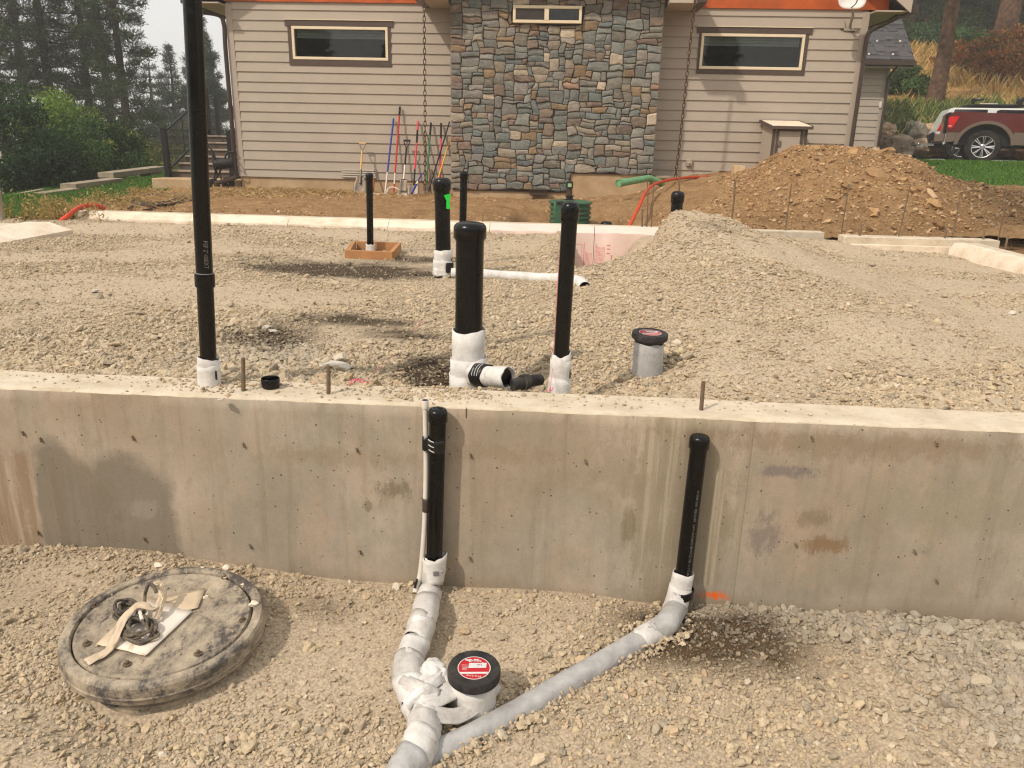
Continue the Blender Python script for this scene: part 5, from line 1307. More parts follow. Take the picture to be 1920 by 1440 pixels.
# mason lines
def string(pts, label, rad=.0010):
    bm = bm_new(); tube(bm, pts, rad, 5, caps=False); return bm
bm = string([at(690, 712, Z=.006), at(700, 700, Y=2.85), at(752, 655, Y=3.6), at(790, 600, Z=.0)], '')
for k in range(7):
    p = at(678 + random.uniform(-10, 10), 716 + random.uniform(-5, 3), Z=.008); q = at(672 + random.uniform(-22, 22), 720 + random.uniform(-8, 4), Z=.006); tube(bm, bez([p, (p + q) / 2 + Vector((0, 0, .012)), q], 4), .0016, 4)
single('mason_line', bm, M_PINK, 'pink string line with a frayed knot on the wall top left of the thickest pipe', 'string')
bm = string([at(1031, 735, Z=.004), at(1036, 690, Y=2.93), at(1041, 600, Y=3.0), at(1047, 510, Y=3.1), at(1052, 430, Y=9.0)], '')
for k in range(6):
    p = at(1031 + random.uniform(-3, 3), 733, Z=.006); tube(bm, [p, p + Vector((random.uniform(-.01, .01), -.004, random.uniform(.0, .02)))], .0018, 4)
single('mason_line', bm, M_PINK, 'thin pink string running up beside the slender pipe with wrapped foot', 'string')

# ------------------------------------------------------------------ pipes in front of the wall
YP = YW - 0.042
t = thing('vent_pipe', 'black capped pipe strapped to a white conduit against the front wall face', 'pipe', at(815, 1050, Y=YP))
b = at(814, 1056, Y=YP); tp = at(821, 769, Y=YP); ax = (tp - b).normalized(); r = .0302
bm = bm_new(); tube(bm, [b - ax * .05, tp - ax * .012], r, 40); put('pipe', bm, M_ABS, t)
bm = bm_new(); capdome(bm, tp, ax, r * 1.16, .042); put('cap', bm, M_ABS, t, smooth=50)
q = [at(797, 752, Y=YP + .012), at(798, 800, Y=YP + .012), at(799, 870, Y=YP + .008), at(798, 930, Y=YP), at(795, 1000, Y=YP - .006), at(788, 1075, Y=YP - .02), at(778, 1110, Y=YP - .05)]
pv = thing('conduit', 'thin white plastic conduit with dark end cap taped to the black wall pipe', 'conduit', q[-1])
bm = bm_new(); tube(bm, bez(q, 6), .0098, 16); put('tube', bm, M_PVC, pv)
bm = bm_new(); a2 = (q[0] - q[1]).normalized(); lathe(bm, [(.0098, -.028), (.0128, -.026), (.0132, .0), (.0120, .004), (.0112, .0)], q[0], 24, axis=a2); put('collar', bm, M_PVC, pv)
bm = bm_new(); lathe(bm, [(.0115, -.002), (.0115, .0035), (0, .0035)], q[0], 24, axis=a2); put('plug', bm, plain('blue black plug', S(44, 50, 60), .6, .3), pv)
for y0, y1, dr in ((819, 843, True), (934, 958, False)):
    c0, c1 = at(799, y1, Y=YP), at(799, y0, Y=YP)
    tp_ = sleeve('tape', c0, c1, .0112, .0112, pv, M_TAPE if dr else plain('grey tape', S(70, 62, 54), .5, .3), .002)
    if dr:
        bm = bm_new(); p0, p1 = at(812, 848, Y=YP), at(813, 816, Y=YP); 
        sl_ = sleeve('tape', at(816.5, 846, Y=YP), at(817, 822, Y=YP), .0315, .0315, t, M_TAPE, .003)
        for k, yy in enumerate((824, 834, 843)):
            c = at(803 + 0.5 * k, yy, Y=YP - .034); d = at(813 + 0.5 * k, yy + 5.5, Y=YP - .036)
            tube(bm, [c, (c + d) / 2 + Vector((0, -.0035, 0)), d], .0018, 6)
        put('print_marks', bm, M_PRINT, t)
# wrap running down and towards the viewer
path_px = [(816, 1052, YP), (812, 1078, YP - .01), (806, 1110, YP - .035), (797, 1150, None, -.67), (783, 1195, None, -.685), (768, 1235, None, -.69), (766, 1275, None, -.69), (782, 1315, None, -.70), (795, 1345, None, -.705), (791, 1385, None, -.71), (775, 1420, None, -.715), (745, 1470, None, -.72)]
PW = [at(c[0], c[1], Y=c[2]) if c[2] is not None else at(c[0], c[1], Z=c[3]) for c in path_px]
wt_ = thing('wrapped_pipe', 'white foam wrapped pipe bending from the wall foot down towards the viewer', 'pipe', PW[5])
PWs = bez(PW, 6); PWs = [p for i, p in enumerate(PWs)]
def seg(i0, i1, r0, r1, n=26, m=M_WRAP, bulge=0.0, parent=None, name='foam_wrap', tilt=0.0):
    bm = bm_new(); pts = PWs[i0:i1 + 1]; fr = frames(pts); rings = []; ph = random.uniform(0, 90)
    for j, (p, tt, u, v) in enumerate(fr):
        f = j / (len(fr) - 1); ring = []
        for k in range(n):
            a = 2 * math.pi * k / n
            w1 = mnoise.noise(Vector((math.cos(a) * 1.3 + ph, math.sin(a) * 1.3, f * 2.2))); w2 = mnoise.noise(Vector((math.cos(a) * 3.1, math.sin(a) * 3.1 + ph, f * 3.5)))
            w3 = abs(mnoise.noise(Vector((a * 1.1 + f * 5 + ph, f * 1.5, ph)))) - .2; r = (r0 + (r1 - r0) * f + bulge * math.sin(f * math.pi)) * (1 + .10 * w1 + .05 * w2 - .14 * w3)
            sh = tilt * math.cos(a + ph) * (1 if j in (0, len(fr) - 1) else .8) + .004 * w2
            ring.append(bm.verts.new(p + tt * sh + u * math.cos(a) * r + v * math.sin(a) * r))
        rings.append(ring)
    for a, b_ in zip(rings, rings[1:]):
        for k in range(n): bm.faces.new((a[k], a[(k + 1) % n], b_[(k + 1) % n], b_[k]))
    o = put(name, bm, m, parent or wt_, smooth=60); sd = o.modifiers.new('thickness', 'SOLIDIFY'); sd.thickness = .003; sd.offset = 1; return o
NS = len(PWs) - 1
k = 0; i = 0; step = [4, 5, 6, 5, 5, 6, 6, 5, 6, 6, 6, 6, 6, 6]
while i < NS:
    j = min(NS, i + step[k % len(step)] + 1); f = i / NS
    rr = .0405 if f < .18 else (.043 if f < .4 else .046); rr = rr if f < .62 else .047
    seg(i, j, rr + .003, rr - .0005, tilt=random.uniform(.008, .024), m=(M_WRAP, M_WRAPD, M_WRAP, M_WRAP, M_WRAPD)[k % 5] if f < .85 else M_WRAPG); i = j - 1; k += 1
    if j == NS: break
bm = bm_new(); tube(bm, PWs[::3] + [PWs[-1]], .034, 16); put('pipe', bm, M_WRAPG, wt_)
sleeve('pipe_wrap', at(812, 1092, Y=YP - .02), at(816, 1040, Y=YP + .0), .037, .043, wt_, M_WRAP, .02, tilt=.012)
bm = bm_new(); c = at(818, 1076, Y=YP - .052); box(bm, c, (.022, .003, .018), rz=.2); put('tape', bm, plain('grey tape patch', S(120, 118, 116), .7, .2), wt_)
bm = bm_new(); c = at(780, 1094, Y=YP - .05); box(bm, c, (.008, .014, .034), ry=.25); put('tape', bm, M_TAPE, wt_)
# lump of wrap over the fitting, and straps tied round the capped cleanout
def blobmesh(c, sx, sy, sz, seed, name, par, mat, amt=.25):
    bm = bm_new(); bmesh.ops.create_icosphere(bm, subdivisions=4, radius=1)
    for v in bm.verts:
        n1 = mnoise.noise(v.co * 1.6 + Vector((seed, 0, 0))); n2 = mnoise.noise(Vector((v.co.x * 1.2, v.co.y * 5, v.co.z * 5)) + Vector((seed, 3, 0)))
        k = 1 + amt * n1 + .06 * n2 - .22 * abs(mnoise.noise(v.co * 2.3 + Vector((0, seed, 1)))); v.co = Vector((v.co.x * sx * k, v.co.y * sy * k, v.co.z * sz * k)) + Vector(c)
    return put(name, bm, mat, par, smooth=80)
blobmesh(at(812, 1266, Z=-.672), .048, .052, .05, 2, 'wrapped_fitting', wt_, M_WRAP); blobmesh(at(828, 1278, Z=-.68), .036, .05, .048, 5, 'wrapped_fitting', wt_, M_WRAP); blobmesh(at(790, 1295, Z=-.69), .055, .06, .045, 8, 'wrapped_fitting', wt_, M_WRAP)
def ribbon(pts, wd, name, par, mat, up=(0, -.5, .86), sag=0.006):
    P = bez(pts, 7); bm = bm_new(); prev = None
    for i, (p, t_, u, v) in enumerate(frames(P)):
        s_ = t_.cross(Vector(up)).normalized(); wv = wd[0] + (wd[1] - wd[0]) * i / (len(P) - 1); nrm = s_.cross(t_).normalized()
        ring = []
        for k in range(13):
            f = k / 12 - .5; ring.append(bm.verts.new(p + s_ * (f * wv) - nrm * (sag * (4 * f * f)) + nrm * (.009 * abs(mnoise.noise(Vector((i * .18, f * 7, wd[0] * 99)))) + .004 * mnoise.noise(Vector((i * .5, f * 3, 7))))))
        if prev:
            for k in range(12): bm.faces.new((prev[k], prev[k + 1], ring[k + 1], ring[k]))
        prev = ring
    o = put(name, bm, mat, par, smooth=80); sd = o.modifiers.new('thickness', 'SOLIDIFY'); sd.thickness = .002; return o
ribbon([at(760, 1305, Z=-.66), at(800, 1312, Z=-.65), at(850, 1290, Z=-.66), at(890, 1276, Z=-.66), at(925, 1272, Z=-.68)], (.055, .075), 'foam_strap', wt_, M_WRAP, sag=.012)
ribbon([at(775, 1325, Z=-.66), at(815, 1338, Z=-.675), at(862, 1340, Z=-.70), at(905, 1312, Z=-.71), at(928, 1280, Z=-.70)], (.045, .05), 'foam_strap', wt_, M_WRAPD, sag=.006)
ribbon([at(752, 1272, Z=-.65), at(790, 1292, Z=-.635), at(820, 1310, Z=-.66)], (.04, .06), 'foam_strap', wt_, M_WRAPD, sag=.010)
ribbon([at(760, 1320, Z=-.65), at(800, 1285, Z=-.63), at(830, 1262, Z=-.64)], (.035, .05), 'foam_strap', wt_, M_WRAP, sag=.014)
sleeve('pipe_wrap', (LB.x, LB.y + .012, -.80), (LB.x, LB.y + .012, -.648), .066, .064, ct, M_WRAP, .01)

# leaning pipe on the right and its long grey tail
t = thing('vent_pipe', 'leaning black capped pipe with white print standing at the right of the wall face', 'pipe', at(1274, 1130, Y=YP - .02))
b = at(1281, 1082, Y=YP - .004); tp = at(1312.5, 819, Y=YP + .004); ax = (tp - b).normalized()
bm = bm_new(); tube(bm, [b - ax * .06, tp - ax * .012], r, 40); put('pipe', bm, M_ABS, t)
bm = bm_new(); capdome(bm, tp, ax, r * 1.17, .042); put('cap', bm, M_ABS, t, smooth=50)
fr_ = Vector((0, -1, 0)); sd_ = ax.cross(fr_)
put('lettering', text_on_pipe('PSP LLC 2" ABS CELLULAR CORE DWV cUPC   ASTM F628 - NSF/ ANSI 14', .0125, b + ax * .022, ax, r, Vector((.34, -.94, .1)), 0.865), M_PRINTG, t, smooth=0)
sleeve('pipe_wrap', at(1270, 1128, Y=YP - .02), at(1282, 1072, Y=YP - .004), .040, .0355, t, M_WRAP, .008); sleeve('pipe_wrap', at(1262, 1150, Y=YP - .035), at(1277, 1100, Y=YP - .012), .040, .041, t, M_WRAP, .008)
tb = sleeve('tape', at(1275, 1116, Y=YP - .016), at(1278, 1103, Y=YP - .013), .0435, .0435, t, M_TAPE, .006, tilt=.008)
bm = bm_new()
for px, py in ((1264, 1111), (1266, 1114), (1290, 1103), (1294, 1104), (1292, 1108)):
    c = at(px, py, Y=YP - .058); box(bm, c, (.009, .0015, .0022), ry=.2)
put('print_marks', bm, M_PRINT, tb)
LP = [(1268, 1140, YP - .03), (1252, 1166, None, -.705), (1228, 1184, None, -.735), (1190, 1208, None, -.745), (1120, 1250, None, -.745), (1040, 1296, None, -.745), (960, 1342, None, -.75), (900, 1372, None, -.752), (850, 1398, None, -.752), (790, 1428, None, -.75), (735, 1465, None, -.75)]
LPW = [at(c[0], c[1], Y=c[2]) if c[2] is not None else at(c[0], c[1], Z=c[3]) for c in LP]
lt = thing('wrapped_pipe', 'long grey foam wrapped pipe running diagonally over the gravel from the leaning pipe', 'pipe', LPW[4])
PWs = bez(LPW, 6); NS = len(PWs) - 1
seg(0, 14, .040, .038, m=M_WRAPG, parent=lt, tilt=.008); seg(10, 17, .0405, .039, m=M_WRAP, parent=lt, tilt=.014); seg(14, NS, .036, .037, m=M_WRAPG, parent=lt)
bm = bm_new(); tube(bm, PWs[::3] + [PWs[-1]], .030, 16); put('pipe', bm, M_WRAPG, lt)
# gravel banked against the long pipe
def bank():
    P = []; 
    for i in range(900):
        f = random.random(); j = f * (len(PWs) - 1); a = PWs[int(j)]; s = 1 if random.random() < .5 else -1
        P.append((a.x + s * random.uniform(.015, .07) + random.gauss(0, .01), a.y - s * random.uniform(.01, .06), -.75 + random.uniform(0, .03)))
    P = np.array(P); P = P[(P[:, 1] < YW - .01)]
    n = len(P); P[:, 2] = gh(P[:, 0], P[:, 1]) + RNG.uniform(.002, .022, n)
    d = np.clip(RNG.lognormal(math.log(.012), .4, n), .005, .03); scl, rot = stone_shape(d); return P, scl, rot, stone_tint(n)
tag(scatter('gravel', *bank(), M_STONE, seed=7), 'gravel banked up along both sides of the long grey pipe', 'gravel', kind='stuff')

# ------------------------------------------------------------------ round lid
ld = thing('tank_lid', 'large round dusty black tank lid on a riser in the gravel at lower left', 'lid', (LIDC.x, LIDC.y, -.75))
AX = Vector((.02, -.05, 1)).normalized(); RL = .314
def L_(prof, n=72): 
    bm = bm_new(); lathe(bm, prof, LIDC, n, axis=AX); return bm
put('rim', L_([(RL * .875, -.006), (RL * .88, .003), (RL * .89, .008), (RL * .93, .010), (RL * .972, .008), (RL * .992, -.001), (RL * .999, -.012), (RL * .996, -.033), (RL * 1.004, -.037), (RL * 1.002, -.041), (RL * .99, -.043), (RL * .985, -.06), (RL * .96, -.068), (RL * .8, -.07)]), M_LID, ld, smooth=22)
put('cover', L_([(0, .004), (RL * .3, .005), (RL * .6, .003), (RL * .79, -.001), (RL * .81, .004), (RL * .845, .005), (RL * .862, -.002), (RL * .866, -.03)]), M_LID, ld, smooth=50)
put('riser', L_([(RL * .86, -.06), (RL * .86, -.09), (RL * .90, -.094), (RL * .91, -.13), (RL * .87, -.135), (RL * .87, -.25)]), M_LID, ld, smooth=50)
q_ = Vector((0, 0, 1)).rotation_difference(AX).to_matrix()
def lp(px, py, h=.005):
    p = at(px, py, Z=LIDC.z); d = q_ @ Vector((p.x - LIDC.x, p.y - LIDC.y, 0)); return LIDC + Vector((d.x, d.y, d.z + h)) if False else Vector((p.x, p.y, LIDC.z - ((p.x - LIDC.x) * AX.x + (p.y - LIDC.y) * AX.y) / AX.z + h))
M_BOLT = plain('dirty bolt', S(120, 104, 84), .6, .4, .6, var=.3)
for px, py in ((163, 1207), (238, 1242), (371, 1222), (455, 1163), (178, 1142), (272, 1089), (422, 1090)):
    c = lp(px, py); bm = bm_new(); lathe(bm, [(.013, -.002), (.013, .001), (.006, .0015), (.006, .010), (.004, .012), (0, .012)], c, 8); put('bolt', bm, M_BOLT, ld)
bm = bm_new()
for px, py, s in ((381, 1074, .014), (425, 1073, .026), (423, 1090, .016), (476, 1135, .03), (384, 1125, .014), (388, 1123, .012), (455, 1102, .012), (298, 1070, .026)):
    c = lp(px, py); n0 = len(bm.verts); r_ = bmesh.ops.create_icosphere(bm, subdivisions=2, radius=s / 2); sd0 = random.uniform(0, 50)
    for v in r_['verts']: v.co = c + Vector((v.co.x * 1.2, v.co.y, v.co.z * .7)) * (1 + .5 * mnoise.noise(v.co / s * 2 + Vector((sd0, 0, 0))))
o = single('pebbles', bm, plain('pale pebble', S(220, 206, 184), .9, .2), 'few pale pebbles scattered on the back of the round lid', 'stones', smooth=0); o['kind'] = 'stuff'
def crumbs():
    n = 420; a = RNG.uniform(0, 6.283, n); r_ = RL * np.sqrt(RNG.random(n)) * .97; d = np.clip(RNG.lognormal(math.log(.0032), .5, n), .0015, .010)
    x, y = LIDC.x + r_ * np.cos(a), LIDC.y + r_ * np.sin(a); z = LIDC.z - ((x - LIDC.x) * AX.x + (y - LIDC.y) * AX.y) / AX.z + .006; scl, rot = stone_shape(d)
    return np.stack([x, y, z], 1), scl, rot, stone_tint(n) * .85
tag(scatter('dirt_crumbs', *crumbs(), M_STONE, seed=11), 'tiny dirt crumbs sprinkled over the round lid', 'dirt', kind='stuff')
# plastic envelope, paper and cable bundle
M_PLASTIC = plain('crinkled clear plastic sleeve', S(206, 186, 158), .35, .5, var=.1, scale=14, dirt=DUST, dirt_amt=.4, bump=.4, bscale=40)
M_PAPER = plain('dusty white card', S(226, 216, 202), .7, .3, var=.06, dirt=DUST, dirt_amt=.4)
env = thing('document_sleeve', 'creased clear plastic sleeve with white card lying on the round lid', 'envelope', lp(300, 1180))
def sheet(c4, name, mat, par, h=.006, n=8, wave=.004, th=.0012):
    P = [lp(*c, h) for c in c4]; bm = bm_new(); g = []
    for j in range(n + 1):
        row = []
        for i in range(n + 1):
            u, v = i / n, j / n; p = P[0] * (1 - u) * (1 - v) + P[1] * u * (1 - v) + P[2] * u * v + P[3] * (1 - u) * v
            row.append(bm.verts.new(p + Vector((0, 0, wave * (1 + mnoise.noise(Vector((u * 4, v * 4, h * 900))))))))
        g.append(row)
    for j in range(n):
        for i in range(n): bm.faces.new((g[j][i], g[j][i + 1], g[j + 1][i + 1], g[j + 1][i]))
    o = put(name, bm, mat, par, smooth=40); sd = o.modifiers.new('t', 'SOLIDIFY'); sd.thickness = th; return o
sheet(((262, 1140), (386, 1111), (372, 1146), (300, 1166)), 'sleeve', M_PLASTIC, env, .006)
sheet(((181, 1211), (275, 1128), (365, 1145), (273, 1231)), 'sleeve', M_PLASTIC, env, .007)
sheet(((212, 1216), (280, 1135), (362, 1153), (276, 1229)), 'card', M_PAPER, env, .0105, wave=.002)
M_CABLE = plain('dusty grey cable jacket', S(66, 62, 58), .6, .3, var=.25, scale=25, dirt=DUST, dirt_amt=.35)
cb = thing('cable_bundle', 'figure eight bundle of dark grey cable tied with tape on the round lid', 'cable', lp(255, 1180))
def loop(cx, cy, rx, ry, h, k):
    pts = []
    for i in range(26):
        a = 2 * math.pi * i / 25 + k; w_ = 1 + .10 * math.sin(a * 3 + k * 2.1) + .06 * math.sin(a * 5 + k); p = lp(cx + rx * w_ * math.cos(a), cy + ry * w_ * math.sin(a), h + .010 * math.sin(a + k * 1.7) + .004 * math.sin(a * 3 + k)); pts.append(p)
    bm = bm_new(); tube(bm, pts, .0050, 8); put('cable_loop', bm, M_CABLE, cb)
for k in range(5): loop(243 + random.uniform(-4, 4), 1161 + random.uniform(-3, 3), 26 - k * 2.6 + random.uniform(-2, 2), 20 - k * 2.2, .016 + k * .006, k * .9)
for k in range(6): loop(262 + random.uniform(-4, 4), 1194 + random.uniform(-3, 3), 33 - k * 2.6 + random.uniform(-2, 2), 22 - k * 1.9, .016 + k * .006, k * 1.3)
bm = bm_new(); tube(bm, bez([lp(272, 1165, .03), lp(276, 1150, .06), lp(280, 1150, .085), lp(287, 1148, .105), lp(295, 1150, .10), lp(299, 1154, .085)], 6), .0058, 8); put('cable_end', bm, M_CABLE, cb)
bm = bm_new(); tube(bm, bez([lp(252, 1180, .05), lp(262, 1168, .06), lp(270, 1186, .05)], 4), .006, 8); put('white_lead', bm, M_PAPER, cb)
ribbon([lp(162, 1243, .012), lp(205, 1222, .018), lp(232, 1192, .055), lp(262, 1172, .075), lp(288, 1168, .06), lp(296, 1160, .04)], (.032, .024), 'tie_tape', cb, M_PLASTIC, up=(0, -.2, 1), sag=.003)
ribbon([lp(293, 1176, .03), lp(303, 1160, .05), lp(309, 1146, .06), lp(304, 1140, .085), lp(292, 1144, .088)], (.025, .028), 'tie_tape', cb, M_PLASTIC, up=(.5, -.6, .6), sag=.003)

# ================================================================== THINGS IN THE YARD
def ty(x, y): return float(T(x, y))
# ribbed green drum
M_DRUM = plain('green ribbed plastic', S(38, 92, 66), .5, .35, var=.12, scale=6, dirt=S(150, 128, 96), dirt_amt=.35)
YD = 10.3; pc = at(1070, 372, Y=YD); rD = (at(1110, 400, Y=YD) - at(1031, 400, Y=YD)).length / 2; zt = at(1070, 379, Y=YD).z
dr = thing('septic_riser', 'ribbed dark green plastic riser drum with flat lid behind the far foam boards', 'drum', (pc.x, YD, zt - .9))
prof = [(rD * .93, -.95)]; z = -.9
while z < -.05: prof += [(rD * .93, z), (rD, z + .008), (rD, z + .028), (rD * .93, z + .036)]; z += .058
prof += [(rD * .95, -.03), (rD * .95, -.01)]
bm = bm_new(); lathe(bm, prof, (pc.x, YD, zt), 48); put('body', bm, M_DRUM, dr, smooth=30)
bm = bm_new(); lathe(bm, [(rD * .9, -.012), (rD * 1.04, -.01), (rD * 1.05, .0), (rD * 1.02, .012), (rD * .8, .022), (0, .03)], (pc.x, YD, zt), 48); put('lid', bm, M_DRUM, dr)
bm = bm_new(); lathe(bm, [(.075, .02), (.075, .035), (.045, .036), (.045, .07), (.06, .072), (.06, .085), (0, .088)], (at(1068, 368, Y=YD).x, YD, zt), 20); put('knob', bm, M_TAPE, dr)
bm = bm_new(); c = at(1049, 400, Y=YD - rD * .94); box(bm, (c.x, YD - rD * .90, zt - .17), (.15, .06, .36), bev=.015); put('panel', bm, M_DRUM, dr)
bm = bm_new(); box(bm, (c.x, YD - rD * .92, zt + .01), (.1, .08, .035), rz=.2, bev=.008); put('latch', bm, M_CAPR, dr)
# green sewer pipe, capped stub
M_SEWER = plain('mint green sewer pipe', S(110, 168, 122), .4, .4, var=.08, dirt=S(128, 96, 64), dirt_amt=.4)
a, b = at(1160, 344, Y=12.0), at(1216, 334, Y=12.5)
t = thing('sewer_pipe', 'mint green sewer pipe end sticking out of the soil right of the stone wall', 'pipe', a)
bm = bm_new(); tube(bm, [a, b, b + (b - a) * .5 - Vector((0, 0, .12))], .052, 24); put('pipe', bm, M_SEWER, t)
bm = bm_new(); d = (b - a).normalized(); lathe(bm, [(.052, -.01), (.06, -.01), (.06, .03), (.052, .03)], a, 24, axis=d); box(bm, a + Vector((.02, -.02, .065)), (.03, .02, .03)); put('clamp', bm, M_SEWER, t)
b = at(1068, 364, Y=12.6); tp = at(1068, 341, Y=12.6)
t = thing('capped_stub', 'short brown stub pipe with pale green cap at the foot of the stone wall', 'pipe', b)
bm = bm_new(); tube(bm, [b - Vector((0, 0, .1)), tp - Vector((0, 0, .06))], .045, 16); put('pipe', bm, M_SPOUT, t)
bm = bm_new(); lathe(bm, [(.058, -.1), (.058, 0), (.05, .006), (0, .008)], tp, 20); put('cap', bm, M_CAPR, t)
bm = bm_new(); box(bm, tp + Vector((.005, -.058, -.05)), (.06, .01, .055), bev=.003); put('tag', bm, plain('pale green tag', S(150, 196, 140), .6, .3), t)
# rebar stakes
stk = [((1214, 340), (1213, 427), 9.2, 'left one of the close pair of tall rebar stakes beside the red cable'), ((1226, 338), (1222, 428), 9.2, 'right one of the close pair of tall rebar stakes beside the red cable'),
       ((1274, 330), (1272, 415), 9.25, 'thin rebar stake standing in line with the short black pipe'), ((1378, 340), (1370, 428), 9.24, 'rebar stake right of the short black pipe and left of the soil heap foot'),
       ((1484, 345), (1471, 444), 9.24, 'rebar stake in front of the left slope of the soil heap'), ((1592, 345), (1576, 444), 9.2, 'rebar stake in front of the crest of the soil heap'),
       ((1707, 346), (1684, 441), 8.9, 'rebar stake above the right concrete corner before the soil heap'), ((1799, 369), (1787, 436), 8.9, 'rebar stake in front of the right slope of the soil heap'),
       ((1887, 362), (1871, 452), 8.9, 'rightmost tall rebar stake in front of the dark soil'),
       ((1205, 392), (1205, 427), 9.2, 'short rebar stub beside the pair of tall stakes'), ((1614, 420), (1613, 441), 8.86, 'short rebar stub at the left end of the right concrete wall'),
       ((1774, 424), (1771, 446), 8.86, 'bent short rebar stub in the middle of the right concrete wall'), ((1846, 432), (1844, 450), 8.86, 'short rebar stub near the right concrete corner'), ((1890, 443), (1887, 462), 8.5, 'thick short rebar stub at the far right concrete edge')]
for (tx, ty_), (bx, by), yy, lb in stk:
    b = at(bx, by, Y=yy); tp = at(tx, ty_, Y=yy + .05); bm = bm_new(); m_ = (b + tp) / 2 + Vector((random.uniform(-.008, .008), 0, 0)); tube(bm, bez([b - Vector((0, 0, .12)), m_, tp], 4), .0075 if 'short' not in lb else .011, 8)
    single('rebar_stake', bm, M_REBAR, lb, 'rebar', 'rebar stakes along the far foundation')
# hoses and cables
M_RED = plain('faded red conduit', S(200, 74, 42), .5, .3, var=.12)
q = [at(1172, 440, Y=9.35), at(1186, 412, Y=9.7), at(1198, 388, Y=10.2), at(1211, 360, Y=10.9), at(1228, 345, Y=11.5), at(1258, 337, Y=12.3), at(1290, 333, Y=12.8), at(1338, 331, Y=13.4)]
bm = bm_new(); tube(bm, bez(q, 6), .022, 10); single('red_cable', bm, M_RED, 'faded red flexible conduit curving up the soil bank right of the green drum', 'conduit')
q = [at(112, 416, Y=8.7), at(128, 404, Y=8.8), at(142, 393, Y=9.0), at(160, 386, Y=9.2), at(178, 385, Y=9.4), at(196, 391, Y=9.5)]
bm = bm_new(); tube(bm, bez(q, 6), .028, 12); single('red_hose', bm, M_RED, 'thick red hose arching over the left end of the far foundation wall', 'hose')
M_BLACKCORD = plain('black rubber cord', S(44, 38, 34), .6, .3, var=.2, dirt=S(140, 104, 68), dirt_amt=.4)
t = thing('cord_coil', 'loose coil of black cord lying on the straw before the landing', 'cord', at(305, 375, Y=11.3))
for k in range(8):
    cx, cy, rx, ry = 305 + random.uniform(-14, 14), 374 + random.uniform(-4, 4), 46 + random.uniform(-14, 10), 8 + random.uniform(-3, 3); pts = []
    for i in range(24):
        a = 2 * math.pi * i / 23; px, py = cx + rx * math.cos(a), cy + ry * math.sin(a) - .08 * (rx * math.cos(a)); p = at(px, py, Z=.06); p = at(px, py, Z=ty(p.x, p.y) + .015 + .004 * k); pts.append(p)
    bm = bm_new(); tube(bm, pts, .011, 6); put('cord_loop', bm, M_BLACKCORD, t)
def cord(pxs, label, r=.011, z=None):
    pts = []
    for px, py in pxs:
        p = at(px, py, Z=.08); pts.append(at(px, py, Z=ty(p.x, p.y) + .012))
    bm = bm_new(); tube(bm, bez(pts, 6), r, 6); single('cord', bm, M_BLACKCORD, label, 'cord')
cord([(240, 391), (262, 381), (300, 376), (340, 372), (352, 368)], 'stretched black cord running left of the cord coil')
cord([(248, 374), (280, 370), (310, 367), (350, 362)], 'upper stray black cord crossing the straw')
cord([(285, 379), (290, 386), (280, 392), (268, 393)], 'short hooked black cord end below the coil')
# plank and bags by the wall
bm = bm_new(); a, b = at(1226, 333, Y=13.55), at(1345, 331, Y=13.6); plank_c = (a + b) / 2
M_GREYWOOD = plain('weathered grey timber', S(150, 136, 116), .85, .2, var=.2, scale=6, bump=.4, bscale=50)
box(bm, (plank_c.x, 13.6, plank_c.z - .01), ((b - a).length, .20, .04), bev=.004); single('plank', bm, M_GREYWOOD, 'weathered plank lying along the siding foot right of the stone wall', 'plank')
M_CARD = plain('pale cardboard', S(206, 178, 140), .8, .2, var=.08); M_CARDW = plain('whitish paper block', S(224, 208, 184), .8, .2, var=.06)
for py0, py1, m_, lb in ((327, 342, M_CARDW, 'whitish block at the bottom of the two stacked left of the cabinet'), (311, 327, M_CARD, 'cardboard coloured block stacked on the whitish one left of the cabinet')):
    a, b = at(1377, py1, Y=13.35), at(1398, py0, Y=13.35); bm = bm_new(); box2(bm, (a.x, 13.35, a.z), (b.x, 13.6, b.z - .002), .006); single('block', bm, m_, lb, 'block', smooth=0)
# utility cabinet
cx0, cx1 = at(1449, 250, Y=13.2).x, at(1513, 250, Y=13.2).x; zt = at(1480, 240, Y=13.2).z
cab = thing('utility_cabinet', 'tan outdoor cabinet with sloping top and dark corner trim half behind the soil heap', 'cabinet', ((cx0 + cx1) / 2, 13.55, .2))
bm = bm_new(); v = [(13.2, .2), (13.2, zt), (13.92, zt + .09), (13.92, .2)]
f0 = [bm.verts.new((cx0, y, z)) for y, z in v]; f1 = [bm.verts.new((cx1, y, z)) for y, z in v]; bm.faces.new(f0); bm.faces.new(f1[::-1])
for i in range(4): bm.faces.new((f0[i], f1[i], f1[(i + 1) % 4], f0[(i + 1) % 4]))
put('body', bm, M_SIDE, cab, smooth=0)
sl = math.atan2(.09, .72)
bm = bm_new(); box(bm, ((cx0 + cx1) / 2, 13.53, zt + .045 + .022), (cx1 - cx0 + .09, .80, .03), rx=sl); put('top', bm, M_CARDW, cab, smooth=0)
bm = bm_new()
for x in (cx0 - .055, cx1 + .055): box(bm, (x, 13.53, zt + .045 + .018), (.02, .82, .05), rx=sl)
box(bm, ((cx0 + cx1) / 2, 13.115, zt - .005 + .008), (cx1 - cx0 + .13, .018, .045)); box(bm, ((cx0 + cx1) / 2, 13.94, zt + .115), (cx1 - cx0 + .1, .018, .045)); put('edge_trim', bm, M_TRIMB, cab, smooth=0)
wd_ = cx1 - cx0
bm = bm_new(); box2(bm, (cx0 + .10, 13.185, .25), (cx1 - .10, 13.199, zt - .05)); door = put('door', bm, M_SIDE, cab, smooth=0)
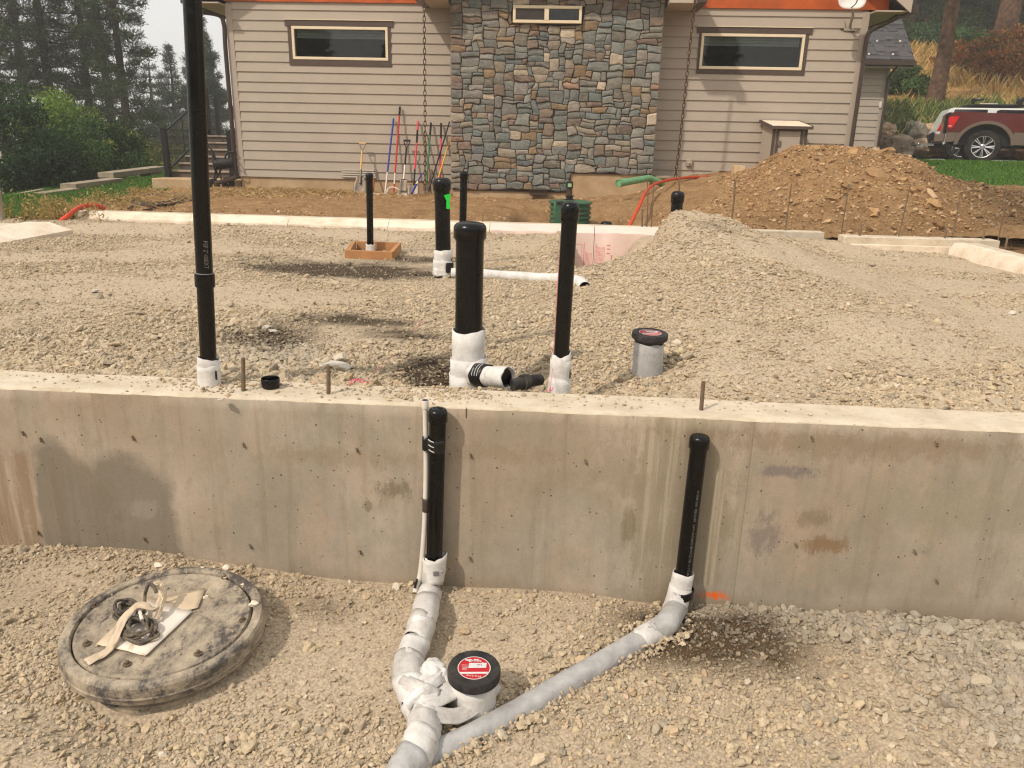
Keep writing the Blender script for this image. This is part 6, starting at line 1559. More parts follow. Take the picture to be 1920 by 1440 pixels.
bm = bm_new(); box(bm, (cx0 + .115, 13.175, zt - .24), (.05, .02, .09), bev=.004); put('hinge', bm, M_REBAR, door); bm = bm_new(); box(bm, (cx1 - .14, 13.17, zt - .5), (.04, .03, .04), bev=.004); put('handle', bm, M_TAPE, door)
for x0, x1 in ((cx0 - .006, cx0 + .032), (cx0 + .062, cx0 + .098), (cx1 - .098, cx1 - .062), (cx1 - .032, cx1 + .006)):
    bm = bm_new(); box2(bm, (x0, 13.176, .25), (x1, 13.199, zt - .02)); put('trim', bm, M_TRIMB, cab, smooth=0)
bm = bm_new(); box2(bm, (cx0 + .098, 13.178, zt - .05), (cx1 - .098, 13.199, zt - .02)); put('trim', bm, M_TRIMB, cab, smooth=0)

# satellite dish
M_DISH = plain('off white dish enamel', S(226, 220, 212), .4, .4, var=.03)
dc = at(1596, 0, Y=13.55); ds = thing('satellite_dish', 'off white satellite dish on a bent mast at the top of the right wall corner', 'satellite dish', (dc.x, YH, dc.z - .5))
bm = bm_new(); n = 32; rw_, rh_ = .215, .19
def sup(a, e=.62): c, s = math.cos(a), math.sin(a); return math.copysign(abs(c) ** e, c), math.copysign(abs(s) ** e, s)
rings = []
for k in range(7):
    f = k / 6; rings.append([bm.verts.new((dc.x + rw_ * f * sup(2 * math.pi * i / n)[0], dc.y - .05 * f * f + .3 * rh_ * f * sup(2 * math.pi * i / n)[1] * .25, dc.z + .05 + rh_ * f * sup(2 * math.pi * i / n)[1])) for i in range(n)] if k else [bm.verts.new((dc.x, dc.y, dc.z + .05))])
for a, b in zip(rings, rings[1:]):
    for i in range(n):
        if len(a) == 1: bm.faces.new((a[0], b[i], b[(i + 1) % n]))
        else: bm.faces.new((a[i], b[i], b[(i + 1) % n], a[(i + 1) % n]))
o = put('dish', bm, M_DISH, ds, smooth=60); sd = o.modifiers.new('t', 'SOLIDIFY'); sd.thickness = .01
M_MAST = plain('grey mast paint', S(168, 156, 138), .5, .4, .2)
bm = bm_new(); tube(bm, bez([at(1594, 52, Y=YH - .03), at(1595, 44, Y=YH - .12), at(1599, 30, Y=YH - .26), at(1599, 12, Y=YH - .36), (dc.x, dc.y + .02, dc.z + .04)], 5), .021, 10); put('mast', bm, M_MAST, ds)
bm = bm_new(); c = at(1592, 55, Y=YH - .035); box(bm, c, (.16, .02, .05), bev=.004); tube(bm, [at(1586, 52, Y=YH - .04), at(1584, 40, Y=YH - .1)], .006, 6); put('bracket', bm, M_MAST, ds)
bm = bm_new(); tube(bm, bez([(dc.x, dc.y - .02, dc.z - .12), (dc.x, dc.y - .25, dc.z - .08), (dc.x, dc.y - .36, dc.z + .06)], 4), .009, 6); box(bm, (dc.x, dc.y - .37, dc.z + .08), (.05, .08, .05), bev=.01); put('feed_arm', bm, M_REBAR, ds)

# rain chains
M_CHAIN = plain('rusty rain chain', S(92, 66, 46), .6, .4, .5, var=.3, scale=30)
def chain(pts, label, pitch=.078):
    P = bez(pts, 20); bm = bm_new(); acc = 0; L = [0]
    for a, b in zip(P, P[1:]): L.append(L[-1] + (b - a).length)
    s = 0; k = 0
    while s < L[-1]:
        i = max(0, min(len(P) - 2, int(np.searchsorted(L, s)) - 1)); f = (s - L[i]) / max(1e-6, L[i + 1] - L[i]); p = P[i].lerp(P[i + 1], f); t_ = (P[i + 1] - P[i]).normalized()
        sd_ = Vector((1, 0, 0)) if k % 2 == 0 else Vector((.25, -1, 0)).normalized()
        ring = [p + t_ * (.050 * math.sin(a)) + sd_ * (.020 * math.cos(a)) for a in [2 * math.pi * j / 10 for j in range(10)]]
        tube(bm, ring + [ring[0]], .0075, 5, caps=False); s += pitch; k += 1
    single('rain_chain', bm, M_CHAIN, label, 'chain', 'rain chains beside the stone wall')
zg = at(797, 3, Y=13.1).z
chain([at(795, -6, Y=13.1), at(796, 100, Y=13.1), at(797, 220, Y=13.1), at(797, 300, Y=13.12), at(797, 352, Y=13.2)], 'rusty rain chain hanging left of the stone wall in front of the leaning tools')
chain([at(1304, -6, Y=13.1), at(1294, 80, Y=13.1), at(1284, 180, Y=13.1), at(1274, 270, Y=13.12), at(1266, 334, Y=13.2)], 'rusty rain chain hanging right of the stone wall beside the right window')

# leaning tools
M_ASHW = plain('ash wood handle', S(206, 168, 108), .6, .3, var=.12, scale=8); M_STEEL = plain('worn steel blade', S(122, 112, 100), .5, .4, .6, var=.2, scale=10, dirt=S(150, 120, 86), dirt_amt=.5)
M_BLUE = plain('blue handle', S(44, 56, 140), .45, .4); M_REDH = plain('red handle', S(196, 40, 34), .45, .4); M_PINKH = plain('coral red handle', S(220, 52, 66), .45, .4); M_GREENH = plain('green handle', S(38, 110, 66), .45, .4); M_YEL = plain('yellow handle', S(222, 172, 48), .45, .4)
M_BROWNW = plain('old brown wood', S(140, 112, 82), .8, .2, var=.2); M_GRIP = plain('black grip', S(34, 30, 30), .7, .3); M_WHITEM = plain('white enamel metal', S(224, 214, 198), .5, .3, var=.06)
def shaft(par, a, b, r, mat, name='handle'):
    bm = bm_new(); tube(bm, [a, (a + b) / 2, b], r, 10); return put(name, bm, mat, par)
def tool(label, base, cat='tool', group='garden tools leaning on the siding'): return thing('garden_tool', label, cat, base, group)
def lean(px0, py0, px1, py1, y0=13.62, y1=13.93): return at(px0, py0, Y=y0), at(px1, py1, Y=y1)
def blade(par, a, w0, w1, h, lean_y, mat=None, curve=.02, name='blade'):
    """shovel blade hanging from point a downwards"""
    bm = bm_new(); g = []
    for j in range(7):
        f = j / 6; wv = w0 + (w1 - w0) * min(1, f * 2.2) if w1 > w0 else w0 + (w1 - w0) * f; row = []
        for i in range(7):
            u = i / 6 - .5; row.append(bm.verts.new((a.x + u * wv * (1 - .08 * (f > .95)), a.y - lean_y * f - curve * (1 - 4 * u * u) * -1, a.z - h * f)))
        g.append(row)
    for j in range(6):
        for i in range(6): bm.faces.new((g[j][i], g[j][i + 1], g[j + 1][i + 1], g[j + 1][i]))
    o = put(name, bm, mat or M_STEEL, par, smooth=50); sd = o.modifiers.new('t', 'SOLIDIFY'); sd.thickness = .004; return o
def dgrip(par, a, ax, wd, mat, matf):
    bm = bm_new(); p = a; s = Vector((1, 0, 0)); tube(bm, bez([p, p + ax * .05 - s * wd * .3, p + ax * .12 - s * wd * .5], 4), .009, 8); tube(bm, bez([p, p + ax * .05 + s * wd * .3, p + ax * .12 + s * wd * .5], 4), .009, 8); put('yoke', bm, matf, par)
    bm = bm_new(); tube(bm, [p + ax * .125 - s * wd * .55, p + ax * .125 + s * wd * .55], .017, 10); put('grip', bm, mat, par)
# D handled scoop shovel
a, b = lean(676, 328, 679, 282, 13.62, 13.80); t = tool('wide steel scoop shovel with wooden D handle leaning left of the other tools', at(675, 366, Y=13.5), 'shovel')
shaft(t, a - (b - a) * .1, b, .016, M_ASHW); bm = bm_new(); tube(bm, [a - (b - a) * .35, a + (b - a) * .22], .019, 10); put('socket', bm, M_STEEL, t); dgrip(t, b, (b - a).normalized(), .105, M_ASHW, M_STEEL); blade(t, a - Vector((0, .01, .02)), .11, .24, .36, .12)
# blue rake with white head
a, b = lean(722, 362, 738, 222); t = tool('blue handled rake with wide white head on the ground', a, 'rake'); shaft(t, a + (b - a) * .28, b, .015, M_BLUE); shaft(t, a, a + (b - a) * .28, .014, M_WHITEM, 'ferrule')
bm = bm_new(); p, q = at(701, 363, Y=13.55), at(746, 366, Y=13.6); tube(bm, [p, q], .014, 8); put('head', bm, M_WHITEM, t)
bm = bm_new(); tube(bm, bez([at(725, 362, Y=13.58), at(727, 355, Y=13.6), at(733, 351, Y=13.62), at(741, 352, Y=13.62), at(748, 356, Y=13.62)], 4), .011, 8); put('bow', bm, M_WHITEM, t)
# tall red tool
a, b = lean(738, 363, 750, 200); t = tool('tallest tool, red handle with white lower section and dark grip', a, 'rake'); shaft(t, a, a + (b - a) * .11, .015, M_REDH, 'tip'); shaft(t, a + (b - a) * .11, a + (b - a) * .24, .013, M_WHITEM, 'ferrule'); shaft(t, a + (b - a) * .24, a + (b - a) * .9, .0145, M_REDH); shaft(t, a + (b - a) * .9, b, .018, M_GRIP, 'grip')
# black D spade
a, b = lean(757, 336, 762, 277, 13.62, 13.80); t = tool('narrow spade with black D grip between the two red handled tools', at(755, 360, Y=13.5), 'spade'); shaft(t, a, a + (b - a) * .45, .015, M_WHITEM, 'lower_shaft'); shaft(t, a + (b - a) * .45, b, .015, M_GRIP); dgrip(t, b, (b - a).normalized(), .11, M_GRIP, M_GRIP); blade(t, a - Vector((0, .01, 0)), .13, .12, .22, .07)
# coral shovel
a, b = lean(776, 346, 784, 227); t = tool('coral red handled square shovel with black bands left of the rain chain', at(775, 364, Y=13.5), 'shovel'); shaft(t, a, a + (b - a) * .24, .014, M_GRIP, 'socket'); shaft(t, a + (b - a) * .24, a + (b - a) * .66, .0145, M_PINKH); shaft(t, a + (b - a) * .66, a + (b - a) * .86, .017, M_GRIP, 'band'); shaft(t, a + (b - a) * .86, b, .0155, M_PINKH); blade(t, a - Vector((0, .01, 0)), .19, .20, .19, .08)
# short blue hand tool
a, b = at(772, 363, Y=13.35), at(791, 325, Y=13.75); t = tool('short blue handled hoe lying slanted before the square shovel', a, 'hoe'); shaft(t, a, a + (b - a) * .45, .018, M_BLUE); shaft(t, a + (b - a) * .45, a + (b - a) * .58, .016, M_WHITEM, 'ferrule'); shaft(t, a + (b - a) * .58, b, .012, M_BLUE, 'tip'); blade(t, at(755, 361, Y=13.36) + Vector((0, 0, .0)), .16, .2, .06, .03)
# green
a, b = lean(800, 345, 808, 230); t = tool('green handled tool with black grip just right of the rain chain', a, 'hoe'); shaft(t, a, a + (b - a) * .8, .0145, M_GREENH); shaft(t, a + (b - a) * .8, b, .017, M_GRIP, 'grip'); bm = bm_new(); box(bm, a - Vector((.0, .0, .05)), (.12, .02, .12), bev=.004); put('blade', bm, M_STEEL, t)
# brown wood stakes
for (px0, py0, px1, py1), lb in (((808, 368, 804, 312), 'weathered wooden stake standing right of the rain chain foot'), ((797, 352, 796, 248), 'dark weathered post directly behind the rain chain')):
    a, b = lean(px0, py0, px1, py1); bm = bm_new(); tube(bm, [a, b], .018 if py1 > 300 else .014, 6); single('wooden_stake', bm, M_BROWNW, lb, 'stake')
a, b = lean(803, 360, 843, 228, 13.5, 13.9); t = tool('long black pry bar leaning steeply towards the stone wall', a, 'bar'); shaft(t, a, b, .012, M_GRIP, 'bar'); bm = bm_new(); box(bm, a, (.03, .012, .06), ry=.3); put('tip', bm, M_STEEL, t)
a, b = lean(825, 345, 827, 231, 13.58, 13.93); t = tool('coral red handled tool nearest the stone wall with black grip', a, 'shovel'); shaft(t, a, a + (b - a) * .75, .0145, M_PINKH); shaft(t, a + (b - a) * .75, b, .017, M_GRIP, 'grip'); blade(t, a, .16, .18, .2, .06)
a, b = lean(826, 320, 843, 264, 13.62, 13.9); t = tool('yellow handled tool leaning into the corner of the stone wall', at(822, 345, Y=13.55), 'rake'); shaft(t, a - (b - a) * .4, b, .0125, M_YEL); bm = bm_new(); box(bm, a - (b - a) * .42, (.14, .02, .03)); put('head', bm, M_STEEL, t)
a = at(745, 362, Y=13.45); bm = bm_new(); box(bm, at(690 + 8, 352, Y=13.8), (.07, .03, .34), ry=.06); single('brick_slab', bm, plain('orange clay', S(170, 104, 62), .9, .1), 'orange clay slab standing behind the black pipe by the wall foot', 'slab')

# ------------------------------------------------------------------ landing, stairs, railing, hose reel
M_GLASSC = M_GLASS.copy(); M_GLASSC.node_tree.nodes['Transparent BSDF'].inputs[0].default_value = (.94, .95, .94, 1)
M_TREAD = plain('composite tread', S(150, 136, 120), .7, .3, var=.08); M_RISER = plain('brown riser board', S(92, 78, 68), .7, .3, var=.1); M_RAIL = plain('black railing paint', S(24, 24, 25), .4, .4)
zp = at(315, 333, Y=14.4).z
lx0 = at(292, 338, Y=14.2).x
bm = bm_new(); box2(bm, (lx0, 14.05, zp - .4), (-5.86, 15.2, zp), .01); single('landing', bm, M_FND, 'pale concrete landing slab at the foot of the brown stairs', 'slab', smooth=0)
st = thing('stairs', 'brown wooden stairs with grey treads and black glass railing left of the house', 'stairs', (-6.6, 15, zp))
sx0, sx1 = at(322, 300, Y=14.7).x, -5.9; nst = 6; z1 = at(405, 254, Y=16.4).z; dz = (z1 - zp) / nst; y0_ = 14.65; dy = .30
for k in range(nst):
    y = y0_ + k * dy; z = zp + k * dz
    bm = bm_new(); box2(bm, (sx0, y, z - .02), (sx1, y + .025, z + dz - .032)); put('riser', bm, M_RISER, st, smooth=0)
    bm = bm_new(); box2(bm, (sx0 - .01, y - .03, z + dz - .030), (sx1, y + dy + (1.6 if k == nst - 1 else 0), z + dz), .005); put('tread', bm, M_TREAD, st, smooth=0)
bm = bm_new(); box2(bm, (sx0 - .04, y0_ + nst * dy, -.6), (sx1, y0_ + nst * dy + 1.6, z1 - .04)); put('deck_skirt', bm, M_RISER, st, smooth=0)
rail = (-1,)
px_ = sx0 - .02
pA = Vector((px_, 14.55, zp)); hA = at(314, 240, Y=14.55).z - zp; pB = Vector((px_, y0_ + nst * dy, z1)); hB = at(346, 165, Y=pB.y).z - z1
for p, h in ((pA, hA), (pB, max(hB, .9))):
    bm = bm_new(); box2(bm, (p.x - .045, p.y - .045, p.z), (p.x + .045, p.y + .045, p.z + h)); box2(bm, (p.x - .07, p.y - .07, p.z), (p.x + .07, p.y + .07, p.z + .012)); put('post', bm, M_RAIL, st, smooth=0)
up = Vector((0, 0, hA - .08)); dn = Vector((0, 0, .12))
for o_ in (up, dn): bm = bm_new(); tube(bm, [pA + o_, pB + o_], .026, 6); put('hand_rail' if o_ is up else 'bottom_rail', bm, M_RAIL, st)
bm = bm_new(); m0 = pA.lerp(pB, .4); tube(bm, [m0 + dn, m0 + up], .009, 6); put('baluster', bm, M_RAIL, st)
bm = bm_new(); f_ = [bm.verts.new(p) for p in (pA + dn, pB + dn, pB + up, pA + up)]; bm.faces.new(f_); o = put('glass_panel', bm, M_GLASSC, st, smooth=0)
yb_ = y0_ + nst * dy + 1.5
pc_ = Vector((at(408, 215, Y=yb_).x, yb_, z1)); hC = at(407, 178, Y=yb_).z - z1
bm = bm_new(); box2(bm, (pc_.x - .045, pc_.y - .045, pc_.z), (pc_.x + .045, pc_.y + .045, pc_.z + hC)); put('post', bm, M_RAIL, st, smooth=0)
zr_ = at(405, 184, Y=yb_).z
for z in (zr_, at(405, 246, Y=yb_).z): bm = bm_new(); box2(bm, (px_, yb_ - .02, z - .02), (sx1 + .05, yb_ + .02, z + .02)); put('back_rail', bm, M_RAIL, st, smooth=0)
bm = bm_new(); box2(bm, (px_, yb_ - .004, z1 + .06), (sx1, yb_ + .004, zr_ - .03)); put('glass_panel', bm, M_GLASSC, st, smooth=0)
bm = bm_new(); p = at(434, 290, Y=14.6); box2(bm, (p.x - .05, 14.55, zp), (p.x + .04, 14.64, at(432, 246, Y=14.6).z)); put('post', bm, M_RAIL, st, smooth=0)
# hose reel
hr = thing('hose_reel', 'black garden hose reel cart with two wheels standing before the stairs', 'hose reel', at(415, 345, Y=13.9))
Yr = 13.9; cH = at(420, 307, Y=Yr)
M_HOSE = plain('black hose', S(36, 33, 32), .55, .35, var=.2)
axr = Vector((.95, .3, .12)).normalized()
for s in (-1, 1):
    c = cH + axr * (.16 * s); u = axr.orthogonal().normalized(); v = axr.cross(u); bm = bm_new(); R_ = .17
    tube(bm, [c + (u * math.cos(a) + v * math.sin(a)) * R_ for a in [2 * math.pi * k / 20 for k in range(21)]], .011, 6, caps=False)
    for k in range(3): a = 2.1 * k; tube(bm, [c, c + (u * math.cos(a) + v * math.sin(a)) * R_], .008, 5)
    put('reel_flange', bm, M_RAIL, hr)
bm = bm_new(); lathe(bm, [(0, -.15), (.085, -.15), (.09, -.1), (.095, 0), (.09, .1), (.085, .15), (0, .15)], cH, 20, axis=axr); put('drum', bm, M_HOSE, hr)
for px, py, r_ in ((400, 347, .115), (428, 344, .115)):
    c = at(px, py, Y=Yr - .03); bm = bm_new(); lathe(bm, [(.03, -.035), (r_ * .7, -.04), (r_, -.02), (r_, .02), (r_ * .7, .04), (.03, .035)], c, 24, axis=(.75, -.6, 0)); put('wheel', bm, M_HOSE, hr)
bm = bm_new(); tube(bm, bez([at(388, 270, Y=Yr), at(402, 290, Y=Yr), at(404, 318, Y=Yr), at(400, 345, Y=Yr)], 5), .014, 6); tube(bm, bez([at(440, 285, Y=Yr), at(425, 288, Y=Yr), at(420, 305, Y=Yr), at(408, 330, Y=Yr), at(394, 348, Y=Yr - .1)], 5), .016, 6); tube(bm, bez([at(412, 318, Y=Yr), at(416, 342, Y=Yr)], 4), .012, 6); put('frame', bm, M_RAIL, hr)
# stacked timbers edging the lawn
tim = [((0, 370), (84, 354), 13.6, 14.6, 'long thin timber edging strip at the left border of the lawn', .04, .10), ((86, 362), (150, 353), 12.7, 13.6, 'lowest weathered timber in the stepped row beside the lawn', .09, .24),
       ((142, 345), (232, 334), 13.9, 15.6, 'middle weathered timber of the stepped row beside the lawn', .10, .30), ((212, 324), (312, 312), 16.0, 18.2, 'highest weathered timber of the stepped row beside the lawn', .10, .34)]
for (p0, p1, ya, yb2, lb, h, wv) in tim:
    a, b = at(*p0, Y=ya), at(*p1, Y=yb2); d = b - a; bm = bm_new(); s_ = Vector((d.y, -d.x, 0)).normalized() * wv
    vs = [bm.verts.new(p) for p in (a, b, b - s_, a - s_, a - Vector((0, 0, h)), b - Vector((0, 0, h)), b - s_ - Vector((0, 0, h)), a - s_ - Vector((0, 0, h)))]
    for f in ((0, 1, 2, 3), (7, 6, 5, 4), (0, 4, 5, 1), (1, 5, 6, 2), (2, 6, 7, 3), (3, 7, 4, 0)): bm.faces.new([vs[i] for i in f])
    t = thing('edging_timber', lb, 'timber', (a + b) / 2 - Vector((0, 0, h)), 'timbers edging the lawn'); put('beam', bm, M_GREYWOOD, t, smooth=0)
    bm = bm_new(); c = a + d * .12 - s_ * .5 - Vector((0, 0, h + .08)); box(bm, c, (.5, .3, .16), rz=math.atan2(d.y, d.x)); put('bearer', bm, M_GREYWOOD, t, smooth=0); bm = bm_new(); c = a + d * .8 - s_ * .5 - Vector((0, 0, h + .08)); box(bm, c, (.5, .3, .16), rz=math.atan2(d.y, d.x)); put('bearer', bm, M_GREYWOOD, t, smooth=0)
bm = bm_new(); a = at(0, 345, Y=8.5); tube(bm, [at(-6, 350, Y=8.3), at(4, 412, Y=8.3)], .03, 8); single('stake', bm, M_GREYWOOD, 'slanting grey stake cut off by the left photo edge', 'stake')

# ================================================================== VEHICLES
def car_paint(name, c, rough=.28):
    m = Mat(name, rough, .5); m.b.inputs['Coat Weight'].default_value = .25; m.b.inputs['Coat Roughness'].default_value = .06
    d = m.ramp(m.noise(3, 5, .6), [(.35, c), (.75, tuple(x * .9 + .02 for x in c))]); m.col(d); return m.m
M_MAROON = car_paint('dark red car paint', S(88, 17, 12)); M_TAUPE = car_paint('bronze lower car paint', S(100, 84, 69), .45); M_WHITEP = car_paint('white car paint', S(226, 226, 222))
M_TYRE = plain('tyre rubber', S(28, 27, 26), .8, .25, var=.2, dirt=S(110, 96, 80), dirt_amt=.3); M_CHROME = plain('bright alloy', S(200, 198, 194), .22, .6, .9, var=.05); M_BLK = plain('black car plastic', S(20, 20, 21), .5, .4)
M_TAILR = plain('red tail lamp', S(206, 22, 26), .2, .6, var=.1); M_TINT = plain('tinted car glass', S(34, 36, 38), .06, .7, var=.05); M_PLATE = plain('lamp white', S(220, 214, 206), .3, .5)
def wheel(par, c, r, wd, side, nsp, mat4):
    """wheel in car space; side -1 = faces -y"""
    c = Vector(c)
    def X(bm): bmesh.ops.transform(bm, matrix=mat4, verts=bm.verts); return bm
    bm = bm_new(); lathe(bm, [(r * .64, -wd * .45), (r * .8, -wd * .5), (r * .94, -wd * .46), (r, -wd * .3), (r, wd * .3), (r * .94, wd * .46), (r * .8, wd * .5), (r * .64, wd * .45)], c, 40, axis=(0, side, 0)); t = put('wheel', X(bm), M_TYRE, par)
    bm = bm_new(); lathe(bm, [(r * .64, wd * .46), (r * .66, wd * .44), (r * .60, wd * .38), (r * .58, -.02), (0, -.02)], c, 40, axis=(0, side, 0)); rim = put('rim', X(bm), M_BLK, t)
    bm = bm_new(); lathe(bm, [(r * .66, wd * .42), (r * .645, wd * .47), (r * .61, wd * .45), (r * .6, wd * .36)], c, 40, axis=(0, side, 0)); put('rim_lip', X(bm), M_CHROME, t)
    bm = bm_new()
    for k in range(nsp):
        for dl in ((-.13, .13) if nsp < 8 else (-.1, .1)):
            a = 2 * math.pi * k / nsp + dl; d = Vector((math.cos(a), 0, math.sin(a))); p0 = c + d * r * .13 + Vector((0, side * wd * .40, 0)); p1 = c + d * r * .61 + Vector((0, side * wd * .43, 0)); tube(bm, [p0, p1], [r * .035, r * .05], 4, flat=.6)
    lathe(bm, [(r * .16, wd * .34), (r * .16, wd * .42), (r * .1, wd * .46), (0, wd * .46)], c, 20, axis=(0, side, 0)); put('spokes', X(bm), M_CHROME, t, smooth=0)
def arch(cx, cz, r, a0=180, a1=0, n=14): return [(cx + r * math.cos(R(a0 + (a1 - a0) * i / n)), cz + r * math.sin(R(a0 + (a1 - a0) * i / n))) for i in range(n + 1)]
# pickup: local x runs from tail to nose, y across (near side at -y), z up
rwc = at(1843, 276, Y=21.2); gz_ = .612
PM = Matrix.Translation((rwc.x, rwc.y, gz_)) @ Matrix.Rotation(R(-22), 4, 'Z') @ Matrix.Translation((-.98, 0, 0))
pk = thing('pickup_truck', 'dark red and bronze pickup truck parked nearest on the driveway, rear half in view', 'pickup truck', (rwc.x, rwc.y, gz_))
PMB = PM @ Matrix.Diagonal((1, 1, .895, 1))
def tr(bm): bmesh.ops.transform(bm, matrix=PMB, verts=bm.verts); return bm
def pr(poly, y0, y1, name, mat, par, bev=0, smooth=30, xf=None):
    bm = bm_new(); prism(bm, poly, y1 - y0, Matrix.Translation((0, y0, 0)))
    bmesh.ops.recalc_face_normals(bm, faces=bm.faces)
    if bev: bmesh.ops.bevel(bm, geom=[e for e in bm.edges if e.calc_face_angle(0) > .5], offset=bev, segments=2, affect='EDGES')
    bmesh.ops.transform(bm, matrix=xf if xf is not None else PMB, verts=bm.verts)
    return put(name, bm, mat, par, smooth=smooth)
wr, cxw, czw = .41, .98, .41
up_poly = [(.10, .84)] + [(cxw - .60, .84)] + arch(cxw, .50, .60, 146, 34, 12) + [(cxw + .60, .86), (2.05, .86), (2.05, 1.34), (1.0, 1.37), (.30, 1.40), (.13, 1.37), (.08, 1.2)]
pr(up_poly, -.02 + 0.0, 1.0 * 0 + .14, 'bed_side', M_MAROON, pk, .015); pr([(x, z) for x, z in up_poly], 1.84, 2.0, 'bed_side', M_MAROON, pk, .015)
lo_poly = [(.10, .56), (.28, .58), (.36, .60)] + arch(cxw, .50, .60, 165, 150, 3) + [(.46, .835), (.10, .835)]
pr(lo_poly, -.03, .15, 'lower_bed_side', M_TAUPE, pk, .01)
pr([(cxw + .62, .52), (2.05, .5), (2.05, .855), (cxw + .60, .855)] , -.03, .15, 'lower_bed_side', M_TAUPE, pk, .01)
ar_o = arch(cxw, .48, .68, 178, 2, 18); ar_i = arch(cxw, .48, .585, 178, 2, 18)
pr(ar_o + ar_i[::-1], -.075, .06, 'wheel_flare', M_TAUPE, pk, .012)
bm = bm_new(); box2(bm, (.20, .13, .50), (2.05, 1.86, .84)); put('bed_floor', tr(bm), M_BLK, pk, smooth=0)
bm = bm_new(); box2(bm, (.33, .31, .46), (1.63, 1.69, 1.15)); put('wheel_housing', tr(bm), M_BLK, pk, smooth=0)
bm = bm_new(); box2(bm, (.02, .13, .78), (.10, 1.86, 1.36), .02); tg = put('tailgate', tr(bm), M_MAROON, pk)
bm = bm_new(); box2(bm, (.03, .02, .86), (.12, .13, 1.33), .02); put('tail_pillar', tr(bm), M_BLK, pk)
bm = bm_new(); box(bm, (.11, .06, 1.30), (.14, .16, .16), bev=.04); put('corner_cap', tr(bm), M_BLK, pk)
pr([(.105, .95), (.20, .93), (.26, 1.08), (.34, 1.27), (.10, 1.27)], -.028, .05, 'tail_lamp', M_TAILR, pk, .008)
pr([(.115, 1.00), (.19, 1.0), (.19, 1.02), (.115, 1.02)], -.031, 0, 'lamp_stripe', M_PLATE, pk)
bm = bm_new(); box2(bm, (-.16, .0, .56), (.09, 2.0, .80), .03); put('bumper', tr(bm), M_TAUPE, pk)
bm = bm_new(); box2(bm, (-.24, .05, .60), (-.16, .55, .84), .03); box2(bm, (-.24, 1.45, .60), (-.16, 1.95, .84), .03); put('bumper_step', tr(bm), M_BLK, pk)
bm = bm_new(); box2(bm, (-.42, .96, .46), (-.1, 1.04, .53)); box2(bm, (-.52, .92, .42), (-.34, 1.08, .46)); lathe(bm, [(.015, 0), (.02, .05), (.035, .08), (0, .11)], (-.48, 1.0, .46), 12); put('hitch', tr(bm), M_CHROME, pk)
bm = bm_new(); box2(bm, (-.66, .97, .44), (-.40, 1.03, .48)); put('hitch_tongue', tr(bm), M_BLK, pk)
cab_poly = [(2.08, .52), (2.08, 1.36), (2.20, 1.88), (2.5, 1.96), (3.7, 1.95), (4.35, 1.42), (5.75, 1.28), (5.9, .95), (5.88, .55), (5.45, .55)] + arch(4.95, .48, .54, 10, 170, 12) + [(4.35, .52)]
pr(cab_poly, 0, 2.0, 'cab', M_MAROON, pk, .03)
pr([(2.3, 1.42), (2.38, 1.84), (3.62, 1.84), (4.12, 1.42)], -.012, 2.012, 'side_window', M_TINT, pk)
pr([(2.09, .52), (4.35, .52), (4.35, .84), (2.09, .84)], -.022, 2.022, 'lower_cab_side', M_TAUPE, pk, .008)
bm = bm_new(); tube(bm, [(2.0, -.1, .44), (4.3, -.1, .44)], .05, 10); put('running_board', tr(bm), M_CHROME, pk)
bm = bm_new(); box2(bm, (.5, .3, .42), (5.4, 1.7, .56)); put('chassis', tr(bm), M_BLK, pk, smooth=0)
for x in (cxw, 4.95):
    wheel(pk, (x, .16, wr), wr, .27, -1, 8, PM); wheel(pk, (x, 1.84, wr), wr, .27, 1, 8, PM)
bm = bm_new(); box2(bm, (.33, .02, .2), (.36, .28, .58)); put('mud_flap', tr(bm), M_BLK, pk, smooth=0)
# white SUV behind
swc = at(1802, 277, Y=24.6)
SM = Matrix.Translation((swc.x, swc.y, gz_)) @ Matrix.Rotation(R(-17), 4, 'Z') @ Matrix.Translation((-.72, 0, 0)) @ Matrix.Diagonal((1, 1, .985, 1))
sv = thing('white_suv', 'white sport utility vehicle with black roof rack parked behind the red pickup truck', 'suv', (swc.x, swc.y, gz_))
def trs(bm): bmesh.ops.transform(bm, matrix=SM, verts=bm.verts); return bm
zR = at(1800, 200, Y=24.6).z - gz_
body = [(.02, .46), (.26, .46)] + arch(.72, .40, .45, 172, 8, 12) + [(3.3, .42)] + arch(3.75, .40, .45, 172, 8, 12) + [(4.6, .5), (4.65, .95), (4.45, 1.12), (3.45, 1.22), (2.65, zR - .12), (2.1, zR - .01), (.32, zR), (.24, zR - .05), (.05, .98), (.0, .8)]
pr(body, 0, 1.85, 'body', M_WHITEP, sv, .03, xf=SM)
zb_ = zR - .42
for poly in ([(.28, zb_), (.38, zR - .05), (1.22, zR - .05), (1.24, zb_)], [(1.42, zb_), (1.46, zR - .08), (1.54, zR - .055), (2.12, zR - .06), (2.25, zR - .2), (2.25, zb_)], [(2.44, zb_), (2.44, zR - .2), (2.68, zR - .26), (3.2, zb_)]):
    pr(poly, -.012, 1.862, 'side_window', M_TINT, sv, xf=SM)
pr([(.01, .86), (.14, .86), (.2, 1.05), (.2, 1.20), (.14, 1.26), (.09, 1.1)], -.02, .12, 'tail_lamp', M_TAILR, sv, .01, xf=SM)
pr([(-.05, .45), (.22, .45), (.22, .78), (-.04, .78)], -.02, 1.87, 'bumper', M_BLK, sv, .02, xf=SM)
bm = bm_new()
for y in (.18, 1.66): tube(bm, bez([(.55, y, zR + .02), (.75, y, zR + .07), (1.5, y, zR + .08), (2.2, y, zR + .06), (2.55, y, zR - .04)], 4), .028, 6)
for x in (.85, 2.0): box2(bm, (x, .05, zR + .075), (x + .07, 1.8, zR + .105))
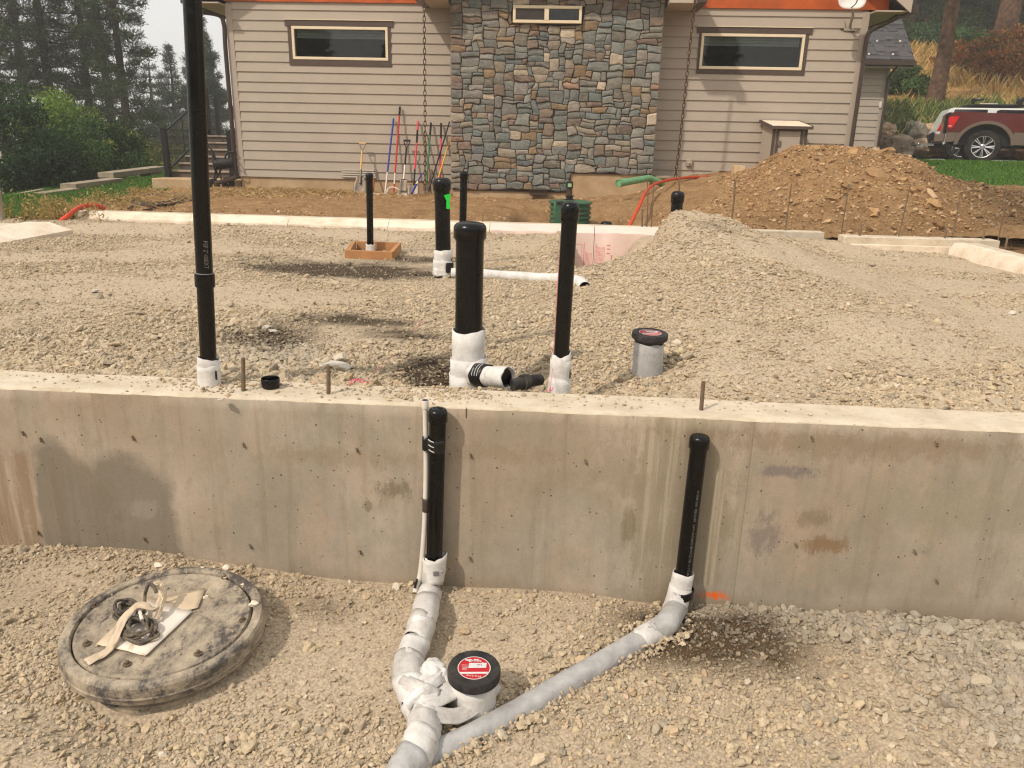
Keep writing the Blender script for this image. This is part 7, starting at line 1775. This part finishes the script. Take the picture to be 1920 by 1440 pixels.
box2(bm, (.7, .2, zR + .03), (2.1, 1.64, zR + .06)); put('roof_rack', trs(bm), M_BLK, sv, smooth=0)
bm = bm_new(); box(bm, (.82, .1, zR + .19), (.1, .1, .16), bev=.02); box(bm, (.98, .1, zR + .22), (.24, .08, .06), ry=-.1, bev=.02); put('rack_mount', trs(bm), M_BLK, sv)
bm = bm_new(); box(bm, (2.05, .1, zR + .22), (.32, .1, .14), ry=-.6, bev=.04); box(bm, (2.03, .1, zR + .13), (.08, .08, .1)); put('rack_mount', trs(bm), M_BLK, sv)
bm = bm_new(); box2(bm, (1.0, .08, zR + .108), (1.45, .13, zR + .125)); put('rack_strip', trs(bm), M_PLATE, sv, smooth=0)
for x in (.72, 3.75): wheel(sv, (x, .12, .38), .38, .24, -1, 6, SM); wheel(sv, (x, 1.73, .38), .38, .24, 1, 6, SM)

# ================================================================== BOULDERS
M_ROCK = stone_face_mat()
BL_ = [(1660, 247, 27.0, .62, .50, 'brown boulder directly right of the small wing wall foot'), (1686, 276, 26.4, .86, .72, 'large grey brown boulder in the front row behind the lawn'), (1712, 254, 27.3, .82, .80, 'upright grey boulder in the back row left of the vehicles'),
       (1744, 250, 27.4, .80, .74, 'tan boulder in the back row just left of the white vehicle'), (1742, 280, 26.5, 1.15, .62, 'widest low boulder in front of the hitch'), (1778, 280, 26.6, .8, .6, 'boulder half hidden under the rear of the red pickup'),
       (1655, 272, 26.6, .5, .5, 'small dark boulder at the edge of the wing downspout'), (1684, 243, 27.6, .45, .35, 'small boulder in the upper row between two bigger grey ones'), (1876, 285, 26.5, .9, .42, 'low reddish boulder seen under the pickup bed'), (1915, 288, 26.4, .9, .42, 'orange brown boulder cut off by the right photo edge'),
       (1730, 268, 27.0, .5, .5, 'dark gap stone wedged between the row of boulders'), (1700, 290, 26.0, .35, .18, 'flat little stone on the driveway edge before the boulders')]
RC = [S(142, 122, 98), S(128, 114, 98), S(120, 112, 102), S(156, 132, 102), S(146, 126, 102), S(150, 130, 104), S(96, 84, 72), S(126, 118, 106), S(146, 112, 88), S(168, 122, 88), S(84, 72, 60), S(150, 138, 120)]
for i, (px, py, Y, wv, hv, lb) in enumerate(BL_):
    c = at(px, py, Y=Y); bm = bm_new(); bmesh.ops.create_icosphere(bm, subdivisions=4, radius=1)
    for v in bm.verts:
        d = v.co.normalized(); q = Vector((i * 7.1, 3, 1)); k = 1 + .28 * mnoise.noise(d * 1.5 + q) + .12 * mnoise.noise(d * 4 + q) + .04 * mnoise.noise(d * 11 + q)
        pk_ = max(abs(d.x), abs(d.y), abs(d.z)); k *= (1 / pk_) ** .35
        v.co = Vector((d.x * wv * .5 * k, d.y * wv * .5 * k, d.z * hv * .52 * k)) + c
    o = put('boulder', bm, M_ROCK, smooth=24, col=tuple(min(1, x * 1.7) for x in RC[i])); tag(o, lb, 'boulder', 'boulders lining the driveway')

# ================================================================== TREES
M_BARK = plain('pine bark', S(108, 84, 66), .95, .1, var=.4, scale=7, dirt=S(64, 50, 42), dirt_amt=.7, bump=1.0, bscale=16)
M_BARKD = plain('dark bark', S(62, 54, 48), .95, .1, var=.3, scale=6, bump=.8, bscale=14)
def trunk_path(base, top, wob=.1):
    n = 9; return [Vector(base).lerp(Vector(top), i / (n - 1)) + Vector((random.uniform(-wob, wob), random.uniform(-wob, wob), 0)) * (1 if 0 < i < n - 1 else 0) for i in range(n)]
def leafcloud(name, C, L, ratio, cols, par, mat, droop=0.0, spread=None, up=0.0, var=.22, tone=None):
    """many small leaf faces; C centres, L lengths"""
    m = len(C); d = RNG.normal(0, 1, (m, 3)); 
    if spread is not None: d = d * .55 + spread
    d[:, 2] += up - droop; d /= np.linalg.norm(d, axis=1)[:, None]
    e = np.cross(d, RNG.normal(0, 1, (m, 3))); e /= np.linalg.norm(e, axis=1)[:, None] + 1e-9
    L = np.asarray(L)[:, None]; V = np.stack([C, C + d * L * .45 + e * L * ratio, C + d * L, C + d * L * .45 - e * L * ratio], 1).reshape(-1, 3)
    c = tints(m, cols, var=var)
    if tone is not None: c = c * tone[:, None]
    return npmesh(name, V, np.arange(m * 4).reshape(m, 4), mat, np.repeat(c, 4, 0), parent=par, smooth=False, origin=W[par.name])
def conifer(label, px, py, Y, H, z0c, rbot, rtop, rt, cols, seed, dens=1.0, top_px=None, droop=.15, group='conifers around the house', whorl=.5, nl=30, tuft=.2, kind='pine_tree', gz=None, bark=None, rmax_z=None, leanx=0.0, cone=False):
    global RNG
    random.seed(seed); RNG = np.random.default_rng(seed)
    b = at(px, py, Y=Y); z = gz if gz is not None else b.z
    base = Vector((b.x, Y, z)); top = base + Vector((leanx, random.uniform(-.2, .2), H))
    t = thing(kind, label, 'tree', base, group)
    tp = trunk_path(base - Vector((0, 0, .3)), top, .06); bm = bm_new(); tube(bm, tp, [rt * (1.12 if i == 0 else 1) * (1 - .85 * i / 8) for i in range(9)], 12, jit=.05); put('trunk', bm, bark or M_BARKD, t)
    bm = bm_new(); C, D, TN = [], [], []
    zz = z0c
    while zz < H:
        f = (zz - z0c) / (H - z0c); rad = (rbot + (rtop - rbot) * f) if not cone else rbot * (1 - f) ** 1.15 + .06; 
        rad *= random.uniform(.7, 1.2); nb = random.choice((3, 4, 4, 5))
        a0 = random.uniform(0, 6.28); org = base.lerp(top, zz / H)
        for k in range(nb):
            a = a0 + 6.283 * k / nb + random.uniform(-.4, .4); rr = rad * random.uniform(.65, 1.15); dr = Vector((math.cos(a), math.sin(a), 0))
            up_ = random.uniform(-.1, .25) - droop; P = [org, org + dr * rr * .4 + Vector((0, 0, rr * up_ * .5)), org + dr * rr * .75 + Vector((0, 0, rr * (up_ * .7))), org + dr * rr + Vector((0, 0, rr * (up_ * .8 + .08)))]
            tube(bm, P, [max(.012, rt * .2), rt * .13, .012, .006], 4, caps=False)
            ncl = max(3, int(rr * 5.0 * dens)); sv_ = Vector((-dr.y, dr.x, 0))
            for q in range(ncl):
                g = .28 + .72 * (q + random.random()) / ncl; i0 = min(2, int(g * 3)); p = P[i0].lerp(P[i0 + 1], g * 3 - i0); off = random.uniform(-1, 1) * .34 * rr * (1.15 - g) 
                c = p + sv_ * off + Vector((0, 0, random.uniform(-.08, .12))); C.append(tuple(c)); D.append(tuple(dr * .5 + sv_ * (off * .8) + Vector((0, 0, .35)))); TN.append(random.uniform(.65, 1.25))
        zz += whorl * random.uniform(.7, 1.3)
    put('limbs', bm, bark or M_BARKD, t, smooth=0)
    C = np.array(C); D = np.array(D); TN = np.array(TN); n = len(C)
    idx = np.repeat(np.arange(n), nl); CC = C[idx] + RNG.normal(0, .085, (n * nl, 3)); 
    leafcloud('crown', CC, RNG.uniform(.6, 1.2, n * nl) * tuft, .085, cols, t, M_NEEDLE, spread=D[idx] * .7, tone=TN[idx])
    return t
PINE = [S(58, 72, 42), S(72, 86, 50), S(44, 58, 36), S(86, 96, 58)]
PINED = [S(40, 56, 36), S(52, 70, 42), S(34, 46, 30), S(64, 80, 48)]
gl_ = lambda Y: -.9 - .03 * (Y - 22)
conifer('tall pine with bare lower limbs, rightmost against the pale sky', 250, 320, 30, 17, 2.0, 1.75, 1.0, .17, PINE, 11, dens=2.2, gz=gl_(30), whorl=.62)
conifer('tall dark pine with slender trunk left of the one against the sky', 188, 330, 33, 18, 2.4, 2.1, 1.4, .17, PINE, 12, gz=gl_(33), whorl=.5, dens=1.5)
conifer('dense tall pine behind the light green bush', 120, 330, 31, 17, 2.4, 2.3, 1.5, .2, PINE, 13, gz=gl_(31), whorl=.5, dens=1.6)
conifer('dense tall pine at the upper left photo corner', 22, 340, 29, 16, 2.4, 2.7, 1.8, .2, PINE, 14, gz=gl_(29), whorl=.5, dens=1.2)
conifer('pine standing deep between the two slender left trunks', 70, 330, 40, 18, 2.0, 2.6, 1.8, .3, PINED, 15, gz=gl_(40), whorl=.6, dens=1.1)
conifer('distant pine with thin crown beside the pale sky gap', 222, 325, 42, 17, 1.5, 2.0, 1.2, .26, PINED, 16, gz=gl_(42), whorl=.7)
conifer('conical evergreen between the black pole and the house corner', 396, 300, 43, at(398, 14, Y=43).z - gl_(43), .6, 3.1, .2, .2, [S(66, 84, 58), S(80, 98, 66), S(54, 70, 50)], 17, gz=gl_(43), whorl=.28, dens=2.6, cone=True, kind='spruce_tree', nl=36, tuft=.2)
conifer('smaller conical evergreen left of the tall black pole', 338, 300, 47, at(340, 88, Y=47).z - gl_(47), .5, 2.6, .2, .18, [S(74, 90, 66), S(86, 102, 74), S(60, 76, 56)], 18, gz=gl_(47), whorl=.32, dens=2.0, cone=True, kind='spruce_tree', nl=30, tuft=.2)
conifer('broad evergreen filling the gap low behind the left bushes', 300, 320, 52, 7.0, .5, 3.4, .6, .25, PINED, 19, gz=gl_(52), whorl=.45, dens=1.2)
# right hand side
RD = [S(46, 66, 34), S(58, 80, 40), S(38, 54, 30), S(74, 92, 46)]
hz = lambda px, py, Y: float(hill(np.array([at(px, py, Y=Y).x]), np.array([Y]))[0])
conifer('straight pine trunk on the hillside left of the vehicles', 1752, 190, 29.6, 15, 4.2, 3.4, 2.0, .27, RD, 31, gz=at(1752, 190, Y=29.6).z - .05, bark=M_BARK, whorl=.42, dens=1.5, leanx=.15)
conifer('thick reddish pine trunk behind the orange bushes at the upper right', 1872, 118, 39, 18, 6.2, 3.6, 2.4, .5, RD, 32, gz=hz(1872, 118, 39), bark=M_BARK, whorl=.6, dens=1.2)
for i, (px, Y, H, r_, z0, lb) in enumerate(((1700, 46, 13, 3.4, .3, 'dark evergreen behind the wing roof'), (1735, 52, 14, 3.6, .2, 'dark evergreen behind the straight pine trunk'), (1775, 48, 13, 3.2, .2, 'dark evergreen right of the straight pine trunk'),
                                           (1815, 54, 14, 3.6, .2, 'dark evergreen midway between the two pine trunks'), (1850, 47, 13, 3.2, .3, 'dark evergreen left of the thick reddish trunk'), (1905, 50, 14, 3.6, .2, 'dark evergreen at the right photo edge behind the thick trunk'), (1668, 55, 14, 3.8, .3, 'far evergreen just above the wing roof ridge'))):
    conifer(lb, px, 100, Y, H, z0, r_, .4, .22, RD, 40 + i, gz=float(hill(np.array([at(px, 100, Y=Y).x]), np.array([Y]))[0]), whorl=.42, dens=1.35, cone=True, kind='fir_tree', nl=30, tuft=.27, droop=.3)
def bush(label, px, py, Y, top_py, rx, cols, seed, kind='leafy_bush', n=9000, leaf=.085, group='bushes beyond the lawn', gz=None, nb=26, cat='bush', ratio=.3):
    global RNG
    random.seed(seed); RNG = np.random.default_rng(seed)
    b = at(px, py, Y=Y); z = gz if gz is not None else b.z; zt = at(px, top_py, Y=Y).z; H = zt - z
    t = thing(kind, label, cat, (b.x, Y, z), group)
    lob = []
    for i in range(nb):
        a = random.uniform(0, 6.283); f = random.random() ** .7; hh = random.uniform(.12, .93); w_ = rx * (1 - .55 * hh ** 2.2) * f
        lob.append((b.x + math.cos(a) * w_, Y + math.sin(a) * w_ * .8, z + H * hh, random.uniform(.16, .34) * rx, random.uniform(.7, 1.25)))
    lob.append((b.x, Y, z + H * .86, .3 * rx, 1.0))
    bm = bm_new()
    for x, y, q, r_, _ in lob[::2]: tube(bm, bez([(b.x + random.uniform(-.1, .1), Y, z - .1), ((b.x + x) / 2, (Y + y) / 2, z + (q - z) * .5), (x, y, q)], 3), [.03, .025, .02, .016, .012, .01, .008][:7], 4, caps=False)
    put('stems', bm, M_BARKD, t, smooth=0)
    k = RNG.integers(0, len(lob), n); lo = np.array(lob); d = RNG.normal(0, 1, (n, 3)); d /= np.linalg.norm(d, axis=1)[:, None]; r_ = RNG.random(n) ** .42
    C = lo[k, :3] + d * (lo[k, 3] * r_)[:, None] * np.array([1, 1, .8]); C[:, 2] = np.maximum(C[:, 2], z + .02)
    leafcloud('leaves', C, RNG.uniform(.6, 1.25, n) * leaf, ratio, cols, t, M_LEAF, spread=d * .6 + np.array([0, 0, .1]), tone=lo[k, 4])
    return t
MAPLE = [S(58, 86, 36), S(74, 104, 44), S(46, 70, 30), S(92, 118, 52)]; LIGHT = [S(104, 128, 50), S(122, 146, 62), S(84, 108, 42)]; DEEP = [S(40, 62, 34), S(52, 76, 40), S(32, 50, 28)]
bush('big dark maple bush at the left photo edge', 30, 372, 17.5, 165, 1.9, DEEP + MAPLE[:1], 51, n=15000, gz=-1.1)
bush('light green maple bush behind the big dark one', 128, 345, 21, 172, 1.7, LIGHT, 52, n=13000, gz=-1.1)
bush('mid green maple bush above the lowest timbers', 118, 350, 18.5, 235, 1.5, MAPLE, 53, n=11000, gz=-1.0)
bush('mid green bush above the middle timber', 190, 335, 20.5, 225, 1.5, MAPLE + DEEP, 54, n=11000, gz=-.9)
bush('yellow green bush above the highest timber', 245, 315, 24, 250, 1.6, [S(112, 120, 52), S(134, 132, 62), S(88, 100, 44)], 55, n=9000, gz=-.9)
bush('dark shrub low behind the timber edging strip', 70, 355, 16.5, 285, 1.3, DEEP, 56, n=9000, gz=-.9)
bush('loose olive shrub left of the stair post', 292, 312, 30, 268, 1.5, [S(104, 108, 60), S(124, 120, 68), S(82, 92, 50)], 57, n=6000, gz=-.9, leaf=.11)
ORG = [S(170, 112, 54), S(150, 92, 44), S(126, 96, 48), S(184, 136, 74), S(110, 104, 52)]
bush('rust orange bush left of the thick reddish trunk', 1828, 140, 36, 88, 2.1, ORG, 61, n=9000, leaf=.15, group='bushes on the hillside', gz=hz(1828, 140, 36) - .2)
bush('rust orange bush right of the thick reddish trunk', 1895, 135, 35, 60, 2.2, ORG, 62, n=9500, leaf=.15, group='bushes on the hillside', gz=hz(1895, 135, 35) - .2)
bush('low brown bush between the two rust orange bushes', 1862, 145, 34, 105, 1.4, ORG[:3], 63, n=5000, leaf=.13, group='bushes on the hillside', gz=hz(1862, 145, 34) - .2)
bush('green broadleaf bush beside the straight pine trunk', 1790, 125, 41, 70, 1.9, [S(74, 106, 56), S(92, 124, 66), S(60, 88, 50)], 64, n=8000, leaf=.15, group='bushes on the hillside', gz=hz(1790, 125, 41) - .2)
bush('green undergrowth bush right of the wing roof', 1695, 150, 31, 125, .9, [S(72, 100, 48), S(92, 120, 60)], 65, n=5000, leaf=.11, group='bushes on the hillside', gz=hz(1695, 150, 31) - .1)
bush('dark green bush behind the wing roof edge', 1722, 130, 43, 60, 2.2, [S(54, 82, 48), S(70, 98, 58)], 66, n=8000, leaf=.16, group='bushes on the hillside', gz=hz(1722, 130, 43) - .2)
# the wood behind the viewer, seen only as the dark mirror image in the window panes
random.seed(5); RNG = np.random.default_rng(5)
wb = link('woods', None, None, (0, -34, -2)); CC_ = []
for i in range(16):
    x0, y0, h0 = -44 + i * 6 + random.uniform(-2, 2), -34 + random.uniform(-4, 4), random.uniform(11, 16)
    q = RNG.random((1500, 1)) ** .8; a = RNG.uniform(0, 6.283, (1500, 1)); r_ = (1 - q) * 3.6 * RNG.random((1500, 1)) ** .4 + .2
    CC_.append(np.concatenate([x0 + r_ * np.cos(a), y0 + r_ * np.sin(a), -2 + q * h0], 1))
CC_ = np.concatenate(CC_); o = leafcloud('woods', CC_, RNG.uniform(.5, 1.0, len(CC_)), .3, PINED, wb, M_NEEDLE, droop=.3); o.parent = None; o.location = W['woods']; bpy.data.objects.remove(wb)
tag(o, 'dark evergreen wood standing well behind the viewer', 'woods', kind='stuff')
# rail fence far up the slope
fn = thing('rail_fence', 'old wooden rail fence crossing the hillside behind the straight pine', 'fence', at(1760, 130, Y=37))
M_OLDW = plain('bleached fence wood', S(150, 132, 108), .9, .1)
a, b = at(1722, 128, Y=37), at(1795, 126, Y=37)
for z in (0, -.28): bm = bm_new(); tube(bm, [a + Vector((-.5, 0, z)), b + Vector((.1, 0, z))], .05, 6); put('rail', bm, M_OLDW, fn)
for px in (1731, 1793): p = at(px, 126, Y=37); bm = bm_new(); tube(bm, [p + Vector((0, 0.06, -1.0)), p + Vector((0, .06, .2))], .07, 6); put('post', bm, M_OLDW, fn)
bm = bm_new(); tube(bm, [at(1793, 128, Y=36.9), at(1805, 140, Y=36.5)], .04, 6); put('brace', bm, M_OLDW, fn)

# ================================================================== SMOKY AIR
bm = bm_new(); box2(bm, (-3100, -3100, -7.5), (3100, 4100, 34))
hm = bpy.data.materials.new('smoky air'); hm.use_nodes = True; ht = hm.node_tree; ht.nodes.clear(); ho = ht.nodes.new('ShaderNodeOutputMaterial'); pv_ = ht.nodes.new('ShaderNodeVolumePrincipled')
pv_.inputs['Color'].default_value = (.92, .93, .95, 1); pv_.inputs['Density'].default_value = .0020; pv_.inputs['Anisotropy'].default_value = .2
ht.links.new(pv_.outputs[0], ho.inputs['Volume'])
hzo = put('haze', bm, hm, smooth=0); hzo['kind'] = 'stuff'
